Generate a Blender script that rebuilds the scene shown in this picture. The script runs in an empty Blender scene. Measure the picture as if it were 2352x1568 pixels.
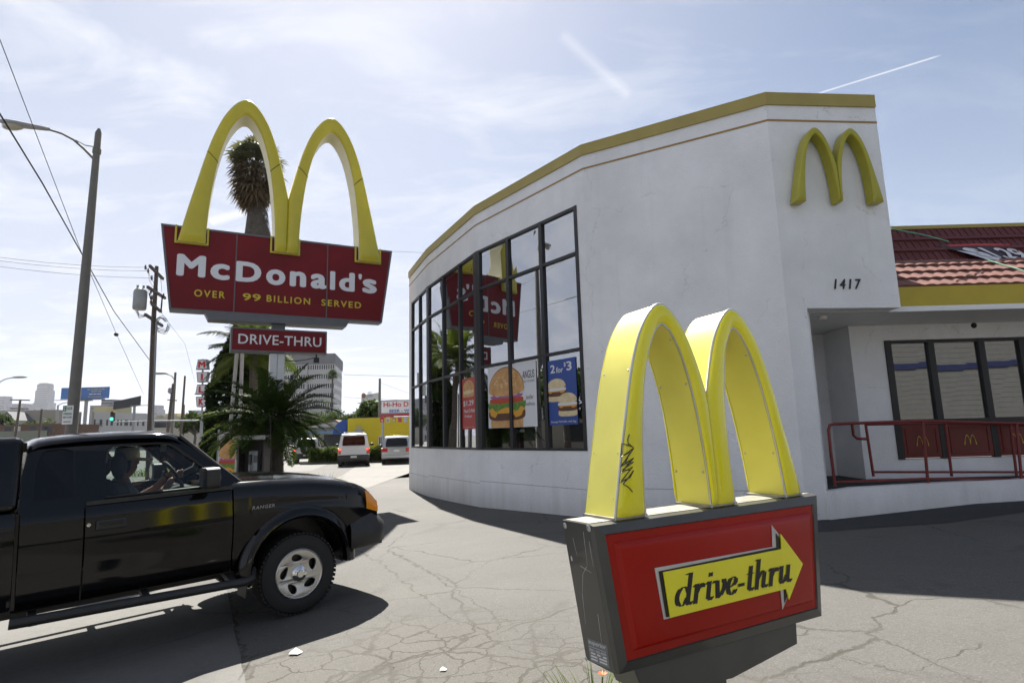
import bpy, bmesh, math, random
from mathutils import Vector, Matrix, noise
rad = math.radians
random.seed(7)
sc = bpy.context.scene
# ---------------------------------------------------------------- camera
CAMH = 1.6
FPX, PITCH, ROLL = 1359.0, 8.87, -1.55          # focal length in pixels of a 2352 px wide picture
camd = bpy.data.cameras.new('camera'); cam = bpy.data.objects.new('camera', camd)
sc.collection.objects.link(cam); sc.camera = cam
camd.sensor_width = 36; camd.lens = 36*FPX/2352; camd.clip_start = .05; camd.clip_end = 20000
CM = Matrix.Rotation(rad(90+PITCH), 3, 'X') @ Matrix.Rotation(rad(ROLL), 3, 'Z')
cam.matrix_world = Matrix.Translation((0, 0, CAMH)) @ CM.to_4x4()
# ---------------------------------------------------------------- sun and sky
SAZ, SEL = 17.0, 51.5
SUN = Vector((-math.sin(rad(SAZ))*math.cos(rad(SEL)), math.cos(rad(SAZ))*math.cos(rad(SEL)), math.sin(rad(SEL))))
sl = bpy.data.lights.new('sun', 'SUN'); so = bpy.data.objects.new('sun', sl); sc.collection.objects.link(so)
sl.energy = 5.0; sl.angle = rad(.5); sl.color = (1, .95, .87)
so.rotation_euler = SUN.to_track_quat('Z', 'Y').to_euler()
world = bpy.data.worlds.new('World'); sc.world = world; world.use_nodes = True
def sky_nodes():
    nt = world.node_tree; N = nt.nodes; L = nt.links.new
    bg = N['Background']; bg.inputs[1].default_value = .034
    sk = N.new('ShaderNodeTexSky'); sk.sky_type = 'NISHITA'; sk.sun_disc = False
    sk.sun_elevation = rad(SEL); sk.sun_rotation = rad(-SAZ); sk.altitude = 50; sk.air_density = 1.0; sk.dust_density = .9; sk.ozone_density = 1.0
    tc = N.new('ShaderNodeTexCoord')
    def math_(op, a, b=None, c=None):
        m = N.new('ShaderNodeMath'); m.operation = op
        for i, v in enumerate((a, b, c)):
            if v is None: continue
            if isinstance(v, (int, float)): m.inputs[i].default_value = v
            else: L(v, m.inputs[i])
        return m.outputs[0]
    # wispy cloud: noise on the direction projected to a high flat layer
    sep = N.new('ShaderNodeSeparateXYZ'); L(tc.outputs['Generated'], sep.inputs[0])
    zc = math_('MAXIMUM', sep.outputs[2], .03)
    zz = math_('ADD', zc, .12)
    cx = math_('DIVIDE', sep.outputs[0], zz); cy = math_('DIVIDE', sep.outputs[1], zz)
    com = N.new('ShaderNodeCombineXYZ'); L(cx, com.inputs[0]); L(cy, com.inputs[1])
    mp = N.new('ShaderNodeMapping'); L(com.outputs[0], mp.inputs[0]); mp.inputs['Rotation'].default_value = (0, 0, rad(55)); mp.inputs['Scale'].default_value = (.8, 1.7, 1)
    n1 = N.new('ShaderNodeTexNoise'); L(mp.outputs[0], n1.inputs[0]); n1.inputs['Scale'].default_value = 2.4; n1.inputs['Detail'].default_value = 9; n1.inputs['Roughness'].default_value = .6; n1.inputs['Distortion'].default_value = .5
    r1 = N.new('ShaderNodeMapRange'); L(n1.outputs[0], r1.inputs[0]); r1.inputs[1].default_value = .47; r1.inputs[2].default_value = .70
    # more veil towards the left (west) side and the horizon than at the upper right
    side = N.new('ShaderNodeMapRange'); L(sep.outputs[0], side.inputs[0]); side.inputs[1].default_value = .55; side.inputs[2].default_value = -.35; side.inputs[3].default_value = .16; side.inputs[4].default_value = 1.0
    low = N.new('ShaderNodeMapRange'); L(sep.outputs[2], low.inputs[0]); low.inputs[1].default_value = .5; low.inputs[2].default_value = .0; low.inputs[3].default_value = 0; low.inputs[4].default_value = .55
    veil = math_('MULTIPLY', side.outputs[0], .60)
    clo = math_('MULTIPLY', r1.outputs[0], side.outputs[0])
    tot = math_('MINIMUM', math_('ADD', veil, low.outputs[0]), .9)
    # thin contrails: bands round great circles, cut to a length
    def trail(a, b, w, amt, soft=.2):
        a = Vector(a).normalized(); b = Vector(b).normalized(); n = a.cross(b).normalized(); m = (a+b).normalized(); hl = a.angle(b)/2
        def dot(v):
            q = N.new('ShaderNodeVectorMath'); q.operation = 'DOT_PRODUCT'; L(tc.outputs['Generated'], q.inputs[0]); q.inputs[1].default_value = v; return q.outputs['Value']
        k = N.new('ShaderNodeMapRange'); L(math_('ABSOLUTE', dot(n)), k.inputs[0]); k.inputs[1].default_value = w; k.inputs[2].default_value = w*soft; k.inputs[3].default_value = 0; k.inputs[4].default_value = amt
        e = N.new('ShaderNodeMapRange'); L(dot(m), e.inputs[0]); e.inputs[1].default_value = math.cos(hl); e.inputs[2].default_value = math.cos(hl*.85)
        return math_('MULTIPLY', k.outputs[0], e.outputs[0])
    cw = math_('MULTIPLY', clo, .85)
    for args in TRAILS: cw = math_('MINIMUM', math_('ADD', cw, trail(*args)), 1.0)
    mix = N.new('ShaderNodeMix'); mix.data_type = 'RGBA'; L(tot, mix.inputs[0]); L(sk.outputs[0], mix.inputs[6]); mix.inputs[7].default_value = SKYWHITE
    m2 = N.new('ShaderNodeMix'); m2.data_type = 'RGBA'; L(cw, m2.inputs[0]); L(mix.outputs[2], m2.inputs[6]); m2.inputs[7].default_value = (8.4, 8.6, 9.1, 1)
    L(m2.outputs[2], bg.inputs[0])
def ray(px, py):
    d = CM @ Vector(((px-1176)/FPX, (784-py)/FPX, -1.0)); return d
SKYWHITE = (6.2, 6.6, 7.9, 1)
TRAILS = [(ray(1870, 218), ray(2165, 126), .0016, .8, .1), (ray(1285, 75), ray(1450, 225), .012, .35, .0), (ray(480, 512), ray(575, 482), .009, .9, .2), (ray(1120, 690), ray(1600, 430), .0025, .0, .1)]
sky_nodes()
sc.view_settings.view_transform = 'Standard'; sc.view_settings.look = 'None'; sc.view_settings.gamma = 1; sc.view_settings.exposure = 1.7
sc.render.use_motion_blur = False
sc.cycles.max_bounces = 7; sc.cycles.volume_bounces = 0; sc.cycles.diffuse_bounces = 3; sc.cycles.transparent_max_bounces = 14; sc.cycles.use_denoising = True
sc.cycles.sample_clamp_indirect = 6
# ---------------------------------------------------------------- placement: pixel of the 2352 px picture -> point in the world
def sst(t): t = max(0., min(1., t)); return t*t*(3-2*t)
def gz(x, y):
    return .04*(max(-6., min(7., x))+2)*(1-sst((y-12)/8.))*sst((y+30)/20.)
def G(px, py, h=None):
    d = ray(px, py); z = 0 if h is None else h
    for i in range(12):
        t = (z-CAMH)/d.z; p = Vector((0, 0, CAMH))+d*t
        if h is not None: break
        z = gz(p.x, p.y)
    return p
def D(px, py, Y):
    d = ray(px, py); return Vector((0, 0, CAMH))+d*(Y/d.y)
def hAt(px, py, Y): return D(px, py, Y).z
# ---------------------------------------------------------------- object helpers
COL = sc.collection
ROOTM = {}
def tag(o, label=None, cat=None, group=None, kind=None):
    if label: o['label'] = label
    if cat: o['category'] = cat
    if group: o['group'] = group
    if kind: o['kind'] = kind
    return o
def thing(name, label, cat, loc=(0, 0, 0), rz=0, group=None, rot=None):
    o = bpy.data.objects.new(name, None); COL.objects.link(o); o.empty_display_size = .2
    M = Matrix.Translation(loc) @ (rot.to_4x4() if rot else Matrix.Rotation(rz, 4, 'Z'))
    o.matrix_world = M; ROOTM[o] = M
    return tag(o, label, cat, group)
IDM = Matrix.Identity(4)
def finish(me, name, m, parent=None, frame=None, local=False, smooth=None):
    """frame: matrix from mesh coordinates to the world (default: the mesh is in world coordinates); local: the mesh is in its thing's coordinates"""
    o = bpy.data.objects.new(name, me); COL.objects.link(o)
    if m is not None:
        me.materials.clear(); me.materials.append(m)
    if smooth is not None:
        for p in me.polygons: p.use_smooth = True
        if smooth < 180: me.set_sharp_from_angle(angle=rad(smooth))
    if parent is not None:
        top = parent
        while top.parent: top = top.parent
        o.parent = parent
        if not local:
            o.matrix_parent_inverse = ROOTM[top].inverted() @ (frame or IDM)
            if parent is not top: o.matrix_parent_inverse = SUBM[parent].inverted() @ o.matrix_parent_inverse
            SUBM[o] = ROOTM[top].inverted() @ (frame or IDM)
        else: 
            SUBM[o] = IDM.copy()
            if parent is not top: o.matrix_parent_inverse = SUBM[parent].inverted()
    elif frame is not None:
        o.matrix_world = frame; ROOTM[o] = frame
    else: ROOTM[o] = IDM.copy()
    return o
SUBM = {}
def dup(o, parent=None):
    c = o.copy(); COL.objects.link(c)
    if parent is not None: c.parent = parent
    for ch in [x for x in KIDS.get(o, o.children)]: dup(ch, c)
    return c
KIDS = {}
def clone(root, loc, rz=0, label=None, scale=1):
    c = dup(root); c.matrix_world = Matrix.Translation(loc) @ Matrix.Rotation(rz, 4, 'Z') @ Matrix.Scale(scale, 4)
    if label: c['label'] = label
    return c
class MB:
    def __init__(s): s.v = []; s.f = []
    def add(s, vs, fs):
        n = len(s.v); s.v += [tuple(v) for v in vs]; s.f += [tuple(i+n for i in f) for f in fs]; return s
    def hexa(s, p):   # 8 points: bottom ring then top ring
        return s.add(p, [(0, 3, 2, 1), (4, 5, 6, 7), (0, 1, 5, 4), (1, 2, 6, 5), (2, 3, 7, 6), (3, 0, 4, 7)])
    def bx(s, x0, x1, y0, y1, z0, z1):
        return s.hexa([(x0, y0, z0), (x1, y0, z0), (x1, y1, z0), (x0, y1, z0), (x0, y0, z1), (x1, y0, z1), (x1, y1, z1), (x0, y1, z1)])
    def beam(s, a, b, w, h, up=(0, 0, 1)):
        a, b = Vector(a), Vector(b); d = (b-a).normalized(); u = Vector(up); r = d.cross(u)
        if r.length < 1e-4: r = d.cross(Vector((1, 0, 0)))
        r.normalize(); u = r.cross(d); p = []
        for q in (a, b): p.append([q-r*w/2-u*h/2, q+r*w/2-u*h/2, q+r*w/2+u*h/2, q-r*w/2+u*h/2])
        return s.hexa(p[0]+p[1])
    def quad(s, a, b, c, d): return s.add([a, b, c, d], [(0, 1, 2, 3)])
    def poly(s, pts): return s.add(pts, [tuple(range(len(pts)))])
    def prism(s, pts, off):
        off = Vector(off); n = len(pts); a = [Vector(p) for p in pts]
        return s.add(a+[p+off for p in a], [tuple(range(n-1, -1, -1)), tuple(range(n, 2*n))]+[(i, (i+1) % n, n+(i+1) % n, n+i) for i in range(n)])
    def tube(s, pts, r, seg=8, cap=True, flat=None):
        pts = [Vector(p) for p in pts]; n = len(pts); rs = r if isinstance(r, (list, tuple)) else [r]*n
        base = len(s.v); pr = None
        for i, p in enumerate(pts):
            t = (pts[min(i+1, n-1)]-pts[max(i-1, 0)]).normalized()
            if pr is None:
                ref = Vector((0, 0, 1)) if abs(t.z) < .9 else Vector((1, 0, 0)); u = t.cross(ref).normalized()
            else:
                u = (pr-t*pr.dot(t)).normalized()
            pr = u; w = t.cross(u)
            for k in range(seg):
                a = 2*math.pi*k/seg; s.v.append(tuple(p+(u*math.cos(a)+w*math.sin(a))*rs[i]))
        for i in range(n-1):
            for k in range(seg):
                a = base+i*seg+k; b = base+i*seg+(k+1) % seg; s.f.append((a, b, b+seg, a+seg))
        if cap:
            s.f.append(tuple(base+k for k in range(seg-1, -1, -1))); s.f.append(tuple(base+(n-1)*seg+k for k in range(seg)))
        return s
    def lathe(s, prof, c=(0, 0, 0), axis='z', seg=24, a0=0, a1=2*math.pi):
        base = len(s.v); full = abs(a1-a0-2*math.pi) < 1e-6; m = seg if full else seg+1
        for (r, h) in prof:
            for k in range(m):
                a = a0+(a1-a0)*k/seg; x, y = r*math.cos(a), r*math.sin(a)
                p = {'z': (x, y, h), 'y': (x, h, y), 'x': (h, x, y)}[axis]; s.v.append((p[0]+c[0], p[1]+c[1], p[2]+c[2]))
        for i in range(len(prof)-1):
            for k in range(seg):
                a = base+i*m+k; b = base+i*m+(k+1) % m; s.f.append((a, b, b+m, a+m))
        return s
    def ball(s, c, r, seg=10, rings=6):
        rx, ry, rz = r if isinstance(r, (list, tuple)) else (r, r, r); base = len(s.v)
        for i in range(rings+1):
            t = math.pi*i/rings
            for k in range(seg):
                a = 2*math.pi*k/seg; s.v.append((c[0]+rx*math.sin(t)*math.cos(a), c[1]+ry*math.sin(t)*math.sin(a), c[2]+rz*math.cos(t)))
        for i in range(rings):
            for k in range(seg):
                a = base+i*seg+k; b = base+i*seg+(k+1) % seg; s.f.append((a, a+seg, b+seg, b))
        return s
    def grid(s, fn, nu, nv):
        base = len(s.v)
        for i in range(nu+1):
            for j in range(nv+1): s.v.append(tuple(fn(i/nu, j/nv)))
        for i in range(nu):
            for j in range(nv):
                a = base+i*(nv+1)+j; s.f.append((a, a+nv+1, a+nv+2, a+1))
        return s
    def mesh(s, name, fixn=True, merge=0):
        me = bpy.data.meshes.new(name); me.from_pydata(s.v, [], s.f)
        if fixn or merge:
            bm = bmesh.new(); bm.from_mesh(me)
            if merge: bmesh.ops.remove_doubles(bm, verts=bm.verts, dist=merge)
            if fixn: bmesh.ops.recalc_face_normals(bm, faces=bm.faces)
            bm.to_mesh(me); bm.free()
        return me
    def build(s, name, m, parent=None, frame=None, local=False, smooth=None, bevel=0, bseg=2, fixn=True, merge=0):
        o = finish(s.mesh(name, fixn, merge), name, m, parent, frame, local, smooth)
        if bevel:
            b = o.modifiers.new('bevel', 'BEVEL'); b.width = bevel; b.segments = bseg; b.limit_method = 'ANGLE'; b.angle_limit = rad(35)
            if smooth is None:
                for p in o.data.polygons: p.use_smooth = False
            b.harden_normals = False
        return o
def curve_mesh(polys, extr=0, bev=0, res=1):
    """filled plate from 2D outlines (the first the outer one, the others holes)"""
    cu = bpy.data.curves.new('c', 'CURVE'); cu.dimensions = '2D'; cu.fill_mode = 'BOTH'; cu.extrude = extr; cu.bevel_depth = bev; cu.bevel_resolution = res
    for p in polys:
        sp = cu.splines.new('POLY'); sp.points.add(len(p)-1); sp.use_cyclic_u = True
        for i, q in enumerate(p): sp.points[i].co = (q[0], q[1], 0, 1)
    o = bpy.data.objects.new('c', cu); COL.objects.link(o); dg = bpy.context.evaluated_depsgraph_get(); dg.update()
    me = bpy.data.meshes.new_from_object(o.evaluated_get(dg)); bpy.data.objects.remove(o); bpy.data.curves.remove(cu); return me
def text_mesh(body, extr=.004, bold=0, shear=0, bev=0, space=1.0):
    """glyphs; made bold by several copies shifted sideways, each a hair above the last"""
    cu = bpy.data.curves.new('t', 'FONT'); cu.body = body; cu.size = 1; cu.shear = shear; cu.space_character = space; cu.resolution_u = 4
    cu.extrude = 0; cu.fill_mode = 'FRONT'
    o = bpy.data.objects.new('t', cu); COL.objects.link(o); dg = bpy.context.evaluated_depsgraph_get(); dg.update()
    me = bpy.data.meshes.new_from_object(o.evaluated_get(dg)); bpy.data.objects.remove(o); bpy.data.curves.remove(cu)
    if bold:
        V = [v.co.copy() for v in me.vertices]; Fc = [tuple(p.vertices) for p in me.polygons]; vs = []; fs = []
        for k in range(9):
            a = 2*math.pi*k/8; dx, dy = (0, 0) if k == 8 else (bold*math.cos(a), bold*math.sin(a)*.8); n = len(vs)
            vs += [(p.x+dx, p.y+dy, k*3e-4) for p in V]; fs += [tuple(i+n for i in f) for f in Fc]
        me = bpy.data.meshes.new('t'); me.from_pydata(vs, [], fs)
    return me
def text(body, box, z, m, parent, frame, name='lettering', bold=0, shear=0, depth=.004, space=1.0, fn=None):
    """flat lettering fitted to box=(x0,y0,x1,y1) of the frame, z out of it, with a little thickness"""
    me = text_mesh(body, bold=bold, shear=shear, space=space)
    xs = [v.co.x for v in me.vertices]; ys = [v.co.y for v in me.vertices]
    ax, bx_, ay, by = min(xs), max(xs), min(ys), max(ys); x0, y0, x1, y1 = box
    for v in me.vertices:
        x = x0+(v.co.x-ax)/(bx_-ax)*(x1-x0); y = y0+(v.co.y-ay)/(by-ay)*(y1-y0)
        if fn: x, y = fn(x, y)
        v.co = (x, y, z+v.co.z)
    if depth:
        bm = bmesh.new(); bm.from_mesh(me); bmesh.ops.recalc_face_normals(bm, faces=bm.faces)
        r = bmesh.ops.extrude_face_region(bm, geom=bm.faces[:])
        for e in r['geom']:
            if isinstance(e, bmesh.types.BMVert): e.co.z += depth
        bmesh.ops.recalc_face_normals(bm, faces=bm.faces); bm.to_mesh(me); bm.free()
    return finish(me, name, m, parent, frame)
def frame_from(o, x, y):
    x = Vector(x).normalized(); z = x.cross(Vector(y)).normalized(); y = z.cross(x); M = Matrix((x, y, z)).transposed().to_4x4(); M.translation = Vector(o); return M
# ---------------------------------------------------------------- materials
MATS = {}
def pm(name, col, rough=.6, metal=0, var=0, vscale=5, bump=0, bscale=60, coat=0, spec=.5, emit=None, es=1, detail=4, col2=None, trans=0, dirt=0):
    if name in MATS: return MATS[name]
    m = bpy.data.materials.new(name); m.use_nodes = True; nt = m.node_tree; b = nt.nodes['Principled BSDF']; L = nt.links.new; MATS[name] = m
    b.inputs['Base Color'].default_value = (*col, 1); b.inputs['Roughness'].default_value = rough; b.inputs['Metallic'].default_value = metal
    b.inputs['Coat Weight'].default_value = coat; b.inputs['Coat Roughness'].default_value = .03; b.inputs['Specular IOR Level'].default_value = spec
    if emit: b.inputs['Emission Color'].default_value = (*emit, 1); b.inputs['Emission Strength'].default_value = es
    if trans: b.inputs['Subsurface Weight'].default_value = trans; b.inputs['Subsurface Radius'].default_value = (.1, .1, .05)
    tc = nt.nodes.new('ShaderNodeTexCoord')
    if var or col2:
        n = nt.nodes.new('ShaderNodeTexNoise'); n.inputs['Scale'].default_value = vscale; n.inputs['Detail'].default_value = detail; L(tc.outputs['Object'], n.inputs[0])
        r = nt.nodes.new('ShaderNodeValToRGB'); r.color_ramp.elements[0].position = .3; r.color_ramp.elements[1].position = .7
        c2 = col2 or tuple(c*(1+var) for c in col); c1 = col if col2 else tuple(c*(1-var) for c in col)
        r.color_ramp.elements[0].color = (*c1, 1); r.color_ramp.elements[1].color = (*c2, 1); L(n.outputs[0], r.inputs[0]); L(r.outputs[0], b.inputs['Base Color'])
        mr = nt.nodes.new('ShaderNodeMapRange'); L(n.outputs[0], mr.inputs[0]); mr.inputs[3].default_value = max(.02, rough*.85); mr.inputs[4].default_value = min(1, rough*1.15); L(mr.outputs[0], b.inputs['Roughness'])
    if bump:
        n = nt.nodes.new('ShaderNodeTexNoise'); n.inputs['Scale'].default_value = bscale; n.inputs['Detail'].default_value = 5; L(tc.outputs['Object'], n.inputs[0])
        bu = nt.nodes.new('ShaderNodeBump'); bu.inputs['Strength'].default_value = bump; bu.inputs['Distance'].default_value = .02; L(n.outputs[0], bu.inputs['Height']); L(bu.outputs[0], b.inputs['Normal'])
    return m
def leafmat(name, col, col2, tl=.35, rough=.5):
    """leaf: diffuse with light passing through, colour varied over the crown"""
    m = pm(name, col, max(rough, .6), col2=col2, vscale=1.5, spec=.05); nt = m.node_tree; b = nt.nodes['Principled BSDF']; out = nt.nodes['Material Output']
    t = nt.nodes.new('ShaderNodeBsdfTranslucent'); mx = nt.nodes.new('ShaderNodeMixShader'); mx.inputs[0].default_value = tl
    src = b.inputs['Base Color'].links[0].from_socket; hs = nt.nodes.new('ShaderNodeHueSaturation'); hs.inputs['Value'].default_value = 1.5; hs.inputs['Saturation'].default_value = 1.1
    nt.links.new(src, hs.inputs['Color']); nt.links.new(hs.outputs[0], t.inputs[0]); nt.links.new(b.outputs[0], mx.inputs[1]); nt.links.new(t.outputs[0], mx.inputs[2]); nt.links.new(mx.outputs[0], out.inputs[0])
    return m
def glassmat(name, tint=(.5, .55, .55), refl=.3, rough=.0, ior=1.6):
    m = bpy.data.materials.new(name); m.use_nodes = True; nt = m.node_tree; N = nt.nodes; N.remove(N['Principled BSDF']); out = N['Material Output']
    t = N.new('ShaderNodeBsdfTransparent'); t.inputs[0].default_value = (*tint, 1); g = N.new('ShaderNodeBsdfGlossy'); g.inputs['Roughness'].default_value = rough; g.inputs[0].default_value = (.95, .97, 1, 1)
    fr = N.new('ShaderNodeFresnel'); fr.inputs[0].default_value = ior; ad = N.new('ShaderNodeMath'); ad.operation = 'ADD'; ad.use_clamp = True; ad.inputs[1].default_value = refl
    mx = N.new('ShaderNodeMixShader'); nt.links.new(fr.outputs[0], ad.inputs[0]); nt.links.new(ad.outputs[0], mx.inputs[0]); nt.links.new(t.outputs[0], mx.inputs[1]); nt.links.new(g.outputs[0], mx.inputs[2]); nt.links.new(mx.outputs[0], out.inputs[0])
    MATS[name] = m; return m
def node_mat(name):
    m = bpy.data.materials.new(name); m.use_nodes = True; MATS[name] = m; nt = m.node_tree
    return m, nt, nt.nodes, nt.links.new, nt.nodes['Principled BSDF']
# ================================================================ ground
def pave_mat(name, base, dark, crack_scale=1.0, crack_amt=1.0, speck=.6, region=None, brown=(.028, .024, .017), rough=.85, bumps=.5, lines=()):
    m, nt, N, L, b = node_mat(name)
    tc = N.new('ShaderNodeTexCoord'); P = tc.outputs['Object']
    def noise_(sc_, det=4, ro=.5, dist=0, vec=None):
        n = N.new('ShaderNodeTexNoise'); n.inputs['Scale'].default_value = sc_; n.inputs['Detail'].default_value = det; n.inputs['Roughness'].default_value = ro; n.inputs['Distortion'].default_value = dist; L(vec or P, n.inputs[0]); return n
    def mr(v, a, c, d=0, e=1):
        r = N.new('ShaderNodeMapRange'); L(v, r.inputs[0]); r.inputs[1].default_value = a; r.inputs[2].default_value = c; r.inputs[3].default_value = d; r.inputs[4].default_value = e; return r.outputs[0]
    def mt(op, a, c=0):
        q = N.new('ShaderNodeMath'); q.operation = op
        for i, v in enumerate((a, c)):
            if isinstance(v, (int, float)): q.inputs[i].default_value = v
            else: L(v, q.inputs[i])
        return q.outputs[0]
    def mixc(f, a, c):
        q = N.new('ShaderNodeMix'); q.data_type = 'RGBA'
        if isinstance(f, (int, float)): q.inputs[0].default_value = f
        else: L(f, q.inputs[0])
        for i, v in ((6, a), (7, c)):
            if isinstance(v, tuple): q.inputs[i].default_value = (*v, 1)
            else: L(v, q.inputs[i])
        return q.outputs[2]
    big = noise_(.35, 5, .55); fine = noise_(75, 4, .75); mid = noise_(2.3, 6, .6)
    c = mixc(mr(big.outputs[0], .35, .7), base, dark)
    c = mixc(mr(mid.outputs[0], .45, .72, 0, .35), c, tuple(x*.72 for x in base))
    # aggregate: light and dark stones
    c = mixc(mr(noise_(16, 5, .7).outputs[0], .5, .72, 0, .5), c, tuple(x*.62 for x in base))
    stain = noise_(.9, 3, .5, 1.2)
    c = mixc(mr(stain.outputs[0], .60, .70, 0, .5), c, tuple(x*.5 for x in base))
    c = mixc(mr(fine.outputs[0], .55, .66, 0, speck), c, tuple(min(.7, x*1.9) for x in base))
    c = mixc(mr(fine.outputs[0], .45, .34, 0, speck), c, tuple(x*.45 for x in base))
    # cracks: cell borders bent by noise, strong in patches only
    wob = N.new('ShaderNodeVectorMath'); wob.operation = 'MULTIPLY_ADD'; L(noise_(3.5, 4, .6).outputs['Color'], wob.inputs[0]); wob.inputs[1].default_value = (.28, .28, 0); L(P, wob.inputs[2])
    flat = N.new('ShaderNodeVectorMath'); flat.operation = 'MULTIPLY'; L(wob.outputs[0], flat.inputs[0]); flat.inputs[1].default_value = (1, 1, 0)
    def cells(s_, w):
        v = N.new('ShaderNodeTexVoronoi'); v.feature = 'DISTANCE_TO_EDGE'; v.inputs['Scale'].default_value = s_; L(flat.outputs[0], v.inputs[0]); return mr(v.outputs[0], w, w*.25)
    sep = N.new('ShaderNodeSeparateXYZ'); L(P, sep.inputs[0])
    def blob(cx, cy, r0, r1):
        dx = mt('SUBTRACT', sep.outputs[0], cx); dy = mt('SUBTRACT', sep.outputs[1], cy); d = mt('SQRT', mt('ADD', mt('MULTIPLY', dx, dx), mt('MULTIPLY', dy, dy)), 0)
        d = mt('ADD', d, mt('MULTIPLY', mt('SUBTRACT', mid.outputs[0], .5), 1.6)); return mr(d, r1, r0)
    pm1 = noise_(.6, 3)
    big_c = mt('MULTIPLY', cells(.62*crack_scale, .009), mr(pm1.outputs[0], .42, .6))
    crk = big_c
    if region:
        reg = None
        for (cx, cy, r0, r1) in region:
            bb = blob(cx, cy, r0, r1); reg = bb if reg is None else mt('MAXIMUM', reg, bb)
        small = mt('MULTIPLY', cells(3.3*crack_scale, .036), reg); med = mt('MULTIPLY', cells(1.5*crack_scale, .032), mt('MULTIPLY', reg, .95)); crk = mt('MAXIMUM', crk, mt('MAXIMUM', small, med))
        c = mixc(mt('MULTIPLY', reg, .22), c, (.075, .066, .05))
    for (a_, b_, wd, am) in lines:
        a_, b_ = Vector(a_), Vector(b_); d_ = (b_-a_); ln_ = d_.length; d_.normalize()
        sp2 = N.new('ShaderNodeSeparateXYZ'); L(flat.outputs[0], sp2.inputs[0])
        rx = mt('SUBTRACT', sp2.outputs[0], a_.x+.14); ry = mt('SUBTRACT', sp2.outputs[1], a_.y+.14)
        u_ = mt('ADD', mt('MULTIPLY', rx, d_.x), mt('MULTIPLY', ry, d_.y)); v_ = mt('ABSOLUTE', mt('SUBTRACT', mt('MULTIPLY', rx, d_.y), mt('MULTIPLY', ry, d_.x)), 0)
        k_ = mt('MULTIPLY', mt('MULTIPLY', mr(v_, wd, wd*.4), mr(u_, 0, .1)), mr(u_, ln_, ln_-.1)); k_ = mt('MULTIPLY', k_, mr(noise_(5, 4).outputs[0], .38, .56, .25*am, am)); crk = mt('MAXIMUM', crk, k_)
    crk = mt('MULTIPLY', crk, crack_amt)
    c = mixc(mt('MULTIPLY', crk, .85), c, brown)
    L(c, b.inputs['Base Color']); b.inputs['Roughness'].default_value = rough; b.inputs['Specular IOR Level'].default_value = .35
    hh = mt('SUBTRACT', mt('MULTIPLY', fine.outputs[0], .8), crk); bu = N.new('ShaderNodeBump'); bu.inputs['Strength'].default_value = bumps; bu.inputs['Distance'].default_value = .012; L(hh, bu.inputs['Height']); L(bu.outputs[0], b.inputs['Normal'])
    return m
def gq(a, b): p = G(a, b); return (p.x, p.y)
CRK = [(gq(a, b), gq(c, d), w, am) for (a, b, c, d, w, am) in ((526, 1360, 566, 1568, .035, 1), (826, 1262, 878, 1297, .03, .9), (876, 1294, 1060, 1440, .014, .8), (890, 1262, 965, 1303, .03, 1), (962, 1300, 1045, 1352, .02, .9), (1043, 1350, 1190, 1450, .012, .8), (1905, 1492, 2160, 1568, .012, .9), (2100, 1545, 2260, 1470, .012, .9), (1850, 1480, 2010, 1530, .010, .8))]
m_asph = pave_mat('old_asphalt', (.082, .079, .073), (.060, .058, .054), region=[(-.2, 3.3, .5, 2.3), (-.6, 4.6, .2, 1.3), (1.0, 2.6, .2, 1.2), (-1.6, 4.3, .1, .8), (-1.35, 3.3, .1, .7)], lines=CRK)
m_conc = pave_mat('concrete', (.108, .106, .099), (.092, .090, .085), crack_amt=.35, crack_scale=.4, speck=.25, bumps=.2)
m_lot = pave_mat('lot_concrete', (.14, .136, .127), (.12, .116, .108), crack_amt=.35, crack_scale=.3, speck=.2, bumps=.15)
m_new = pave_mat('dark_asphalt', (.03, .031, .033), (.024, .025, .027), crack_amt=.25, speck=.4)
m_street = pave_mat('street_asphalt', (.12, .118, .112), (.105, .102, .098), crack_amt=.5, crack_scale=.4, speck=.3)
def axis_(a, b, st, far):
    v = [a+i*st for i in range(int(round((b-a)/st))+1)]; x = st
    while v[-1] < far: x *= 1.45; v.append(v[-1]+x)
    x = st
    while v[0] > -far: x *= 1.45; v.insert(0, v[0]-x)
    return v
def make_ground():
    X = axis_(-16, 16, .5, 7000); Y = axis_(-8, 26, .5, 7000); b = MB()
    for x in X:
        for y in Y: b.v.append((x, y, gz(x, y)))
    n = len(Y)
    for i in range(len(X)-1):
        for j in range(n-1): a = i*n+j; b.f.append((a, a+n, a+n+1, a+1))
    tag(b.build('ground', m_asph, fixn=False), kind='structure')
make_ground()
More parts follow.
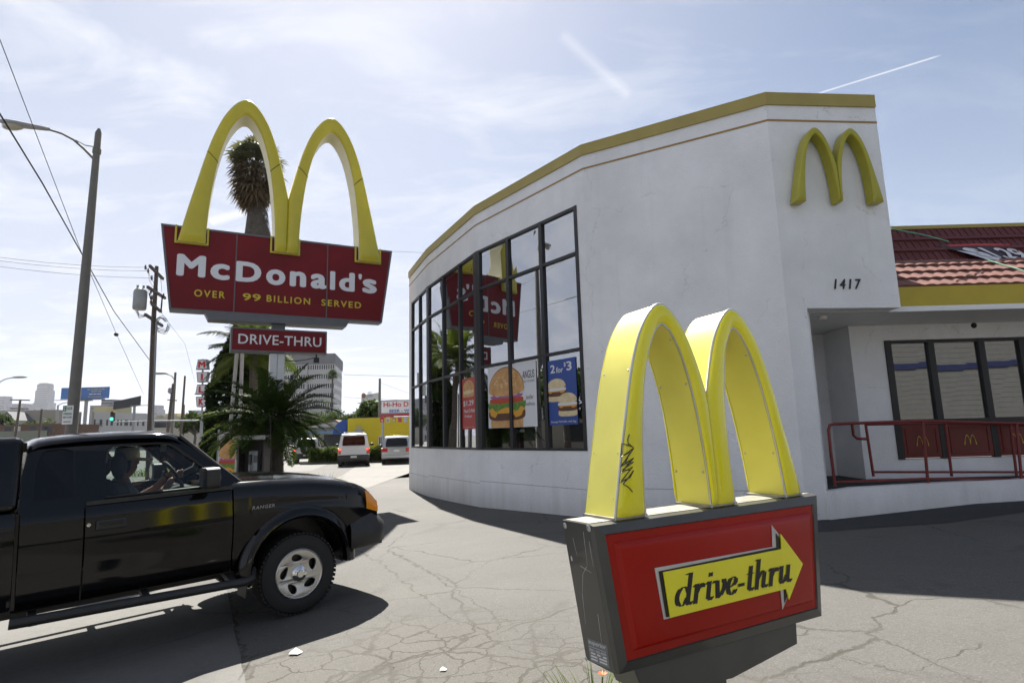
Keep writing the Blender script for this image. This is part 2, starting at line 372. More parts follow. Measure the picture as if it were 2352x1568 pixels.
def sheet(name, pts, m, eps=.004, step=.5, jag=0):
    """paved area following the ground: a polygon in plan, cut into cells"""
    me = bpy.data.meshes.new(name); bm = bmesh.new(); n = len(pts); P = []
    for i in range(n):
        a, b = Vector(pts[i][:2]), Vector(pts[(i+1) % n][:2]); k = max(1, int((b-a).length/.25)) if jag and (b-a).length < 40 else 1
        for j in range(k):
            q = a.lerp(b, j/k)
            if j: q += Vector((noise.noise((q.x*3, q.y*3, 1.7)), noise.noise((q.x*3, q.y*3, 8.1))))*jag
            P.append(q)
    f = bm.faces.new([bm.verts.new((q.x, q.y, 0)) for q in P]); bmesh.ops.triangulate(bm, faces=[f])
    xs = [q.x for q in P]; ys = [q.y for q in P]
    for (lo, hi, no) in ((min(xs), max(xs), (1, 0, 0)), (min(ys), max(ys), (0, 1, 0))):
        c = math.ceil(max(lo, -16)/step)*step
        while c < min(hi, 26):
            bmesh.ops.bisect_plane(bm, geom=bm.verts[:]+bm.edges[:]+bm.faces[:], plane_co=Vector(no)*c, plane_no=no); c += step
    for v in bm.verts: v.co.z = gz(v.co.x, v.co.y)+eps
    bmesh.ops.recalc_face_normals(bm, faces=bm.faces)
    for fc in bm.faces:
        if fc.normal.z < 0: fc.normal_flip()
    bm.to_mesh(me); bm.free(); o = finish(me, name, m); tag(o, kind='structure'); return o
def gp(px, py): p = G(px, py); return (p.x, p.y)
a, b_ = gp(522, 1360), gp(562, 1568); dx, dy = a[0]-b_[0], a[1]-b_[1]
e0 = (b_[0]-dx*2, b_[1]-dy*2); e1 = (a[0]+dx*.05, a[1]+dy*.05)
sheet('sidewalk', [e0, e1, (e1[0]-14, e1[1]+4.5), (-60, 30), (-60, -5), (e0[0]-3, e0[1]-3)], m_conc, .004, jag=.02)
lp = [gp(846, 1120), gp(905, 1098), gp(941, 1086)]
sheet('parking_lot', [lp[0], lp[1], lp[2], (-1.5, 26), (4, 60), (-14, 60), (-7.5, 26), (-6.5, 17.6)], m_lot, .006, jag=.0)
sheet('street', [(-90, 31), (-10.5, 31), (-17, 64), (-40, 200), (-230, 900), (-1500, 900), (-700, 300), (-90, 40)], m_street, .003, 1)
# ================================================================ restaurant
def stucco(name, col, var=.06, bump=.25):
    m, nt, N, L, b = node_mat(name); tc = N.new('ShaderNodeTexCoord')
    n1 = N.new('ShaderNodeTexNoise'); n1.inputs['Scale'].default_value = .9; n1.inputs['Detail'].default_value = 7; n1.inputs['Roughness'].default_value = .62; L(tc.outputs['Object'], n1.inputs[0])
    mp = N.new('ShaderNodeMapping'); mp.inputs['Scale'].default_value = (5, 5, .25); L(tc.outputs['Object'], mp.inputs[0])
    n2 = N.new('ShaderNodeTexNoise'); n2.inputs['Scale'].default_value = 1; n2.inputs['Detail'].default_value = 4; L(mp.outputs[0], n2.inputs[0])
    r = N.new('ShaderNodeValToRGB'); r.color_ramp.elements[0].position = .3; r.color_ramp.elements[1].position = .7; r.color_ramp.elements[0].color = (*[c*(1-var) for c in col], 1); r.color_ramp.elements[1].color = (*[min(1, c*(1+var*.6)) for c in col], 1); L(n1.outputs[0], r.inputs[0])
    st = N.new('ShaderNodeMapRange'); L(n2.outputs[0], st.inputs[0]); st.inputs[1].default_value = .58; st.inputs[2].default_value = .8; st.inputs[4].default_value = .42
    mx = N.new('ShaderNodeMix'); mx.data_type = 'RGBA'; L(st.outputs[0], mx.inputs[0]); L(r.outputs[0], mx.inputs[6]); mx.inputs[7].default_value = (*[c*.8 for c in col], 1)
    # splash dirt near the ground
    sp = N.new('ShaderNodeSeparateXYZ'); L(tc.outputs['Object'], sp.inputs[0]); ad = N.new('ShaderNodeMath'); ad.operation = 'MULTIPLY_ADD'; L(n2.outputs[0], ad.inputs[0]); ad.inputs[1].default_value = -.5; L(sp.outputs[2], ad.inputs[2])
    dm = N.new('ShaderNodeMapRange'); L(ad.outputs[0], dm.inputs[0]); dm.inputs[1].default_value = .35; dm.inputs[2].default_value = -.25; dm.inputs[4].default_value = .55
    m2 = N.new('ShaderNodeMix'); m2.data_type = 'RGBA'; L(dm.outputs[0], m2.inputs[0]); L(mx.outputs[2], m2.inputs[6]); m2.inputs[7].default_value = (.35, .33, .30, 1)
    # hairline cracks, here and there
    wv = N.new('ShaderNodeVectorMath'); wv.operation = 'MULTIPLY_ADD'; L(n1.outputs['Color'], wv.inputs[0]); wv.inputs[1].default_value = (1.2, 1.2, 1.2); L(tc.outputs['Object'], wv.inputs[2])
    vo = N.new('ShaderNodeTexVoronoi'); vo.feature = 'DISTANCE_TO_EDGE'; vo.inputs['Scale'].default_value = .42; L(wv.outputs[0], vo.inputs[0]); hc = N.new('ShaderNodeMapRange'); L(vo.outputs[0], hc.inputs[0]); hc.inputs[1].default_value = .0035; hc.inputs[2].default_value = .001; hc.inputs[4].default_value = .28
    gt = N.new('ShaderNodeMapRange'); L(n2.outputs[0], gt.inputs[0]); gt.inputs[1].default_value = .45; gt.inputs[2].default_value = .55; hm_ = N.new('ShaderNodeMath'); hm_.operation = 'MULTIPLY'; L(hc.outputs[0], hm_.inputs[0]); L(gt.outputs[0], hm_.inputs[1])
    m3 = N.new('ShaderNodeMix'); m3.data_type = 'RGBA'; L(hm_.outputs[0], m3.inputs[0]); L(m2.outputs[2], m3.inputs[6]); m3.inputs[7].default_value = (.2, .2, .2, 1)
    L(m3.outputs[2], b.inputs['Base Color']); b.inputs['Roughness'].default_value = .85; b.inputs['Specular IOR Level'].default_value = .25
    n3 = N.new('ShaderNodeTexNoise'); n3.inputs['Scale'].default_value = 45; n3.inputs['Detail'].default_value = 6; n3.inputs['Roughness'].default_value = .6; L(tc.outputs['Object'], n3.inputs[0])
    bu = N.new('ShaderNodeBump'); bu.inputs['Strength'].default_value = bump; bu.inputs['Distance'].default_value = .03; L(n3.outputs[0], bu.inputs['Height']); L(bu.outputs[0], b.inputs['Normal'])
    return m
m_wall = stucco('white_stucco', (.78, .785, .79), .11, .5)
m_cap = pm('mustard_paint', (.34, .27, .07), .55, var=.08, vscale=2)
m_stripe = pm('gold_line', (.30, .18, .04), .6)
m_fasc = pm('yellow_fascia', (.42, .32, .02), .45, var=.06, vscale=3)
m_black = pm('black_frame', (.012, .012, .014), .45, var=.2)
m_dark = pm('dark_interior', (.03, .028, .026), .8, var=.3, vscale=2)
m_gl = glassmat('window_glass', (.45, .50, .50), .36)
m_gl2 = glassmat('wing_glass', (.45, .50, .50), .17)
m_tileR = pm('roof_tile_red', (.165, .070, .054), .75, var=.22, vscale=7, bump=.2, bscale=30)
m_tileD = pm('roof_tile_dark', (.10, .022, .022), .7, var=.2, vscale=8)
m_red = pm('red_paint', (.27, .018, .012), .4, var=.08)
m_yel = pm('yellow_plastic', (.62, .52, .02), .28, var=.05, vscale=3, coat=.3)
m_yelS = pm('yellow_enamel', (.66, .58, .10), .4, var=.08, vscale=2)
m_white = pm('white_paint', (.72, .72, .70), .5, var=.04)
HR = 6.9
W_ = [Vector(p) for p in ((-3.30, 18.75), (-2.36, 16.38), (-.79, 13.27), (1.40, 10.41), (4.18, 8.82), (6.03, 8.99))]
rest = thing('restaurant', 'white stucco fast food restaurant with tall curved window wall and yellow roof trim', 'restaurant', (0, 14, 0))
TH = .28
def inw(i, t):      # corner i moved inwards (offset polygon corner)
    def nr(a, b): d = (b-a).normalized(); return Vector((-d.y, d.x))
    n = [nr(W_[j], W_[j+1]) for j in range(5)]
    if i == 0: q = n[0]; return W_[0]+q*t
    if i == 5: q = n[4]; return W_[5]+q*t
    a, b = n[i-1], n[i]; m_ = (a+b).normalized(); return W_[i]+m_*(t/m_.dot(a))
def band(i0, i1, z0, z1, t0, t1):
    """wall strip from corner i0 to i1; t0 outer face offset (negative: proud), t1 inner"""
    b = MB()
    for i in range(i0, i1):
        a, c, d, e = inw(i, t0), inw(i+1, t0), inw(i+1, t1), inw(i, t1)
        fs = [(0, 3, 2, 1), (4, 5, 6, 7), (0, 1, 5, 4), (2, 3, 7, 6)]
        if i == i0: fs.append((3, 0, 4, 7))
        if i == i1-1: fs.append((1, 2, 6, 5))
        b.add([(*a, z0), (*c, z0), (*d, z0), (*e, z0), (*a, z1), (*c, z1), (*d, z1), (*e, z1)], fs)
    return b
def on(i, s, z, t=0):  # point on facet i at distance s, height z, t inwards
    d = (W_[i+1]-W_[i]).normalized(); n = Vector((-d.y, d.x)); q = W_[i]+d*s+n*t; return Vector((q.x, q.y, z))
def slab(b, i, s0, s1, z0, z1, t0, t1):
    return b.hexa([on(i, s0, z0, t0), on(i, s1, z0, t0), on(i, s1, z0, t1), on(i, s0, z0, t1), on(i, s0, z1, t0), on(i, s1, z1, t0), on(i, s1, z1, t1), on(i, s0, z1, t1)])
LEN = [(W_[i+1]-W_[i]).length for i in range(5)]
WB, WT, SA, SB = 1.27, 5.80, .40, 3.40           # glazing bottom, top, start on the first facet, end on the third
w = MB()
# base, head, ends, blank facets as one shell (butted)
for i in range(4):
    z0 = -.3
    if i < 3: slab(w, i, 0, LEN[i], z0, WB, 0, TH); slab(w, i, 0, LEN[i], WT, HR, 0, TH)
slab(w, 0, 0, SA, WB, WT, 0, TH); slab(w, 2, SB, LEN[2], WB, WT, 0, TH); slab(w, 3, 0, LEN[3], -.3, HR, 0, TH)
LEG = .33
slab(w, 4, 0, LEG, -.3, HR, 0, TH); slab(w, 4, LEG, LEN[4], 3.37, HR, 0, TH)
end = (W_[5].x, W_[5].y)
w.bx(end[0]-TH, end[0], end[1]+TH, 16, 3.37, HR)          # right return wall above the entry
w.bx(-3.0, -2.72, 18.9, 21, -.3, HR); w.bx(-2.72, 6.0, 20.7, 21, -.3, HR); w.bx(5.72, 6.0, 16, 20.7, -.3, HR)   # far walls
w.build('wall', m_wall, rest)
rf = MB(); rf.poly([(*inw(i, TH), HR-.5) for i in range(6)]+[(6.0-TH, 20.7, HR-.5), (-2.72, 20.7, HR-.5)]); rf.build('roof', pm('roof_gravel', (.3, .3, .29), .9, var=.1), rest)
band(0, 5, HR-.20, HR+.012, -.03, TH+.01).build('parapet_cap', m_cap, rest)
band(0, 5, HR-.475, HR-.445, -.008, .02).build('stripe', m_stripe, rest)
sm = MB()
for i, (za, zb) in enumerate(((.45, .45), (.45, .55), (.60, .64), (.64, .64))):
    for (z0,) in ((.47,) if i < 2 else (.62,),): slab(sm, i, 0, LEN[i], .50+.05*i, .508+.05*i, -.003, .01)
sm.build('stucco_joint', pm('joint_grey', (.25, .25, .26), .8), rest)
# glazing frame
fr = MB(); RO, RI = -.015, .075
def vbar(i, s, wd, z0=WB, z1=WT): slab(fr, i, s-wd/2, s+wd/2, z0, z1, RO, RI)
segs = [(0, SA, LEN[0]), (1, 0, LEN[1]), (2, 0, SB)]
zs = [(WB, WB+.05), (3.06, 3.12), (4.86, 4.92), (WT-.06, WT)]
for (i, s0, s1) in segs:
    for (z0, z1) in zs: slab(fr, i, s0, s1, z0+.001, z1-.001, RO+.004, RI-.004)
mull = [(0, SA+.04, .08), (0, 1.5, .085), (0, LEN[0]-.055, .11), (1, .055, .11), (1, 1.25, .085), (1, 2.42, .085), (1, LEN[1]-.075, .15), (2, .075, .15), (2, 1.21, .095), (2, 2.33, .095), (2, SB-.04, .08)]
for (i, s, wd) in mull: vbar(i, s, wd)
wf = fr.build('window_wall', m_black, rest)
for (i, ss) in ((0, (SA, 1.5, LEN[0])), (1, (0, 1.25, 2.42, LEN[1])), (2, (0, 1.21, 2.33, SB))):
    for k in range(len(ss)-1):
        for j in range(3):
            z0, z1 = (WB+.02, 3.09, 4.89)[j], (3.09, 4.89, WT-.02)[j]; t = .032; wv = .0035*math.sin(7*i+3*k+5*j)
            g = MB(); g.quad(on(i, ss[k]+.01, z0, t+wv), on(i, ss[k+1]-.01, z0, t-wv), on(i, ss[k+1]-.01, z1, t), on(i, ss[k]+.01, z1, t)); g.build('pane', m_gl, wf, fixn=False)
# interior
it = MB(); it.poly([(*inw(i, TH+.01), .35) for i in range(4)]+[(3.9, 10.5, .35), (5.5, 20.6, .35), (-2.6, 20.6, .35)]); it.build('floor', pm('floor_tile', (.12, .09, .07), .4, var=.2), rest)
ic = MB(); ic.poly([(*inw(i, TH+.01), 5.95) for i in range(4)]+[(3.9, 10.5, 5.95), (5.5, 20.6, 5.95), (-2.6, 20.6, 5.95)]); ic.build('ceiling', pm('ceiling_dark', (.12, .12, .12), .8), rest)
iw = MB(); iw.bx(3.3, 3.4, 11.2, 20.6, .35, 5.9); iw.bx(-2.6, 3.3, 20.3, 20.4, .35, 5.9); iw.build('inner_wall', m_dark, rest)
# booths seen faintly behind the glass
for k, (x, y) in enumerate(((.9, 16.0), (1.7, 14.5), (2.45, 13.1))):
    t = thing('dining_booth', ('dining booth deep inside the window wall at its left end', 'dining booth inside the window wall behind the burger poster', 'dining booth inside the window wall behind the breakfast poster')[k], 'booth', (x, y, .35), rad(-48), group='booths behind the window wall')
    b = MB(); b.bx(-.6, .6, -.35, .35, .72, .76); b.build('tabletop', pm('booth_top', (.3, .2, .12), .4), t, local=True)
    b = MB(); b.bx(-.05, .05, -.05, .05, 0, .72); b.build('leg', m_black, t, local=True)
    for s in (-1, 1): b = MB(); b.bx(-.6, .6, min(s*.5, s*.9), max(s*.5, s*.9), 0, .45); b.bx(-.6, .6, min(s*.82, s*.95), max(s*.82, s*.95), .45, 1.05); b.build('bench', m_red, t, local=True)
# ---- house number
fE = frame_from(on(4, 0, 0, 0), on(4, 1, 0)-on(4, 0, 0), (0, 0, 1))
text('1417', (.80, 3.665, 1.245, 3.825), .0, m_black, rest, fE, 'house_number', bold=.012, shear=.25, depth=.015, space=1.35)
# ---- recess and right wing
wing = thing('restaurant_wing', 'low restaurant wing with red tiled mansard roof, yellow fascia and dark windows', 'building', (8, 11, 0))
YW = 10.55
FL = .66
wx0, wx1 = 5.80, 15
xw = lambda px: D(px, 868, YW).x
jl, m1, m2, m3 = xw(2047), xw(2146), xw(2263), xw(2352)
xp = xw(1962)
b = MB(); b.bx(xp, jl, YW, YW+.2, -.2, 3.36); b.bx(xp, xp+.2, YW+.2, YW+1.1, -.2, 3.36); b.bx(jl, wx1, YW, YW+.2, 3.08, 3.36); b.bx(jl, wx1, YW, YW+.2, -.2, .98)
b.bx(4.66, xp, YW+.9, YW+1.1, -.2, 3.36); b.bx(4.42, 4.66, 9.1, YW+1.1, -.2, 3.36)
b.build('wall', m_wall, wing)
b = MB(); b.bx(4.67, wx1, 9.3, YW+.2, 3.364, 3.40); b.bx(4.67, 6.02, 9.2, 9.3, 3.364, 3.40); b.bx(4.67, xp+.15, YW+.2, YW+1.1, 3.364, 3.40); b.build('soffit', m_white, wing)
b = MB(); b.bx(6.0, wx1, 9.42, 9.62, 3.41, 3.47); b.build('gutter', m_white, wing)
b = MB(); b.bx(6.032, wx1, 9.45, 9.55, 3.474, 3.80); b.build('fascia', m_fasc, wing)
b = MB(); 
for xx in (jl, m1, m2, m3+.04, m3+1.2, m3+2.4): b.bx(xx-.055, xx+.055, YW-.03, YW+.05, .98, 3.075)
b.bx(jl+.056, wx1, YW-.027, YW+.047, 3.02, 3.07); b.bx(jl+.056, wx1, YW-.027, YW+.047, 1.58, 1.66)
wnd = b.build('window', m_black, wing)
xs_ = [jl, m1, m2, m3+.04, m3+1.2, m3+2.4]
for k in range(5):
    g = MB(); g.quad((xs_[k]+.05, YW+.025-.004*(k % 2), 1.64), (xs_[k+1]-.05, YW+.025-.004*(k % 2), 1.64), (xs_[k+1]-.05, YW+.022, 3.03), (xs_[k]+.05, YW+.025, 3.03)); g.build('pane', m_gl2, wnd, fixn=False)
m_redpan = pm('red_panel', (.13, .012, .008), .45, var=.15)
for k in range(5):
    g = MB(); x0, x1 = xs_[k]+.06, xs_[k+1]-.06; g.bx(x0, x1, YW-.025, YW+.03, 1.0, 1.575); 
    for (a0, a1, c0, c1) in ((x0+.05, x1-.05, 1.06, 1.085), (x0+.05, x1-.05, 1.49, 1.515), (x0+.05, x0+.075, 1.086, 1.489), (x1-.075, x1-.05, 1.086, 1.489)): g.bx(a0, a1, YW-.035, YW-.024, c0, c1)
    pn = g.build('panel', m_redpan, wing); PAN = globals().setdefault('PANELS', []); PAN.append((pn, (x0+x1)/2))
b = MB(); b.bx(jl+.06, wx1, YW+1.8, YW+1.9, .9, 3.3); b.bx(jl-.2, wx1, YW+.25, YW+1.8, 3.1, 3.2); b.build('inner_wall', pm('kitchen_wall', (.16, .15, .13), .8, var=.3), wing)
# roof: lower tiled slope, then the steep dark mansard
def tiles(x0, x1, ya, za, yb, zb, rows, m, name, wv=.30, amp=.03):
    b = MB(); n = int((x1-x0)/(wv/8))
    for r in range(rows):
        t0, t1 = r/rows, (r+1)/rows; ov = .035
        A = Vector((0, ya+(yb-ya)*t0, za+(zb-za)*t0)); B = Vector((0, ya+(yb-ya)*t1, za+(zb-za)*t1)); nn = Vector((0, -(zb-za), (yb-ya))).normalized()
        base = len(b.v)
        for i in range(n+1):
            x = x0+(x1-x0)*i/n; ph = (x/wv+(r % 2)*.5) % 1; hgt = amp*(abs(math.sin(ph*math.pi))**.6)
            p = A+nn*(ov+hgt); q = B+nn*(.003+hgt*.8); l = A+nn*(hgt*.5-.012)
            for v in (l, p, q): b.v.append((x, v.y, v.z))
        for i in range(n):
            k = base+i*3; b.f += [(k, k+3, k+4, k+1), (k+1, k+4, k+5, k+2)]
    return b.build(name, m, wing, smooth=50, fixn=False)
tiles(6.032, wx1, 9.50, 3.80, 10.62, 4.56, 4, m_tileR, 'lower_roof', .20, .022)
def ribbed(x0, x1, ya, za, yb, zb):
    b = MB(); nn = Vector((0, -(zb-za), yb-ya)).normalized(); b.quad((x0, ya, za), (x1, ya, za), (x1, yb, zb), (x0, yb, zb))
    x = x0+.1
    while x < x1:
        A = Vector((x, ya, za)); B = Vector((x, yb, zb)); b.beam(A+nn*.004, B+nn*.004, .02, .02, nn); x += .13
    for t in (.33, .66):
        A = Vector((x0, ya+(yb-ya)*t, za+(zb-za)*t)); b.beam(A+nn*.012, A+nn*.012+Vector((x1-x0, 0, 0)), .07, .05, nn)
    return b.build('mansard_roof', m_tileD, wing, fixn=False)
yt = 11.12; zt = hAt(2200, 524, yt)
ribbed(6.032, wx1, 10.63, 4.55, yt, zt)
b = MB(); b.bx(6.032, wx1, yt-.02, yt+.2, zt, zt+.07); b.build('roof_cap', m_cap, wing)
b = MB(); b.bx(6.05, wx1, yt+.2, 20, zt-.6, zt-.5); b.build('roof', MATS['roof_gravel'], wing)
b = MB(); b.ball((8.15, 10.3, 3.27), (.045, .045, .05)); b.build('lamp', m_black, wing, smooth=180)
p = D(1875, 722, 9.5); b = MB(); b.lathe([(0, 0), (.05, -.005), (.07, .03), (.07, .05)], (p.x+.1, p.y, 3.31), seg=14); b.build('lamp', m_white, wing, smooth=60)
# ramp: low white wall, walkway, steps of red rail
r0 = on(4, LEG+.005, 0, -.02); 
q0, q1 = Vector((4.50, 8.80)), Vector((8.8, 9.72))
ramp = thing('ramp_wall', 'low white stucco ramp wall right of the drive-thru sign', 'wall', (q0.x, q0.y, .2))
def rw(t, z): v = q0.lerp(q1, t); return Vector((v.x, v.y, z))
b = MB(); dirv = (q1-q0).normalized(); nrm = Vector((-dirv.y, dirv.x))
TT = [0, .12, .5, 1, 3]; TZ = [.645, .685, .69, .68, .66]
for k in range(4):
    A, B = q0.lerp(q1, TT[k]), q0.lerp(q1, TT[k+1]); A2, B2 = A+nrm*.2, B+nrm*.2
    b.hexa([(*A, -.1), (*B, -.1), (*B2, -.1), (*A2, -.1), (*A, TZ[k]), (*B, TZ[k+1]), (*B2, TZ[k+1]), (*A2, TZ[k])])
b.build('wall', m_wall, ramp)
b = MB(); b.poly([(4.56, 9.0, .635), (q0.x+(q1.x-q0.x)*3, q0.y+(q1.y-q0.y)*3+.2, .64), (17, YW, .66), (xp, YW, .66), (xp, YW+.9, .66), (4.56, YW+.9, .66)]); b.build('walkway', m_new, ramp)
m_rail = pm('rail_red', (.16, .013, .010), .45, var=.15)
def Dt(px, py, t, off=.1):     # point over the ramp wall: choose the wall parameter whose plan point shows at px
    lo, hi = -.5, 3.
    for _ in range(40):
        md = (lo+hi)/2; v = q0.lerp(q1, md)+nrm*off; d = ray(px, py); y = v.y; x = d.x/d.y*y
        if x > v.x: lo = md
        else: hi = md
    d = ray(px, py); return Vector((v.x, v.y, CAMH+d.z/d.y*v.y))
R8 = lambda x, y: (1778.8+.4925*x, 469.9+.4925*y)
rail = thing('handrail', 'dark red pipe handrail standing on the low white ramp wall', 'railing', tuple(Dt(*R8(268, 1310), 0)))
def tb(pts, off=.1, r=.022, name='rail', th=None): b = MB(); b.tube([Dt(*R8(*q), 0, off) for q in pts], r, 8); b.build(name, m_rail, th or rail, smooth=60)
tb([(283, 1312), (262, 1150), (252, 1050), (258, 1028), (280, 1022), (560, 1012), (690, 1008), (1164, 1020), (1400, 1028)], name='top_rail')
tb([(280, 1292), (500, 1285), (700, 1277), (1164, 1282), (1400, 1288)], name='bottom_rail', r=.018)
for x, yb, y0 in ((712, 1296, 1010), (1150, 1300, 1020)): tb([(x-22, y0), (x+4, yb)], name='post')
rail2 = thing('handrail', 'second red handrail behind it, along the wall under the red window panels', 'railing', (5.6, 10.1, .5))
tb([(362, 1022), (368, 1075), (385, 1090), (430, 1092)], off=.72, th=rail2, name='end_loop'); tb([(425, 1022), (462, 1266)], off=.72, th=rail2, name='post')
tb([(425, 1024), (800, 1018), (1164, 1024), (1400, 1030)], off=.72, th=rail2, name='top_rail'); tb([(460, 1246), (1164, 1246), (1400, 1247)], off=.72, th=rail2, name='bottom_rail', r=.018)
for x in (805, 1108): tb([(x-8, 1022), (x+22, 1266)], off=.72, th=rail2, name='post')
c0 = (4.3, 8.35); 
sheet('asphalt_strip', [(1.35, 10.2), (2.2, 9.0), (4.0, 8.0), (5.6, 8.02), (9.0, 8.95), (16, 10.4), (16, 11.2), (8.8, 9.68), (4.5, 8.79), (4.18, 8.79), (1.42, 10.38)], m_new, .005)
# ================================================================ golden M arches
def loc(F, z, px, py):
    """where the ray of a photo pixel meets the plane z of a frame, in that frame's x, y"""
    d = F.to_3x3().inverted() @ ray(px, py); o = F.inverted() @ Vector((0, 0, CAMH)); t = (z-o.z)/d.z; q = o+d*t; return q.x, q.y
OUT = [(1.43, 0), (1.33, .45), (1.215, .95), (1.08, 1.5), (.93, 2.1), (.77, 2.65), (.56, 3.17), (.33, 3.53), (.14, 3.705), (0, 3.75)]
INN = [(.80, 0), (.79, .40), (.765, .85), (.715, 1.35), (.645, 1.85), (.545, 2.33), (.405, 2.78), (.24, 3.09), (.105, 3.245), (0, 3.289)]
def cat(P, n=4):
    r = []
    for i in range(len(P)-1):
        a, b, c, d = P[max(i-1, 0)], P[i], P[i+1], P[i+2] if i+2 < len(P) else (-P[i][0], P[i][1])
        if i == 0: a = (2*b[0]-c[0], 2*b[1]-c[1])
        for k in range(n):
            t = k/n; r.append(tuple(.5*((2*b[j])+(-a[j]+c[j])*t+(2*a[j]-5*b[j]+4*c[j]-d[j])*t*t+(-a[j]+3*b[j]-3*c[j]+d[j])*t**3) for j in (0, 1)))
    r.append(P[-1]); return r
def arch_curves(c, y0, h, W, Win, side, mid, hin=None, ish=0):
    sy = h/3.75; o = cat(OUT); i = cat(INN); hi = (hin or 3.289*sy)
    def mk(P, w, hh, pw, ph): L_ = [(-x/pw*w, y/ph*hh) for x, y in P]; return L_+[(-x, y) for x, y in L_[-2::-1]]
    O = [(c+x, y0+y) for x, y in mk(o, W, h, 1.43, 3.75)]; I = [(c+x+ish*(1-y/hi), y0+y) for x, y in mk(i, Win, hi, .80, 3.289)]
    if side < 0: O = [(min(x, mid), y) for x, y in O]
    else: O = [(max(x, mid), y) for x, y in O]
    return O, I
def arches(parent, F, cs, y0, h, W, Win, zf, zb, mf, ms, bulge=.03, back=True, hin=None, joints=(), mj=None, trim=None, zc=None, ish=(0, 0), wins=None):
    mid = (cs[0]+cs[1])/2
    for k, c in enumerate(cs):
        O, I = arch_curves(c, y0, h, W, wins[k] if wins else Win, -1 if k == 0 else 1, mid, hin, ish[k]); n = len(O); cl = k == 0
        prof = [(0, 0), (.06, .55), (.16, .9), (.38, 1.0), (.5, 1.06), (.62, 1.0), (.84, .9), (.94, .55), (1, 0)]
        def face(z, sg):
            b = MB(); base = 0
            for j in range(n):
                dn = 1.0
                e = min(j, n-1-j)
                if e == 0: dn = .0
                elif e == 1: dn = .85
                for (t, q) in prof:
                    if O[j][0] == mid and t < .5 and False: q = 1
                    b.v.append((O[j][0]*(1-t)+I[j][0]*t, O[j][1]*(1-t)+I[j][1]*t, z+sg*bulge*q*dn))
            m_ = len(prof)
            for j in range(n-1):
                for t in range(m_-1): a = j*m_+t; b.f.append((a, a+1, a+m_+1, a+m_))
            return b
        face(zf, 1).build('arch_face', mf, parent, F, smooth=40)
        if back: face(zb, -1).build('arch_face', mf, parent, F, smooth=40)
        b = MB(); 
        for C in (O, I):
            base = len(b.v)
            for (x, y) in C: b.v += [(x, y, zf-.002), (x, y, zb+.002)]
            for j in range(n-1):
                if C is O and C[j][0] == mid and C[j+1][0] == mid: continue
                a = base+2*j; b.f.append((a, a+1, a+3, a+2))
        for e in (0, n-1): x, y = O[e]; u, v = I[e]; b.quad((x, y, zf), (u, v, zf), (u, v, zb), (x, y, zb))
        b.build('arch_side', ms, parent, F, smooth=40)
        if trim:
            b = MB()
            for C in (O, I):
                P = [(x, y, zf+.003) for (x, y) in C if not (C is O and x == mid)]; b.tube(P, .0055, 6)
            b.build('edge_trim', trim, parent, F, smooth=60)
        for jt in joints:
            for sd in (0, 1):
                j = min(range(n//2+1), key=lambda q: abs(O[q][1]-(y0+jt*h)))
                if sd: j = n-1-j
                b = MB(); zz = [zf+bulge*q+.004 for (t, q) in prof]; P = [(O[j][0]*(1-t)+I[j][0]*t, O[j][1]*(1-t)+I[j][1]*t-.04*math.sin(t*math.pi)*0, z) for (t, _), z in zip(prof, zz)]
                b.tube(P, .011, 6); b.build('joint', mj, parent, F)
# ---- emblem on the wall
zE = .20
def lE(x, y): return loc(fE, zE, 1778.8+.2437*x, 187.9+.2437*y)
em = thing('wall_emblem', 'yellow double arch emblem mounted high on the white wall above the house number', 'sign', tuple(on(4, .95, 5.0)), rot=fE.to_3x3())
a0, a1 = lE(205, 1125), lE(1032, 1128); ap, ap2 = lE(340, 432), lE(710, 440); im = lE(565, 1080)[0]; in0 = lE(300, 1125)[0]
lw = in0-a0[0]; y0 = (a0[1]+a1[1])/2; hh = (ap[1]+ap2[1])/2-y0; W = (a1[0]-a0[0])*.293; cs = (a0[0]+W, a1[0]-W)
m_yelW = pm('emblem_yellow', (.36, .33, .012), .4, var=.06, coat=.2)
arches(em, fE, cs, y0, hh, W, W-lw, zE, .03, m_yelW, m_yelW, bulge=.03, back=False, hin=hh-.12)
b = MB()
for x in (a0[0]+.1, im+.08, a1[0]-.1): b = MB(); b.tube([(x, y0+.3, .035), (x, y0+.3, -.0)], .02, 8); b.build('mount', m_wall, em, fE)
# small M emblems on the red panels
for (pn, xc) in PANELS:
    F = frame_from((xc, YW-.0365, 1.29), (1, 0, 0), (0, 0, 1)); bb = MB()
    for c, sd in ((-.048, -1), (.048, 1)):
        O, I = arch_curves(c, -.085, .17, .062, .045, sd, 0, .155); n = len(O)
        base = len(bb.v); bb.v += [(x, y, 0) for x, y in O]+[(x, y, 0) for x, y in I]
        for j in range(n-1): bb.f.append((base+j, base+j+1, base+n+j+1, base+n+j))
    bb.build('emblem', m_yel, pn, F)
# ================================================================ tall roadside sign
TL = Vector((-8.76475, 14.23433, 7.07588)); th = rad(62.306)
FS = frame_from(TL, (math.sin(th), math.cos(th), 0), (0, 0, 1))
DEP = .40
sign = thing('roadside_sign', 'tall red roadside sign with two big yellow arches on a white steel post', 'sign', tuple((FS @ Vector((2.87, 0, -DEP/2))).xy)+(0,), rot=FS.to_3x3() @ Matrix.Rotation(rad(-90), 3, 'X'))
m_sred = pm('sign_red', (.17, .008, .010), .42, var=.14, vscale=.8, coat=0, spec=.25)
m_sgrey = pm('sign_grey', (.13, .135, .14), .5, var=.1)
m_swhite = pm('letter_white', (.78, .78, .78), .4)
m_syel = pm('sign_yellow', (.56, .47, .022), .35, var=.1, vscale=1.2, coat=.2)
m_sside = pm('arch_side_white', (.72, .67, .44), .5, var=.06)
m_ltyel = pm('letter_yellow', (.65, .50, .02), .4)
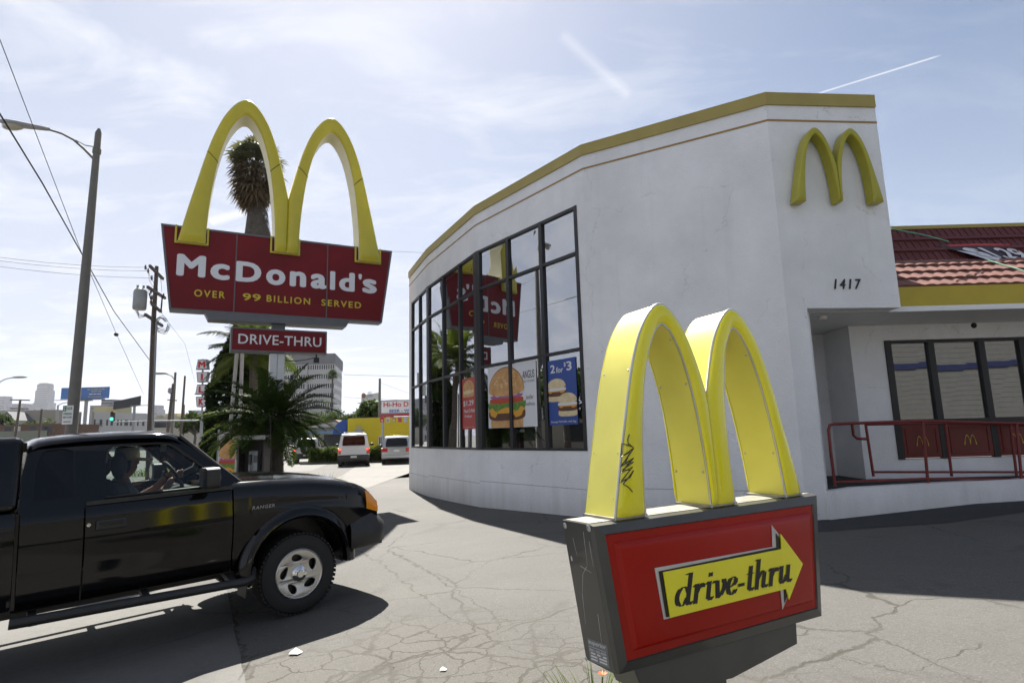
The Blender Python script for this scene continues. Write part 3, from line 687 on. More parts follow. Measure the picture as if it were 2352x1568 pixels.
m_joint = pm('joint_dark', (.12, .09, .01), .6)
tr = [(0, 0), (5.952, 0), (5.655, -2.201), (.297, -2.201)]
def inset(p, d):
    n = len(p); r = []
    cx = sum(q[0] for q in p)/n; cy = sum(q[1] for q in p)/n
    for i in range(n):
        a, b, c = Vector(p[i-1]), Vector(p[i]), Vector(p[(i+1) % n]); e, f = (b-a).normalized(), (c-b).normalized(); n1, n2 = Vector((-e.y, e.x)), Vector((-f.y, f.x))
        s = 1 if n1.dot(Vector((cx, cy))-b) > 0 else -1; m_ = (n1*s+n2*s).normalized(); r.append(tuple(b+m_*(d/max(.2, m_.dot(n1*s)))))
    return r
def ring(b, A, za, B, zb):
    n = len(A); k = len(b.v); b.v += [(x, y, za) for x, y in A]+[(x, y, zb) for x, y in B]
    for i in range(n): b.f.append((k+i, k+(i+1) % n, k+n+(i+1) % n, k+n+i))
    return b
for sg, zf in ((1, 0), (-1, -DEP)):
    b = MB(); ins = inset(tr, .045); b.poly([(x, y, zf-.015*sg) for x, y in (ins if sg > 0 else ins[::-1])]); b.build('panel', m_sred, sign, FS)
    b = MB(); ring(b, tr, zf, inset(tr, .05), zf); ring(b, inset(tr, .05), zf, inset(tr, .05), zf-.02*sg)
    for xx in (1.752, 4.09): b.bx(xx-.012, xx+.012, -2.15, -.05, min(zf-.013*sg, zf-.005*sg), max(zf-.013*sg, zf-.005*sg))
    b.build('frame', m_sgrey if sg > 0 else m_sgrey, sign, FS)
for sg in (1, -1):
    Fs = FS if sg > 0 else FS @ Matrix.Translation((5.952, 0, -DEP)) @ Matrix.Rotation(math.pi, 4, 'Y')
    word = [('M', .40, -1.307, 1.055, -.736), ('c', 1.165, -1.33, 1.62, -.90), ('D', 1.76, -1.325, 2.38, -.775), ('o', 2.50, -1.345, 2.99, -.905), ('n', 3.10, -1.335, 3.53, -.905), ('a', 3.65, -1.345, 4.08, -.915), ('l', 4.17, -1.34, 4.31, -.80), ('d', 4.42, -1.345, 4.86, -.79), ("'", 4.965, -.965, 5.06, -.80), ('s', 5.08, -1.352, 5.50, -.925)]
    for (ch, x0, ya, x1, yb) in word: text(ch, (x0, ya, x1, yb), -.012, m_swhite, sign, Fs, 'lettering', bold=.045 if ch in "Mc Donad's" else .03)
    for (s, x0, x1) in (('OVER', .825, 1.53), ('99', 1.95, 2.39), ('BILLION', 2.535, 3.65), ('SERVED', 3.95, 5.05)):
        text(s, (x0, -1.815 if s != '99' else -1.82, x1, -1.63), -.012, m_ltyel, sign, Fs, 'lettering', bold=.022, space=1.3 if s != '99' else 1.1)
b = MB(); ring(b, tr, 0, tr, -DEP); b.build('cabinet', m_sgrey, sign, FS)
arches(sign, FS, (1.85, 4.115), -.44, 4.19, 1.455, .83, .13, -DEP-.13, m_syel, m_sside, bulge=.07, joints=(.60,), mj=m_joint, hin=3.73)
for (x0, x1, zz) in ((.35, 1.06, -.47), (2.60, 3.31, -.47), (4.87, 5.57, -.47)):
    for sg, zf in ((1, .0), (-1, -DEP)):
        b = MB(); z0, z1 = sorted((zf-.01*sg, zf+.05*sg)); b.bx(x0-.03, x0+.015, zz, .0, z0, z1); b.bx(x1-.015, x1+.03, zz, .0, z0, z1); b.bx(x0+.016, x1-.016, zz, zz+.05, z0, z1); b.build('leg_socket', m_syel, sign, FS)
b = MB(); b.hexa([(1.17, -2.39, .06), (4.62, -2.39, .06), (4.62, -2.39, -DEP-.06), (1.17, -2.39, -DEP-.06), (1.08, -2.203, .06), (4.72, -2.203, .06), (4.72, -2.203, -DEP-.06), (1.08, -2.203, -DEP-.06)]); b.build('beam', m_sgrey, sign, FS)
b = MB(); b.bx(2.70, 3.03, -2.62, -2.392, -DEP/2-.12, -DEP/2+.12); b.build('post_head', m_sgrey, sign, FS)
b = MB(); b.bx(2.68, 2.86, -7.1, -3.19, -DEP/2-.16, -DEP/2+.16); b.bx(2.866, 3.045, -7.1, -3.19, -DEP/2-.15, -DEP/2+.15); b.build('post', m_white, sign, FS, bevel=.012)
# drive-thru board below: a board of its own on the same post
dtb = [(1.71, -2.545), (4.116, -2.545), (4.116, -3.18), (1.71, -3.18)]
b = MB(); ring(b, dtb, .02, dtb, -DEP-.02); ring(b, dtb, .02, inset(dtb, .04), .02); ring(b, dtb, -DEP-.02, inset(dtb, .04), -DEP-.02); b.build('drive_thru_cabinet', m_sgrey, sign, FS)
for sg in (1, -1):
    Fs = FS if sg > 0 else FS @ Matrix.Translation((5.826, 0, -DEP)) @ Matrix.Rotation(math.pi, 4, 'Y')
    b = MB(); i_ = inset(dtb, .04); b.poly([(x, y, .012) for x, y in i_]); pn = b.build('drive_thru_panel', m_sred, sign, Fs)
    text('DRIVE-THRU', (1.89, -2.98, 3.97, -2.72), .013, m_swhite, sign, Fs, 'lettering', bold=.012, space=1.05)
b = MB(); b.bx(3.78, 3.92, -3.42, -3.28, -.1, .04); b.bx(3.83, 3.87, -3.28, -3.18, -.05, -.01); b.build('floodlight', m_black, sign, FS)
b = MB(); b.tube([(3.03, -3.36, -.1), (3.3, -3.38, -.08), (3.6, -3.33, -.06), (3.84, -3.27, -.04)], .012, 6); b.build('cable', m_black, sign, FS)
b = MB(); b.bx(2.2, 3.5, -7.1, -6.98, -DEP/2-.5, -DEP/2+.5); b.build('footing', m_conc, sign, FS)
# ================================================================ drive-thru sign in the foreground
OD = Vector((0.28765775, 2.3, 1.25321913)); sv = Vector((0.88281312, 0.46940006, 0.01745241)); uv = Vector((-0.02360062, 0.0072174, 0.99969541))
FD = frame_from(OD, sv, uv)
def lD(x, y, z=0): return loc(FD, z, 1241.8+.5721*x, 671.2+.5721*y)
gzd = gz(.8, 2.6)
dts = thing('drive_thru_sign', 'grey and red drive-thru direction sign with yellow arrow and yellow arches in the foreground', 'sign', (.82, 2.69, gzd), rot=FD.to_3x3() @ Matrix.Rotation(rad(-90), 3, 'X'))
m_ol = pm('sign_olive', (.055, .055, .048), .38, var=.15, vscale=6, coat=.25, bump=.05, bscale=120)
m_olt = pm('sign_top_metal', (.30, .29, .25), .4, metal=.4, var=.3, vscale=10)
m_dred = pm('plastic_red', (.33, .009, .003), .24, var=.08, vscale=2, coat=.0, spec=.25)
m_dyel = pm('plastic_yellow', (.82, .75, .012), .2, var=.04, vscale=4, coat=.5, trans=.0)
m_dside = pm('enamel_yellow', (.76, .70, .13), .42, var=.09, vscale=3)
m_silv = pm('silver_trim', (.55, .55, .55), .3, metal=.7, var=.1)
m_blk = pm('black_ink', (.006, .006, .006), .35)
m_screw = pm('screw_metal', (.45, .45, .44), .35, metal=.8)
bo = [(0, 0), (1.321, 0), (1.245, -.544), (.073, -.544)]; BD = .24
ri = [(.054, -.042), (1.263, -.046), (1.203, -.494), (.110, -.498)]
b = MB(); ring(b, bo, -.035, bo, -BD+.02); ring(b, bo, -BD+.02, inset(bo, .02), -BD); b.poly([(x, y, -BD) for x, y in inset(bo, .02)]); b.build('cabinet', m_ol, dts, FD)
b = MB(); ring(b, bo, -.034, inset(bo, .006), -.012); ring(b, inset(bo, .006), -.012, inset(ri, -.004), .0); ring(b, inset(ri, -.004), .0, ri, -.008); b.build('retainer_frame', m_ol, dts, FD)
b = MB(); b.bx(.01, 1.311, .0008, .0025, -BD+.03, -.045); b.build('top_plate', m_olt, dts, FD)
b = MB(); ring(b, ri, -.006, inset(ri, .03), -.004); ring(b, inset(ri, .03), -.004, inset(ri, .045), .014); ring(b, inset(ri, .045), .014, inset(ri, .058), .018); b.poly([(x, y, .018) for x, y in inset(ri, .058)])
fp = b.build('face_panel', m_dred, dts, FD, smooth=25, merge=.0005)
AR = [(455, 1105), (928, 1020), (925, 933), (1043, 1085), (968, 1272), (960, 1192), (492, 1312)]
AB = [(470, 1118), (943, 1022), (940, 965), (1035, 1087), (975, 1245), (972, 1186), (500, 1302)]
AY = [(484, 1120), (958, 1028), (955, 968), (1043, 1087), (988, 1230), (976, 1187), (512, 1302)]
def flatp(P, z, th_, m, name, parent):
    b = MB(); pts = [(*lD(x, y, .018), z) for x, y in P]; b.prism(pts, (0, 0, th_)); return b.build(name, m, parent, FD, bevel=.0012)
ar0 = flatp(AR, .0185, .004, m_silv, 'arrow_outline', dts); flatp(AB, .023, .002, m_blk, 'arrow_shadow', ar0); flatp(AY, .0255, .006, m_dyel, 'arrow', dts)
# hand-drawn italic letters: a broad pen of fixed angle along polylines
def arc(cx, cy, rx, ry, a0, a1, n=14): return [(cx+rx*math.cos(rad(a0+(a1-a0)*i/n)), cy+ry*math.sin(rad(a0+(a1-a0)*i/n))) for i in range(n+1)]
GL = {'d': (.88, [arc(.40, .5, .30, .46, 75, 285), [(.70, 1.62), (.70, .14)], [(.44, 1.57), (.70, 1.62)], [(.70, .14), (.78, .02), (.90, .16)], [(.44, .04), (.56, .16), (.66, .40)], [(.46, .95), (.60, .86), (.68, .66)]]),
 'r': (.66, [[(.02, .86), (.16, .97)], [(.22, .98), (.22, .0)], [(.24, .55), (.34, .85), (.48, .97), (.58, .93)], [(.54, .92), (.55, .76)]]),
 'i': (.46, [[(.02, .86), (.16, .97)], [(.22, .98), (.22, .12)], [(.22, .12), (.32, .02), (.44, .16)], [(.24, 1.42), (.24, 1.24)]]),
 'v': (.74, [[(.0, .84), (.08, .95), (.15, .9)], [(.18, .92), (.26, .3), (.30, .04)], [(.32, .02), (.46, .14), (.60, .45), (.62, .75), (.55, .95)], [(.54, .95), (.56, .80)]]),
 'e': (.64, [arc(.32, .5, .24, .46, 110, 270), arc(.32, .5, .24, .46, 270, 330, 5), [(.14, .44), (.38, .52), (.50, .66), (.50, .84), (.40, .95), (.28, .94)]]),
 '-': (.44, [[(.06, .46), (.34, .46)], [(.06, .50), (.34, .50)], [(.06, .42), (.34, .42)], [(.06, .38), (.34, .38)]]),
 't': (.48, [[(.04, .94), (.44, .94)], [(.24, 1.34), (.24, .12)], [(.24, .12), (.34, .02), (.46, .16)]]),
 'h': (.84, [[(.0, 1.57), (.16, 1.62)], [(.20, 1.62), (.20, 0)], [(.22, .55), (.36, .86), (.50, .96), (.60, .88)], [(.62, .86), (.60, .14)], [(.60, .14), (.70, .02), (.82, .16)]]),
 'u': (.84, [[(.0, .86), (.12, .97)], [(.18, .98), (.18, .18)], [(.19, .16), (.28, .02), (.42, .10), (.56, .45)], [(.62, .98), (.62, .12)], [(.62, .12), (.72, .02), (.84, .16)]])}
def nib(body, wide=.245, thin=.05, slant=.22, gap=.02):
    b = MB(); x = 0; k = 0
    for ch in body:
        adv, st = GL[ch]
        for pl in st:
            for (p, q) in zip(pl, pl[1:]):
                w = wide if abs(q[1]-p[1]) > 1.1*abs(q[0]-p[0]) or ch == '-' else wide*.42
                t = thin; k += 1
                P = [(p[0]-w/2, p[1]-t/2), (p[0]+w/2, p[1]+t/2), (q[0]+w/2, q[1]+t/2), (q[0]-w/2, q[1]-t/2)]
                P2 = [(p[0]-w/2, p[1]+t/2), (p[0]+w/2, p[1]-t/2), (q[0]+w/2, q[1]-t/2), (q[0]-w/2, q[1]+t/2)]
                for Q in (P, P2): k += 1; b.poly([(x+u+v*slant, v, k*1e-5) for u, v in Q])
        x += adv+gap
    return b, x
nb, tw = nib('drive-thru')
bl, br = lD(535, 1268, .032), lD(1000, 1160, .032); tpd = lD(575, 1128, .032); xh = (tpd[1]-bl[1])/1.65
sx_ = (br[0]-bl[0])/(tw-.05)
nb.v = [(bl[0]+x*sx_-.0, bl[1]+(br[1]-bl[1])*(x/tw)+y*xh, .0318+z) for x, y, z in nb.v]
nb.build('lettering', m_blk, dts, FD, fixn=False)
arches(dts, FD, (.455, .895), .0, .886, .332, .182, -.035, -.238, m_dyel, m_dside, bulge=.022, trim=m_silv, hin=.797, ish=(.004, .058), wins=(.182, .168))
b = MB()
for (x0, x1) in ((.115, .285), (.625, .795), (1.09, 1.235)): b = MB(); b.bx(x0, x1, .0028, .012, -.236, -.028); b.build('base_plate', m_olt, dts, FD)
b = MB()
def scr(x, y, z, nx, ny, r=.006): v = Vector((nx, ny, 0)); b = MB(); b.ball((x+nx*.001, y+ny*.001, z), (r if not nx else r*.6, r if not ny else r*.6, r), 8, 4); b.build('screw', m_screw, dts, FD, smooth=60)
O, I = arch_curves(.455, 0, .886, .33, .182, -1, .67, .797); O2, I2 = arch_curves(.895, 0, .886, .335, .168, 1, .675, .797, .058)
for C, js, sx in ((O, (3, 9, 19, 30), -1), (I, (45, 53, 66), -1), (I2, (48, 64), -1)):
    for j in js:
        x, y = C[j]; scr(x, y, -.055, 1, 0); scr(x, y, -.22, 1, 0)
# skirt and pole below
sk = [(.16, -.546), (1.087, -.546), (1.078, -.632), (.66, -.685), (.2, -.645)]
b = MB(); b.prism([(x, y, -.03) for x, y in sk], (0, 0, -.18)); b.build('skirt', m_ol, dts, FD, bevel=.004)
b = MB(); b.bx(.42, .64, -1.45, -.66, -.21, -.04); b.build('pole', m_ol, dts, FD, bevel=.008)
# side panel: screws, dents, sticker
sd0, sd1 = Vector((0, 0, -.035)), Vector((.073, -.544, -.035)); ex = Vector((0, 0, 1)); ey = (sd0-sd1).normalized()
Fsd = FD @ frame_from(sd1, ex, ey)     # x towards the front, y up the side, z out to the left
def lS(x, y): return loc(Fsd, 0, 1241.8+.5721*x, 671.2+.5721*y)
for (x, y, r) in ((98, 935, .011), (193, 946, .012), (183, 1468, .008)):
    u, v = lS(x, y); b = MB(); b.lathe([(0, .004), (r*.5, .004), (r, .001), (r*1.15, 0)], (0, 0, 0), 'z', 14); k = len(b.v)-4*14; b.v[k:] = [(p[0]+u, p[1]+v, p[2]+.0008) for p in b.v[k:]]; b.build('screw', m_screw, dts, Fsd, smooth=60)
b = MB()
def scratch(P, w=.0012):
    q = [lS(*p) for p in P]
    for p0, p1 in zip(q, q[1:]):
        d = (Vector(p1)-Vector(p0)).normalized(); n = Vector((-d.y, d.x))*w; b.quad((p0[0]-n.x, p0[1]-n.y, .0007), (p0[0]+n.x, p0[1]+n.y, .0007), (p1[0]+n.x*.4, p1[1]+n.y*.4, .0007), (p1[0]-n.x*.4, p1[1]-n.y*.4, .0007))
for P in (((130, 985), (148, 1060)), ((172, 960), (188, 1095)), ((195, 1000), (212, 1100)), ((160, 1097), (205, 1125)), ((185, 1100), (170, 1130), (168, 1210), (181, 1330)), ((230, 1290), (250, 1440))): scratch(P)
u, v = lS(125, 1067); b.poly([(u+.006*math.cos(a*.7), v+.011*math.sin(a*.7), .0008) for a in range(9)])
b.build('scratches', pm('bare_metal', (.5, .5, .48), .5), dts, Fsd)
def lbox(x0, y0, x1, y1): a, c = lS(x0, y0), lS(x1, y1); return (min(a[0], c[0]), min(a[1], c[1]), max(a[0], c[0]), max(a[1], c[1]))
c4 = [lS(*p) for p in ((188, 1385), (268, 1415), (278, 1508), (200, 1478))]
b = MB(); b.poly([(x, y, .0009) for x, y in c4]); b.build('sticker', pm('sticker_grey', (.16, .17, .17), .5), dts, Fsd)
def lf(u, v):  # sticker coordinates 0..1 -> side panel
    A, B, C, D_ = map(Vector, c4); p = (A.lerp(B, u)).lerp(D_.lerp(C, u), 1-v); return p.x, p.y
ms_ = pm('sticker_white', (.6, .6, .6), .5)
for (s, x0, y0, x1, y1) in (('superior', .06, .74, .94, .97), ('electrical advertising', .08, .64, .92, .70), ('800 / 995-9099', .08, .49, .92, .60)): text(s, (x0, y0, x1, y1), .0012, ms_, dts, Fsd, 'lettering', bold=.012, depth=0, fn=lf)
b = MB()
for r, y in enumerate((.36, .23, .10)):
    for (x0, x1) in ((.08, .42), (.52, .9)) if r != 0 else ((.1, .34), (.42, .6), (.72, .9)):
        b.poly([(*lf(x0, y), .0012), (*lf(x1, y), .0012), (*lf(x1, y+.07), .0012), (*lf(x0, y+.07), .0012)])
b.build('sticker_lines', ms_, dts, Fsd)
# graffiti scrawl on the left leg
b = MB(); zg = -.035+.0215
def gl(P, w=.0024):
    q = [lD(x, y, zg) for x, y in P]
    b.tube([(x, y, zg+.002) for x, y in q], w, 5)
gl(((355, 570), (348, 590), (350, 606), (372, 622), (345, 612), (325, 606), (320, 660), (345, 645), (372, 625), (340, 672), (318, 700), (372, 665), (350, 690), (322, 724), (368, 700), (335, 742), (318, 762), (358, 742), (372, 715), (345, 752), (330, 768), (352, 782), (368, 800)))
gl(((330, 655), (360, 640), (335, 690), (372, 680), (328, 712), (360, 712)))
b.build('graffiti', pm('marker_ink', (.05, .045, .03), .4), dts, FD)
# ================================================================ black pickup truck (x forward, y left, z up; origin on the ground under the front axle)
TM = Matrix.Rotation(rad(42), 3, 'Z') @ Matrix.Rotation(rad(-1.7), 3, 'Y')
truck = thing('pickup_truck', 'black four-wheel-drive pickup truck turning in at the left with a driver in a tan hat', 'pickup truck', (-2.59, 6.41, .003), rot=TM)
def carpaint(name, col, metal=0.0, rough=.18, coat=.3):
    m = pm(name, col, rough, metal=metal, coat=coat, spec=.5 if col[0] > .1 else .42); return m
m_tblack = carpaint('black_car_paint', (.002, .002, .0025), rough=.09, coat=0)
m_plast = pm('black_plastic', (.018, .018, .019), .5, var=.2, vscale=20, bump=.05, bscale=200)
m_tyre = pm('tyre_rubber', (.014, .014, .014), .75, var=.2, vscale=15)
m_alloy = pm('alloy', (.55, .54, .52), .28, metal=.9, var=.08, vscale=8)
m_chrome = pm('chrome', (.75, .75, .75), .08, metal=1)
m_cgl = glassmat('car_glass', (.62, .68, .66), .0, ior=1.45)
m_cgd = pm('dark_car_glass', (.003, .003, .004), .04, spec=.35)
m_amber = pm('amber_lens', (.85, .30, .01), .15, coat=1, trans=.3)
m_lampw = pm('clear_lens', (.5, .5, .5), .08, coat=1)
m_seat = pm('seat_grey', (.035, .035, .038), .8, var=.15)
def zsh(x):     # height of the shoulder line
    P = [(-2.4, 1.225), (-.61, 1.235), (-.60, 1.258), (-.3, 1.25), (.1, 1.222), (.4, 1.178), (.6, 1.125), (.72, 1.07), (.80, 1.0), (.84, .95)]
    for (a, b), (c, d) in zip(P, P[1:]):
        if x <= c: return b+(d-b)*max(0, (x-a)/(c-a))
    return P[-1][1]
def wf_(x):     # half width factor towards the nose
    return 1-.0*max(0, -x)-.10*sst((x-.45)/.42)**1.3
AX, AZ, AR_ = 0.0, .43, .455
def zlow(x):
    if abs(x-AX) < AR_: return max(.52, AZ+math.sqrt(AR_*AR_-(x-AX)**2))
    return .50 if x < 0 else .62
def ybody(z, zs):
    P = [(.45, .80), (.52, .822), (.62, .848), (.80, .872), (.95, .877), (1.06, .868), (1.13, .855), (1.20, .832), (1.26, .80)]
    s = 1.225/zs if zs < 1.225 else 1; z = .62+(z-.62)*(1.225-.62)/(zs-.62) if z > .62 else z
    for (a, b), (c, d) in zip(P, P[1:]):
        if z <= c: return b+(d-b)*max(0, (z-a)/(c-a))
    return .80
def body_side(sg, x0, x1, step=.03, crease=True):
    b = MB(); xs = []; x = x0
    while x < x1-1e-6: xs.append(x); x += step
    xs.append(x1)
    if x0 < -AR_ < x1: xs += [-AR_-.001, -AR_+.002, -AR_+.01, AR_-.01, AR_-.002, AR_+.001]
    xs = sorted(xs); T = [0, .06, .14, .22, .3, .38, .46, .54, .62, .7, .78, .85, .91, .96, 1]
    for x in xs:
        zs = zsh(x); zl = zlow(x); k = wf_(x)
        for t in T:
            z = zl+(zs-.045-zl)*t; y = ybody(z, zs)*k
            if crease: y -= .010*math.exp(-((z-1.02-(zs-1.225)*.6)/.018)**2)+.014*math.exp(-((z-.70)/.014)**2)+.006*sst((.70-z)/.03)
            b.v.append((x, sg*y, z))
    n = len(T)
    for i in range(len(xs)-1):
        for j in range(n-1): a = i*n+j; b.f.append((a, a+1, a+n+1, a+n))
    return b
def hood():
    b = MB(); xs = [-.62+i*.04 for i in range(37)]; xs = [x for x in xs if x <= .84]
    T = [0, .04, .09, .15, .22, .35, .5, .65, .78, .85, .91, .96, 1]
    for x in xs:
        zs = zsh(x); k = wf_(x); yb = ybody(zs-.045, zs)*k
        for t in [q-1 for q in T]+T[1:]:
            a = abs(t); 
            # round the shoulder, then a gentle dome with a raised centre
            y = yb*(1-(1-a))if False else yb*a
            e = (1-a)
            z = zs-.045+.045*min(1, math.sqrt(max(0, 1-(max(0, 1-e/.10))**2)))+.030*sst(e/.9)+.012*sst((e-.28)/.08)
            nose = sst((x-.60)/.24); z -= .0*nose
            b.v.append((x, t*yb if False else (1 if t > 0 else -1 if t < 0 else 0)*y, z))
    n = 2*len(T)-1
    for i in range(len(xs)-1):
        for j in range(n-1): a = i*n+j; b.f.append((a, a+1, a+n+1, a+n))
    return b
RX, CX = -2.05, -2.26
for sg in (-1, 1): body_side(sg, -.60, .84).build('fender', m_tblack, truck, local=True, smooth=40)
hood().build('hood', m_tblack, truck, local=True, smooth=35)
# nose: grille, lamps, bumper
b = MB(); zz = [(.62, .80), (.70, .83), (.90, .84)]
b.bx(.74, .80, -.72, .72, .60, .93); b.build('nose', m_plast, truck, local=True, bevel=.01)
b = MB(); b.bx(.80, .845, -.42, .42, .74, .93); g = b.build('grille', m_plast, truck, local=True, bevel=.01)
b = MB(); b.bx(.846, .856, -.40, .40, .83, .85); b.bx(.846, .856, -.012, .012, .75, .83); b.bx(.846, .856, -.012, .012, .851, .92); b.build('grille_bar', m_chrome, g, local=True)
for sg in (-1, 1):
    b = MB(); b.hexa([(.78, sg*.44, .75), (.845, sg*.44, .75), (.82, sg*.66, .76), (.76, sg*.66, .76), (.78, sg*.44, .93), (.84, sg*.44, .93), (.80, sg*.66, .94), (.74, sg*.66, .94)]); b.build('headlight', m_lampw, truck, local=True)
    b = MB(); b.hexa([(.60, sg*.80, .815), (.83, sg*.67, .815), (.80, sg*.66, .815), (.60, sg*.74, .815), (.62, sg*.81, 1.0), (.795, sg*.71, 1.0), (.77, sg*.68, 1.0), (.62, sg*.76, 1.0)])
    b = MB()
    def cl(u, v):
        x = .695+.150*u; zs = zsh(x); z0 = .865-.05*u; z1 = min(1.04, zs-.03); z = z0+(z1-z0)*v
        return (x, sg*(ybody(min(z, zs-.045), zs)*wf_(x)+.006+.008*math.sin(math.pi*v)), z)
    b.grid(cl, 8, 6); k = len(b.v); b.v += [(.86, sg*.66, .82), (.85, sg*.66, .92), (.845, sg*.66, .96)]; e = 8*7
    b.f += [(e, k, k+1, e+3), (e+3, k+1, k+2, e+6)]
    b.build('corner_lamp', m_amber, truck, local=True, smooth=60)
b = MB()
sec = [(.455, .0), (.47, .05), (.53, .085), (.62, .095), (.70, .09), (.75, .05), (.81, -.01)]     # z, bulge
path = [(.50, -.86), (.62, -.885), (.79, -.86), (.89, -.76), (.93, -.60), (.95, -.3), (.955, 0), (.95, .3), (.93, .60), (.89, .76), (.79, .86), (.62, .885), (.50, .86)]
for i, (x, y) in enumerate(path):
    a, c = path[max(0, i-1)], path[min(len(path)-1, i+1)]; t = Vector((c[0]-a[0], c[1]-a[1])).normalized(); n = Vector((t.y, -t.x))
    for (z, q) in sec: b.v.append((x+n.x*(q-.05), y+n.y*(q-.05), z+.03*sst((abs(y)-.5)/.4)*(z < .5)))
for i in range(len(path)-1):
    for j in range(len(sec)-1): a = i*7+j; b.f.append((a, a+1, a+8, a+7))
bp = b.build('front_bumper', m_plast, truck, local=True, smooth=50)
b = MB(); b.bx(.46, .86, -.84, .84, .50, .56); b.build('underpan', m_plast, truck, local=True)
# doors and cab side below the windows
b_ = body_side(-1, -1.665, -.612); dr = b_.build('door', m_tblack, truck, local=True, smooth=40)
b_ = body_side(1, -1.665, -.612); dl = b_.build('door', m_tblack, truck, local=True, smooth=40)
for sg in (-1, 1): body_side(sg, RX, -1.677).build('rear_door', m_tblack, truck, local=True, smooth=40)
# greenhouse sides
ZB = 1.18
def gy(z): return .815-(z-ZB)*.33-.25*max(0, z-1.60)
def gside(sg):
    outl = [(-2.06, ZB), (-2.045, 1.45), (-2.01, 1.62), (-1.965, 1.682), (-1.88, 1.70), (-1.5, 1.725), (-1.15, 1.72), (-1.04, 1.70), (-.97, 1.665), (-.86, 1.565), (-.55, 1.275), (-.50, 1.225), (-.54, ZB)]
    win = [(-1.535, 1.235), (-1.53, 1.50), (-1.515, 1.60), (-1.475, 1.635), (-1.15, 1.635), (-1.075, 1.62), (-1.02, 1.585), (-.74, 1.335), (-.70, 1.245)]
    rear = [(-1.985, 1.25), (-1.975, 1.48), (-1.95, 1.59), (-1.91, 1.63), (-1.80, 1.635), (-1.735, 1.61), (-1.725, 1.25)]
    me = curve_mesh([outl, win[::-1], rear[::-1]], .018, .006, 2)
    bm = bmesh.new(); bm.from_mesh(me)
    for v in bm.verts:
        x, z, e = v.co.x, v.co.y, v.co.z; v.co = (x, sg*(gy(z)-.024+e), z)
    bmesh.ops.recalc_face_normals(bm, faces=bm.faces); bm.to_mesh(me); bm.free()
    o = finish(me, 'cab_side', m_tblack, truck, local=True)
    b = MB(); b.v = [(x, sg*(gy(z)-.028), z) for x, z in win]; b.f = [tuple(range(len(win)))]; b.build('side_window', m_cgl, truck, local=True)
    b = MB(); b.v = [(x, sg*(gy(z)-.012), z) for x, z in [(p[0], p[1]) for p in rear]]; b.f = [tuple(range(len(rear)))]; b.build('rear_side_window', m_cgd, truck, local=True)
    s = MB(); s.tube([(x, sg*(gy(z)+.004), z) for x, z in win[1:]+[win[0]]], .009, 6); s.build('window_seal', m_plast, truck, local=True, smooth=60)
    s = MB(); s.beam((-1.66, sg*(gy(ZB)-.0), 1.205), (-.60, sg*(gy(ZB)), 1.215), .03, .03); s.build('belt_seal', m_plast, truck, local=True)
gside(-1); gside(1)
# roof with rounded rails
b = MB(); xs = [-2.02, -2.0, -1.96, -1.89, -1.7, -1.4, -1.2, -1.09, -1.03, -.98]; zr = [1.655, 1.70, 1.722, 1.735, 1.75, 1.757, 1.752, 1.742, 1.722, 1.69]
ys = [-1, -.985, -.95, -.9, -.82, -.6, -.3, 0, .3, .6, .82, .9, .95, .985, 1]
for x, z in zip(xs, zr):
    for q in ys: a = abs(q); b.v.append((x, q*.672, z-.052*(1-math.sqrt(max(0, 1-max(0, (a-.80)/.20)**2)))-.018*a*a))
for i in range(len(xs)-1):
    for j in range(14): a = i*15+j; b.f.append((a, a+1, a+16, a+15))
b.build('roof', m_tblack, truck, local=True, smooth=60)
# windscreen
b = MB(); b.grid(lambda u, v: (-.50-.50*u+.05*(1-(2*v-1)**2)*(1-.4*u), (2*v-1)*(.765-.13*u), 1.225+.46*u), 6, 10); b.build('windscreen', m_cgl, truck, local=True, smooth=180)
for sg in (-1, 1): b = MB(); b.tube([(-.49, sg*.775, 1.222), (-.74, sg*.715, 1.45), (-.99, sg*.645, 1.69)], .016, 8); b.build('pillar_trim', m_plast, truck, local=True, smooth=60)
b = MB(); b.bx(-.60, -.42, -.74, .74, 1.19, 1.222); b.build('cowl', m_plast, truck, local=True)
for y0, y1 in ((-.62, .02), (-.02, .55)): b = MB(); b.tube([(-.44, y0, 1.235), (-.45, y0+.05, 1.262), (-.55, y1, 1.285)], .007, 5); b.build('wiper', m_plast, truck, local=True)
b = MB(); b.bx(-2.06, -2.04, -.78, .78, ZB, 1.30); b.bx(-2.05, -2.025, -.66, .66, 1.62, 1.69); b.bx(-2.072, -2.05, -.80, .80, .5, ZB); b.build('cab_back', m_tblack, truck, local=True)
b = MB(); b.quad((-2.045, -.76, 1.30), (-2.045, .76, 1.30), (-2.025, .66, 1.62), (-2.025, -.66, 1.62)); b.build('rear_window', m_cgd, truck, local=True)
# door gaps
for x in (-.606, -1.671):
    b = MB()
    for sg in (-1, 1): b.bx(x-.006, x+.006, min(sg*.78, sg*.80), max(sg*.78, sg*.80), .5, 1.19)
    b.build('door_gap', m_blk, truck, local=True)
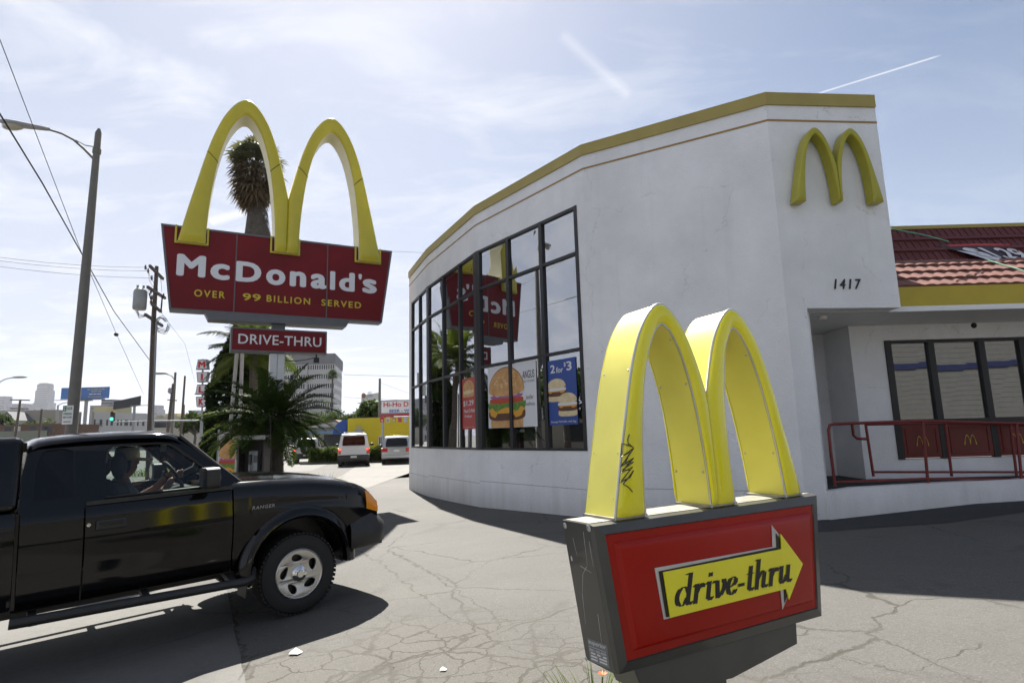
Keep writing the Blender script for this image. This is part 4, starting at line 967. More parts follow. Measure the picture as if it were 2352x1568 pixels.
# handle, lock, mirror
b = MB(); b.bx(-1.60, -1.40, -.892, -.868, 1.0, 1.075); hd = b.build('handle', m_plast, dr, local=True, bevel=.012)
b = MB(); b.bx(-1.575, -1.425, -.900, -.893, 1.035, 1.06); b.build('grip', m_blk, hd, local=True, bevel=.003)
b = MB(); b.lathe([(0, -.008), (.014, -.007), (.016, 0)], (-1.645, -.872, 1.05), 'y', 12); b.build('lock', m_chrome, dr, local=True, smooth=60)
for sg in (-1, 1):
    b = MB(); k = .0 if sg < 0 else 0
    b.grid(lambda u, v: ((lambda a, r: (-.83+.055*math.cos(math.pi*u)*1.0-.0, sg*(.985+.115*max(-1, min(1, 1.25*math.cos(a)))), 1.325+.085*max(-1, min(1, 1.3*math.sin(a)))))(2*math.pi*v, u) if .05 < u < .95 else (-.83+.06*math.cos(math.pi*u), sg*(.985+.095*math.cos(2*math.pi*v)), 1.325+.07*math.sin(2*math.pi*v))), 8, 24)
    for e, xx in ((0, -.77), (8, -.89)): k = e*25; b.f.append(tuple(range(k, k+24)) if e else tuple(range(k+23, k-1, -1)))
    mi = b.build('mirror', m_plast, truck, local=True, smooth=60)
    b = MB(); b.hexa([(-.80, sg*.80, 1.235), (-.72, sg*.80, 1.235), (-.76, sg*.90, 1.26), (-.84, sg*.90, 1.26), (-.80, sg*.78, 1.33), (-.74, sg*.78, 1.31), (-.78, sg*.90, 1.33), (-.84, sg*.90, 1.33)]); b.build('bracket', m_plast, mi, local=True)
    b = MB(); b.lathe([(0, 0), (.075, 0)], (-.893, sg*.985, 1.325), 'x', 20); b.build('mirror_glass', m_chrome, mi, local=True)
    b = MB(); b.poly([(-.62, sg*(gy(1.25)-.01), 1.245), (-.69, sg*(gy(1.25)-.01), 1.245), (-.73, sg*(gy(1.33)-.01), 1.335), (-.66, sg*(gy(1.36)-.01), 1.37)]); b.build('sail_panel', m_plast, truck, local=True)
# name badge on the front fender
Fb = TM.to_4x4(); Fb.translation = Vector((-2.59, 6.41, .003)); TW = Fb.copy()
Fbad = TW @ frame_from((-.47, -.8735, 1.005), (1, 0, 0), (0, 0, 1))
text('RANGER', (.02, .0, .22, .030), .002, pm('badge_silver', (.3, .3, .3), .4, metal=.5), truck, Fbad, 'badge', bold=.02, shear=.2, space=1.15)
# flares, flaps, wheels
def flare(sg, cx, fr):
    b = MB(); A0, A1 = rad(-4 if fr else -8), rad(184 if fr else 188); n = 36
    sec = [(.445, .80), (.448, .905), (.47, .925), (.515, .915), (.55, .885), (.56, .86)]
    for i in range(n+1):
        a = A0+(A1-A0)*i/n; k = 1
        for (r, y) in sec:
            rr = r*(1+.03*math.sin(a)*0); z = AZ+rr*math.sin(a); x = cx+rr*math.cos(a)*1.02; kk = 1-.06*sst((x-.30)/.3) if fr else 1
            b.v.append((x, sg*y*kk, max(z, .40)))
    for i in range(n):
        for j in range(5): q = i*6+j; b.f.append((q, q+1, q+7, q+6))
    return b.build('fender_flare', m_tblack, truck, local=True, smooth=50)
def wheelarch(sg, cx):
    b = MB(); b.lathe([(.45, sg*.80), (.45, sg*.45), (0, sg*.44)], (cx, 0, AZ+.0), 'y', 30, rad(-5), rad(185)); return b.build('wheel_well', m_blk, truck, local=True)
def wheel(cx, sg, rz=0):
    R = .365; b = MB(); w2 = .125; yo = sg*.83; s = sg
    prof = [(.218, -.10), (.225, -.122), (.26, -.133), (.31, -.130), (.342, -.118), (.360, -.09), (R, -.05), (R, .05), (.360, .09), (.342, .118), (.31, .13), (.22, .12), (.215, .10)]
    b.lathe([(r, yo-sg*.125-s*h) for r, h in prof], (cx, 0, R), 'y', 56)
    # tread blocks
    for k in range(56):
        a = 2*math.pi*k/56; 
        for (h0, h1, o) in ((-.118, -.045, 0), (.045, .118, .5), (-.035, .035, .25)):
            a_ = a+o*2*math.pi/56; c, si = math.cos(a_), math.sin(a_); r0, r1 = .352, .3665; t = .013
            P = []
            for (r, h) in ((r0, h0), (r1, h0), (r1, h1), (r0, h1)):
                for q in (-t, t): P.append((cx+r*c-q*si, yo-sg*.125-s*h, R+r*si+q*c))
            b.add(P, [(0, 2, 3, 1), (2, 4, 5, 3), (4, 6, 7, 5), (0, 1, 7, 6), (0, 6, 4, 2), (1, 3, 5, 7)])
    wh = MB(); wh.lathe([(.0, yo-sg*.07), (.20, yo-sg*.07), (.20, yo-sg*.2)], (cx, 0, R), 'y', 30); wo = wh.build('wheel', m_blk, truck, local=True)
    b.build('tyre', m_tyre, wo, local=True, smooth=35)
    # alloy face: dish plate with five slanted oval openings
    def oval(k):
        a0 = rad(90+72*k+8); c = (.142*math.cos(a0), .142*math.sin(a0)); ang = a0+rad(90-22); P = []
        for i in range(18):
            t = 2*math.pi*i/18; u, v = .060*math.cos(t), .037*math.sin(t)*(1+.25*math.cos(t)); P.append((c[0]+u*math.cos(ang)-v*math.sin(ang), c[1]+u*math.sin(ang)+v*math.cos(ang)))
        return P
    me = curve_mesh([[(.212*math.cos(2*math.pi*i/56), .212*math.sin(2*math.pi*i/56)) for i in range(56)]]+[oval(k) for k in range(5)], .008, .007, 3)
    bm = bmesh.new(); bm.from_mesh(me); bmesh.ops.triangulate(bm, faces=bm.faces[:]); bmesh.ops.subdivide_edges(bm, edges=[e for e in bm.edges if e.calc_length() > .04], cuts=2, use_grid_fill=True)
    for v in bm.verts:
        x, z, e = v.co; r = math.hypot(x, z); dish = -.018*sst((.19-r)/.10)
        v.co = (cx+x*(1 if sg < 0 else -1), yo+s*(dish+e-.012), R+z)
    bmesh.ops.recalc_face_normals(bm, faces=bm.faces); bm.to_mesh(me); bm.free(); finish(me, 'rim', m_alloy, wo, local=True, smooth=50)
    r = MB(); r.lathe([(.205, yo+s*.0), (.216, yo+s*.008), (.224, yo+s*.004), (.226, yo-s*.02)], (cx, 0, R), 'y', 56); r.build('rim_lip', m_alloy, wo, local=True, smooth=60)
    r = MB(); r.lathe([(0, yo+s*.03), (.03, yo+s*.03), (.034, yo+s*.024), (.05, yo+s*.018), (.068, yo+s*.006), (.074, yo-s*.02)], (cx, 0, R), 'y', 28); r.build('hub_cap', m_chrome, wo, local=True, smooth=35)
for cx, fr in ((0, True), (-3.2, False)):
    for sg in (-1, 1): flare(sg, cx, fr); wheelarch(sg, cx); wheel(cx, sg)
for cx, z0 in ((-.475, .56), (-3.68, .56)):
    for sg in (-1, 1): b = MB(); b.hexa([(cx-.03, sg*.70, .27), (cx-.025, sg*.90, .27), (cx-.035, sg*.90, .27), (cx-.04, sg*.70, .27), (cx+.01, sg*.70, z0), (cx+.012, sg*.905, z0), (cx, sg*.905, z0), (cx, sg*.70, z0)]); b.build('mud_flap', m_plast, truck, local=True)
# floor, chassis, step bars
b = MB(); b.bx(-2.09, -.46, -.795, .795, .49, .53); b.bx(-2.09, -2.08, -.79, .79, .53, 1.1); b.bx(-.48, -.44, -.79, .79, .53, 1.18); b.build('floor', m_blk, truck, local=True)
b = MB(); b.bx(-4.2, .7, -.42, -.34, .38, .50); b.bx(-4.2, .7, .34, .42, .38, .50); b.tube([(0, -.7, .365), (0, .7, .365)], .04, 8); b.tube([(-3.2, -.7, .365), (-3.2, .7, .365)], .05, 8); b.ball((-3.2, 0, .365), .15); b.bx(-.3, .4, -.3, .3, .36, .75); b.build('chassis', m_blk, truck, local=True)
for sg in (-1, 1):
    b = MB(); b.tube([(-2.08, sg*.93, .455), (-2.06, sg*.93, .453), (-.52, sg*.93, .415), (-.46, sg*.90, .42), (-.42, sg*.80, .48)], .037, 12)
    for x in (-1.95, -1.25, -.62): b.beam((x, sg*.93, .43), (x, sg*.55, .50), .05, .04)
    b.build('step_bar', m_plast, truck, local=True, smooth=50)
# bed with a matching cap
BX0, BX1 = -4.20, -2.078
for sg in (-1, 1):
    b = MB(); xs = [BX0+i*.05 for i in range(int((BX1-BX0)/.05)+1)]+[BX1]; xs += [-3.2-AR_-.001, -3.2-AR_+.004, -3.2+AR_-.004, -3.2+AR_+.001]; xs = sorted(xs); T = [0, .1, .2, .35, .5, .65, .8, .9, 1]
    for x in xs:
        zl = max(.52, AZ+math.sqrt(max(0, AR_**2-(x+3.2)**2))) if abs(x+3.2) < AR_ else .52
        for t in T: z = zl+(1.19-zl)*t; b.v.append((x, sg*ybody(z, 1.225), z))
    n = len(T)
    for i in range(len(xs)-1):
        for j in range(n-1): a = i*n+j; b.f.append((a, a+1, a+n+1, a+n))
    b.build('bed_side', m_tblack, truck, local=True, smooth=40)
b = MB(); b.bx(BX0, BX1, -.80, .80, .53, .60); b.bx(BX1-.02, BX1, -.84, .84, .55, 1.19); b.bx(BX0, BX0+.04, -.84, .84, .55, 1.19); b.build('bed_floor', m_tblack, truck, local=True)
cp = MB(); cp.hexa([(BX0+.02, -.83, 1.195), (BX1+.012, -.83, 1.195), (BX1+.012, .83, 1.195), (BX0+.02, .83, 1.195), (BX0+.2, -.68, 1.72), (BX1+.035, -.68, 1.735), (BX1+.035, .68, 1.735), (BX0+.2, .68, 1.72)]); cp.build('bed_cap', m_tblack, truck, local=True, bevel=.05, bseg=4)
for sg in (-1, 1): b = MB(); f = lambda z: sg*(.83-(z-1.195)*.285+.004); b.quad((-4.05, f(1.28), 1.28), (-2.45, f(1.28), 1.28), (-2.45, f(1.62), 1.62), (-3.95, f(1.62), 1.62)); b.build('cap_window', m_cgd, truck, local=True)
b = MB(); b.bx(BX0-.14, BX0, -.85, .85, .50, .68); b.build('rear_bumper', m_chrome, truck, local=True, bevel=.02)
for sg in (-1, 1): b = MB(); b.bx(BX0-.01, BX0+.06, min(sg*.74, sg*.855), max(sg*.74, sg*.855), .85, 1.12); b.build('tail_light', pm('tail_red', (.5, .01, .01), .2, coat=1), truck, local=True, bevel=.01)
b = MB(); b.tube([(-.20, -.68, 1.22), (-.235, -.70, 1.85)], [.004, .0022], 5); b.lathe([(0, .02), (.012, .015), (.02, 0)], (-.20, -.68, 1.215), 'z', 10); b.build('antenna', m_plast, truck, local=True)
# interior
for sy in (-.38, .38):
    b = MB(); SX = .40; b.hexa([(-1.62, sy-.25, .62), (-1.12, sy-.25, .62), (-1.12, sy+.25, .62), (-1.62, sy+.25, .62), (-1.62, sy-.25, .80), (-1.10, sy-.25, .84), (-1.10, sy+.25, .84), (-1.62, sy+.25, .80)])
    b.hexa([(-1.74, sy-.24, .78), (-1.58, sy-.24, .78), (-1.58, sy+.24, .78), (-1.74, sy+.24, .78), (-1.88, sy-.21, 1.33), (-1.76, sy-.21, 1.33), (-1.76, sy+.21, 1.33), (-1.88, sy+.21, 1.33)]); b.v = [(x+SX, y, z) for x, y, z in b.v]; s = b.build('seat', m_seat, truck, local=True, bevel=.04, bseg=3)
    b = MB(); b.ball((-1.39, sy, 1.46), (.06, .12, .115), 14, 8); b.build('headrest', m_seat, s, local=True, smooth=180)
b = MB(); b.hexa([(-.85, -.72, .85), (-.50, -.72, .85), (-.50, .72, .85), (-.85, .72, .85), (-.80, -.74, 1.17), (-.50, -.74, 1.20), (-.50, .74, 1.20), (-.80, .74, 1.17)]); b.hexa([(-.92, .18, 1.0), (-.80, .18, 1.0), (-.80, .58, 1.0), (-.92, .58, 1.0), (-.88, .20, 1.19), (-.74, .20, 1.22), (-.74, .56, 1.22), (-.88, .56, 1.19)]); b.build('dashboard', m_seat, truck, local=True, bevel=.03)
b = MB(); ax = Vector((.88, 0, .47)).normalized(); u = Vector((0, 1, 0)); v = ax.cross(u); c = Vector((-.80, .38, 1.27))
P = [c+u*.185*math.cos(2*math.pi*i/32)+v*.185*math.sin(2*math.pi*i/32) for i in range(33)]; b.tube(P, .016, 8)
for a in (0, 2.1, 4.2): b.tube([c+ax*.03, c+u*.18*math.cos(a)+v*.18*math.sin(a)], .014, 6)
b.tube([c+ax*.02, c+ax*.30-Vector((0, 0, .02))], .03, 8); b.build('steering_wheel', m_seat, truck, local=True, smooth=60)
b = MB(); b.bx(-.98, -.96, -.12, .12, 1.55, 1.61); b.tube([(-.97, 0, 1.60), (-.93, 0, 1.68)], .008, 6); b.build('rear_view_mirror', m_plast, truck, local=True)
# ---------------------------------------------------------------- driver
def skin(name, m, pts, edges, parent, frame=None, sub=2, root=0):
    me = bpy.data.meshes.new(name); me.from_pydata([p[0] for p in pts], edges, []); o = finish(me, name, m, parent, frame, local=frame is None)
    md = o.modifiers.new('skin', 'SKIN'); md.use_smooth_shade = True
    for i, p in enumerate(pts): r = p[1] if isinstance(p[1], tuple) else (p[1], p[1]); me.skin_vertices[0].data[i].radius = r
    me.skin_vertices[0].data[root].use_root = True
    s = o.modifiers.new('sub', 'SUBSURF'); s.levels = sub; s.render_levels = sub; return o
m_skin = pm('skin', (.38, .20, .13), .55, var=.05); m_shirt = pm('shirt_grey', (.16, .17, .19), .85, var=.1); m_hair = pm('dark_hair', (.02, .013, .008), .7); m_hat = pm('straw_hat', (.62, .52, .34), .85, var=.1, vscale=20)
drv = thing('person', 'person driving the black pickup in a wide tan hat, hands on the steering wheel', 'person', tuple(TW @ Vector((-1.5, .38, .84))), rot=TM)
def W3(x, y, z): x += .29; z -= .055; return tuple(Vector((x+1.5, y-.38, z-.84)))
def WH(x, y, z): return W3(x-.01, y, z+.145)
P = [(W3(-1.48, .38, .90), (.16, .13)), (W3(-1.53, .38, 1.05), (.15, .12)), (W3(-1.56, .38, 1.22), (.165, .12)), (W3(-1.55, .38, 1.31), (.10, .09)), (W3(-1.53, .38, 1.385), .055), (W3(-1.50, .38, 1.47), .085), (W3(-1.495, .38, 1.545), .088), (W3(-1.49, .38, 1.60), .06),
     (W3(-1.55, .20, 1.28), .06), (W3(-1.40, .13, 1.12), .048), (W3(-1.20, .20, 1.24), .036), (WH(-1.12, .215, 1.20), .030),
     (W3(-1.55, .56, 1.28), .06), (W3(-1.40, .64, 1.12), .048), (W3(-1.20, .57, 1.24), .036), (WH(-1.12, .55, 1.20), .030),
     (W3(-1.25, .28, .90), .085), (W3(-.98, .28, .92), .065), (W3(-.85, .28, .62), .05), (W3(-.72, .28, .58), .04),
     (W3(-1.25, .48, .90), .085), (W3(-.98, .48, .92), .065), (W3(-.85, .48, .62), .05), (W3(-.72, .48, .58), .04),
     (W3(-1.395, .38, 1.50), .014), (W3(-1.42, .38, 1.445), .03)]
skin('body', m_skin, P, [(0, 1), (1, 2), (2, 3), (3, 4), (4, 5), (5, 6), (6, 7), (3, 8), (8, 9), (9, 10), (10, 11), (3, 12), (12, 13), (13, 14), (14, 15), (0, 16), (16, 17), (17, 18), (18, 19), (0, 20), (20, 21), (21, 22), (22, 23), (6, 24), (5, 25)], drv)
Q = [(p[0], (p[1][0]+.014, p[1][1]+.014) if isinstance(p[1], tuple) else p[1]+.014) for p in P[:4]]+[(P[8][0], .075), (P[9][0], .062), (P[12][0], .075), (P[13][0], .062), (W3(-1.31, .165, 1.14), .052), (W3(-1.31, .61, 1.14), .052)]
skin('shirt', m_shirt, Q, [(0, 1), (1, 2), (2, 3), (3, 4), (4, 5), (5, 8), (3, 6), (6, 7), (7, 9)], drv)
for sy, sg in ((.215, -1), (.55, 1)):       # hands closed round the rim
    h = [(WH(-1.12, sy, 1.20), .026), (WH(-1.085, sy, 1.225), .026)]; e = [(0, 1)]
    for k in range(4):
        dz = -.03+.02*k; n = len(h); L_ = (.9, 1, .95, .8)[k]
        h += [(WH(-1.065, sy+sg*.004, 1.225+dz), .010), (WH(-1.04, sy+sg*.012*L_, 1.232+dz), .009), (WH(-1.045, sy-sg*.02, 1.236+dz), .008)]; e += [(1, n), (n, n+1), (n+1, n+2)]
    n = len(h); h += [(WH(-1.085, sy-sg*.03, 1.25), .011), (WH(-1.06, sy-sg*.035, 1.26), .009)]; e += [(1, n), (n, n+1)]
    skin('hand', m_skin, h, e, drv, sub=1)
b = MB(); b.ball(W3(-1.525, .38, 1.50), (.095, .088, .125), 16, 10); b.build('hair', m_hair, drv, local=True, smooth=180)
b = MB(); b.lathe([(.225, .015), (.21, -.005), (.15, -.014), (.11, .005), (.105, .06), (.095, .10), (.06, .12), (0, .11)], W3(-1.50, .38, 1.575), 'z', 28); b.v = [(x+.18*max(0, x-.06)*0, y, z+.10*(y)**2*(0 if abs(y) < .1 else 6)*.1-.12*max(0, x-.08)) for x, y, z in b.v]; b.build('hat', m_hat, drv, local=True, smooth=50)
b = MB()
for s in (-1, 1): b.ball(W3(-1.412, .38+s*.032, 1.535), .009, 8, 5)
b.build('eyes', m_hair, drv, local=True)
# ================================================================ things along the street and behind
def mat_windows(name, wall, win, cols, rows, wf=.5, hf=.5): pass
m_cons = pm('pole_concrete', (.17, .16, .14), .8, var=.12, vscale=6)
m_wood = pm('pole_wood', (.10, .08, .065), .85, var=.25, vscale=8)
m_galv = pm('galvanised', (.30, .31, .31), .5, metal=.3, var=.1)
m_win = pm('far_window', (.03, .035, .04), .15)
m_cream = pm('cream_wall', (.42, .38, .30), .85, var=.06); m_offw = pm('offwhite_wall', (.45, .44, .42), .85, var=.05)
# near street lamp
Y = 14.0; p0 = G(160, 1075); base = D(157, 1060, Y); top = D(226, 306, Y)
lamp = thing('street_lamp', 'tall grey street lamp pole with a cobra head reaching left', 'street lamp', (base.x, Y, gz(base.x, Y)))
b = MB(); foot = Vector((base.x-(top.x-base.x)*(base.z-gz(base.x, Y))/(top.z-base.z), Y, gz(base.x, Y))); b.tube([foot, base.lerp(top, .5), top, top+Vector((.01, 0, .12))], [.135, .108, .072, .03], 14); b.build('pole', m_cons, lamp, smooth=40)
def L0(x, y, dy=0): return D(x/1.7425*1/1.4898, (300+y/1.7425)/1.4898, Y+dy)
b = MB(); b.tube([L0(560, 425), L0(500, 365), L0(440, 312), L0(370, 275), L0(290, 250)], [.035, .03, .028, .026, .026], 8); b.tube([L0(575, 355), L0(510, 345), L0(450, 313)], .012, 6)
b.tube([top+Vector((0, 0, -.55)), top+Vector((0, 0, -.43))], .095, 12); b.build('arm', m_cons, lamp, smooth=60)
h0, h1 = L0(295, 250), L0(0, 205); b = MB(); ax = (h1-h0); N_ = 12
prof = [(.0, .045, .05), (.1, .06, .075), (.35, .075, .11), (.6, .09, .15), (.8, .095, .16), (.93, .075, .12), (1, .02, .04)]
for t, hh_, ww in prof:
    c = h0+ax*t
    for k in range(N_): a = 2*math.pi*k/N_; b.v.append((c.x, c.y+ww*math.cos(a), c.z+hh_*math.sin(a)*(1 if math.sin(a) > 0 else .7)))
for i in range(len(prof)-1):
    for k in range(N_): a = i*N_+k; c_ = i*N_+(k+1) % N_; b.f.append((a, c_, c_+N_, a+N_))
b.f += [tuple(range(N_)), tuple(range((len(prof)-1)*N_, len(prof)*N_))]; hd_ = b.build('lamp_head', m_galv, lamp, smooth=50)
c = h0+ax*.72; b = MB(); b.ball((c.x, c.y, c.z-.05), (.30, .12, .12), 14, 8); b.build('glass_bowl', pm('lamp_glass', (.40, .36, .28), .15, coat=.5), hd_, smooth=180)
# parking sign on the lamp pole
def C1(x, y, Y): return D(.2283*x, 805.5+.2283*y, Y)
psg = thing('parking_sign', 'white parking sign with green writing strapped to the tall street lamp pole', 'sign', (base.x, Y, 1.8))
A, B = C1(625, 740, Y-.16), C1(745, 548, Y-.16)
b = MB(); b.bx(A.x, B.x, Y-.175, Y-.165, A.z, B.z); b.build('panel', m_white, psg)
Fp = frame_from((A.x, Y-.176, A.z), (1, 0, 0), (0, 0, 1)); w_, h_ = B.x-A.x, B.z-A.z; m_grn = pm('sign_green', (.02, .16, .07), .5)
b = MB(); b.bx(A.x, A.x+.33*w_, Y-.179, Y-.1755, B.z-.3*h_, B.z); b.build('badge', m_grn, psg)
text('2', (.08*w_, .74*h_, .25*w_, .95*h_), .004, m_white, psg, Fp, bold=.02, depth=0)
for s, y0, y1 in (('HOUR', .76, .92), ('PARKING', .5, .62), ('8AM TO 6PM', .32, .42)): text(s, ((.4 if y0 > .7 else .1)*w_, y0*h_, .92*w_, y1*h_), .001, m_grn, psg, Fp, bold=.01, depth=0)
b = MB(); b.bx(A.x+.15*w_, A.x+.85*w_, Y-.178, Y-.1755, A.z+.12*h_, A.z+.16*h_); b.build('arrow', m_blk, psg)
# utility pole with transformer
Y = 27.5; pb = D(341, 1101, Y); gzb = gz(pb.x, Y)
def U(x, y, dy=0): return D((x/1.7425)/1.4898, (300+y/1.7425)/1.4898, Y+dy)
up = thing('utility_pole', 'utility pole with crossarms, transformer can and coiled cables beside the roadside sign', 'utility pole', (pb.x, Y, gzb))
tp = U(935, 1065); b = MB(); b.tube([(pb.x, Y, gzb-.3), U(915, 1400), tp], [.125, .105, .08], 12); b.build('pole', m_wood, up, smooth=40)
b = MB(); b.tube([(pb.x+.17, Y-.1, gzb), U(925, 1380)+Vector((.13, -.1, 0))], .045, 8); b.build('conduit', m_galv, up, smooth=60)
b = MB()
for (p, q, dy) in (((893, 1062), (972, 1140), 1.0), ((880, 1188), (985, 1255), 1.3), ((866, 1352), (968, 1420), 1.2), ((905, 1290), (960, 1335), .6)): b.beam(U(*p, -dy), U(*q, dy), .10, .12)
b.beam(U(960, 1335), U(968, 1235), .05, .05); b.beam(U(890, 1225), U(915, 1320), .05, .05); b.build('crossarm', m_wood, up)
a_ = U(858, 1332); c_ = U(858, 1215); b = MB(); b.lathe([(0, 0), (.26, 0), (.29, .06), (.29, c_.z-a_.z-.1), (.24, c_.z-a_.z), (.1, c_.z-a_.z+.06), (0, c_.z-a_.z+.06)], (a_.x, Y-.35, a_.z), 'z', 18)
b.lathe([(0, 0), (.05, 0), (.05, .2), (0, .22)], (a_.x-.12, Y-.4, c_.z+.02), 'z', 8); b.lathe([(0, 0), (.05, 0), (.05, .2), (0, .22)], (a_.x+.1, Y-.3, c_.z+.02), 'z', 8); b.build('transformer', m_galv, up, smooth=40)
m_wire = pm('cable_black', (.015, .015, .015), .6)
b = MB(); rng = random.Random(3)
for k in range(7):
    cx_, cy_ = rng.uniform(960, 975), rng.uniform(1405, 1425); rx_, ry_ = rng.uniform(28, 42), rng.uniform(28, 52); ph = rng.uniform(0, .6)
    b.tube([U(cx_+rx_*math.cos(a/16*2*math.pi), cy_+ry_*math.sin(a/16*2*math.pi)+6*math.sin(a), .1*math.sin(a+k)) for a in range(15)], .011, 5)
for k in range(5): b.tube([U(830-4*k, 1240), U(808-3*k, 1290+5*k, .1*k), U(830, 1350+6*k), U(880, 1360)], .010, 5)
for (p, q, r_) in (((870, 1072), (895, 1120), (925, 1180)), ((885, 1092), (890, 1150), (915, 1190)), ((890, 1190), (880, 1225), (865, 1215)), ((940, 1090), (960, 1150), (965, 1215))): b.tube([U(*p), U(*q), U(*r_)], .009, 5)
b.build('cable', m_wire, up, smooth=60)
for (x, y) in ((868, 1070), (884, 1091), (905, 1133), (900, 1215), (905, 1250), (900, 1275), (935, 1200), (975, 1240)): q = U(x, y); b = MB(); b.lathe([(0, -.02), (.06, 0), (.03, .05), (.07, .09), (.03, .14), (.04, .2), (0, .2)], (q.x, q.y, q.z-.1), 'z', 8); b.build('insulator', pm('insulator_brown', (.06, .05, .045), .3), up)
# wires: hung between far points and the pole, on towards the left and overhead
def wire(pts, r, name, label, sag=0, th=None):
    b = MB(); P = []
    for (p, q) in zip(pts, pts[1:]):
        p, q = Vector(p), Vector(q)
        for i in range(12): t = i/12; v = p.lerp(q, t); v.z -= sag*4*t*(1-t); P.append(v)
    P.append(Vector(pts[-1])); b.tube(P, r, 5); o = b.build(name, m_wire, None, smooth=60); return tag(o, label, 'wire', 'overhead wires by the roadside sign')
wire([D(-60, -35, 9), D(0, 92, 10.2), D(190, 587, 17), D(268, 768, 24), D(330, 905, 34)], .008, 'overhead_wire', 'thin wire running steeply down from the top left corner behind the lamp pole')
q = D(267, 768, 24); b = MB(); b.ball(q, (.09, .09, .08), 8, 6); tag(b.build('wire_clamp', m_wire, None, smooth=60), 'small dark clamp on the thin steep wire left of the utility pole', 'clamp')
wire([D(-40, 205, 8), D(0, 262, 9), D(97, 420, 11), D(192, 590, 15), D(262, 715, 21), D(346, 830, 27.4)], .014, 'overhead_wire', 'thicker wire crossing the lamp head and running down to the utility pole')
for (a, c, l) in (((0, 589), U(866, 1071), 'topmost of the three level wires left of the utility pole crossarm'), ((0, 597), U(884, 1092), 'middle of the three level wires left of the utility pole crossarm'), ((0, 610), U(905, 1134), 'lowest of the three level wires left of the utility pole crossarm')):
    p = D(-30, a[1]-2, 22); wire([p, c], .008, 'overhead_wire', l, .12)
wire([U(960, 1340), D(425, 790, 40), D(455, 905, 60)], .008, 'overhead_wire', 'thin wire falling steeply from the utility pole towards the milk sign')
wire([D(895, 577, 32), D(965, 580, 34), D(1010, 588, 36)], .008, 'overhead_wire', 'short wire right of the big red sign above the yellow shop')
wire([D(790, 860, 80), D(950, 865, 80)], .02, 'overhead_wire', 'level wire right of the office block'); wire([D(790, 912, 80), D(950, 920, 80)], .02, 'overhead_wire', 'lowest level wire, just above the yellow shop roof')
# MILK sign
Y = 46.0; mk = thing('milk_sign', 'four stacked white trapezoid boards spelling milk in red letters', 'sign', tuple(D(463, 1040, Y).xy)+(0,))
m_mred = pm('letter_red', (.45, .02, .03), .4); m_mgrey = pm('board_edge', (.13, .13, .14), .6); m_mw = pm('board_white', (.62, .61, .60), .5)
for ch, y0, y1, wide in (('M', 85, 190, 1), ('I', 210, 315, 0), ('L', 335, 440, 1), ('K', 458, 565, 0)):
    A, B = C1(1970 if ch in 'MI' else 1963, y1, Y), C1(2095 if ch in 'MI' else 2085, y0, Y); w = B.x-A.x; d = w*.13
    t0, t1 = (d, 0) if wide else (0, d)
    P = [(A.x+t1, Y, A.z), (B.x-t1, Y, A.z), (B.x-t0, Y, B.z), (A.x+t0, Y, B.z)]
    b = MB(); b.prism(P, (0, .35, 0)); bd = b.build('letter_board', m_mgrey, mk); c = Vector(((A.x+B.x)/2, Y, (A.z+B.z)/2))
    b = MB(); b.poly([(c.x+(x-c.x)*.86, Y-.012, c.z+(z-c.z)*.84) for x, y, z in P]); b.build('face', m_mw, bd)
    F = frame_from((c.x, Y-.02, c.z), (1, 0, 0), (0, 0, 1)); h = (B.z-A.z)*.33; wl = w*(.30 if ch == 'M' else .09 if ch == 'I' else .20)
    text(ch, (-wl, -h, wl, h), 0, m_mred, bd, F, 'letter', bold=.05, depth=.02)
p, q = C1(2030, 80, Y), C1(2022, 1000, Y); b = MB(); b.tube([(q.x, Y+.17, gz(q.x, Y)), (p.x, Y+.17, p.z)], .07, 8); b.build('post', m_galv, mk, smooth=60)
b = MB(); b.bx(C1(1945, 430, Y).x, C1(2000, 430, Y).x, Y+.1, Y+.2, C1(1945, 436, Y).z, C1(1945, 428, Y).z); b.build('bracket', m_galv, mk)
Yp = 50; A, B = C1(2110, 455, Yp), C1(2148, 195, Yp); b = MB(); b.bx(A.x, B.x, Yp, Yp+.3, A.z, B.z); t = thing('blank_sign', 'plain pale sign panel seen between the milk sign and the dark cypress', 'sign', (A.x, Yp, 0)); b.build('panel', m_offw, t); b = MB(); b.tube([(A.x+.6, Yp+.15, 0), (A.x+.6, Yp+.15, A.z)], .08, 8); b.build('post', m_galv, t)
# masts, poles and lamps down the street
def pole(name, label, px0, py0, px1, py1, Y, r, m, cat='pole', group=None):
    a, c = D(px0, py0, Y), D(px1, py1, Y); t = thing(name, label, cat, (a.x, Y, 0), group=group); k = (a.z-0)/(c.z-a.z); f = a-(c-a)*k; b = MB(); b.tube([f, c], [r*1.15, r*.8], 8); b.build('pole', m, t, smooth=60); return t, c
t, c = pole('utility_pole', 'dark wooden pole with two crossarms in front of the square far tower at the left', 36, 995, 47, 917, 75, .15, m_wood, 'utility pole', 'wooden poles down the street')
b = MB()
for (x0, x1, y) in ((105, 300, 492), (105, 285, 578)): b.beam(C1(x0, y, 75), C1(x1, y+4, 75), .12, .14)
b.build('crossarm', m_wood, t)
t, c = pole('utility_pole', 'short dark wooden pole in front of the tall stepped far tower', 90, 1000, 96, 939, 70, .13, m_wood, 'utility pole', 'wooden poles down the street')
t, c = pole('utility_pole', 'leaning dark wooden pole just right of the transformer pole', 386, 985, 398, 881, 52, .14, m_wood, 'utility pole', 'wooden poles down the street')
b = MB(); b.beam(C1(1685, 492, 52), C1(1780, 500, 52), .1, .1); b.build('crossarm', m_wood, t); b = MB(); b.ball(C1(1715, 400, 52), (.25, .2, .3), 8, 6); b.build('transformer', m_galv, t)
t, c = pole('utility_pole', 'thin bare wooden pole left of the milk sign', 416, 985, 425, 863, 62, .12, m_wood, 'utility pole', 'wooden poles down the street')
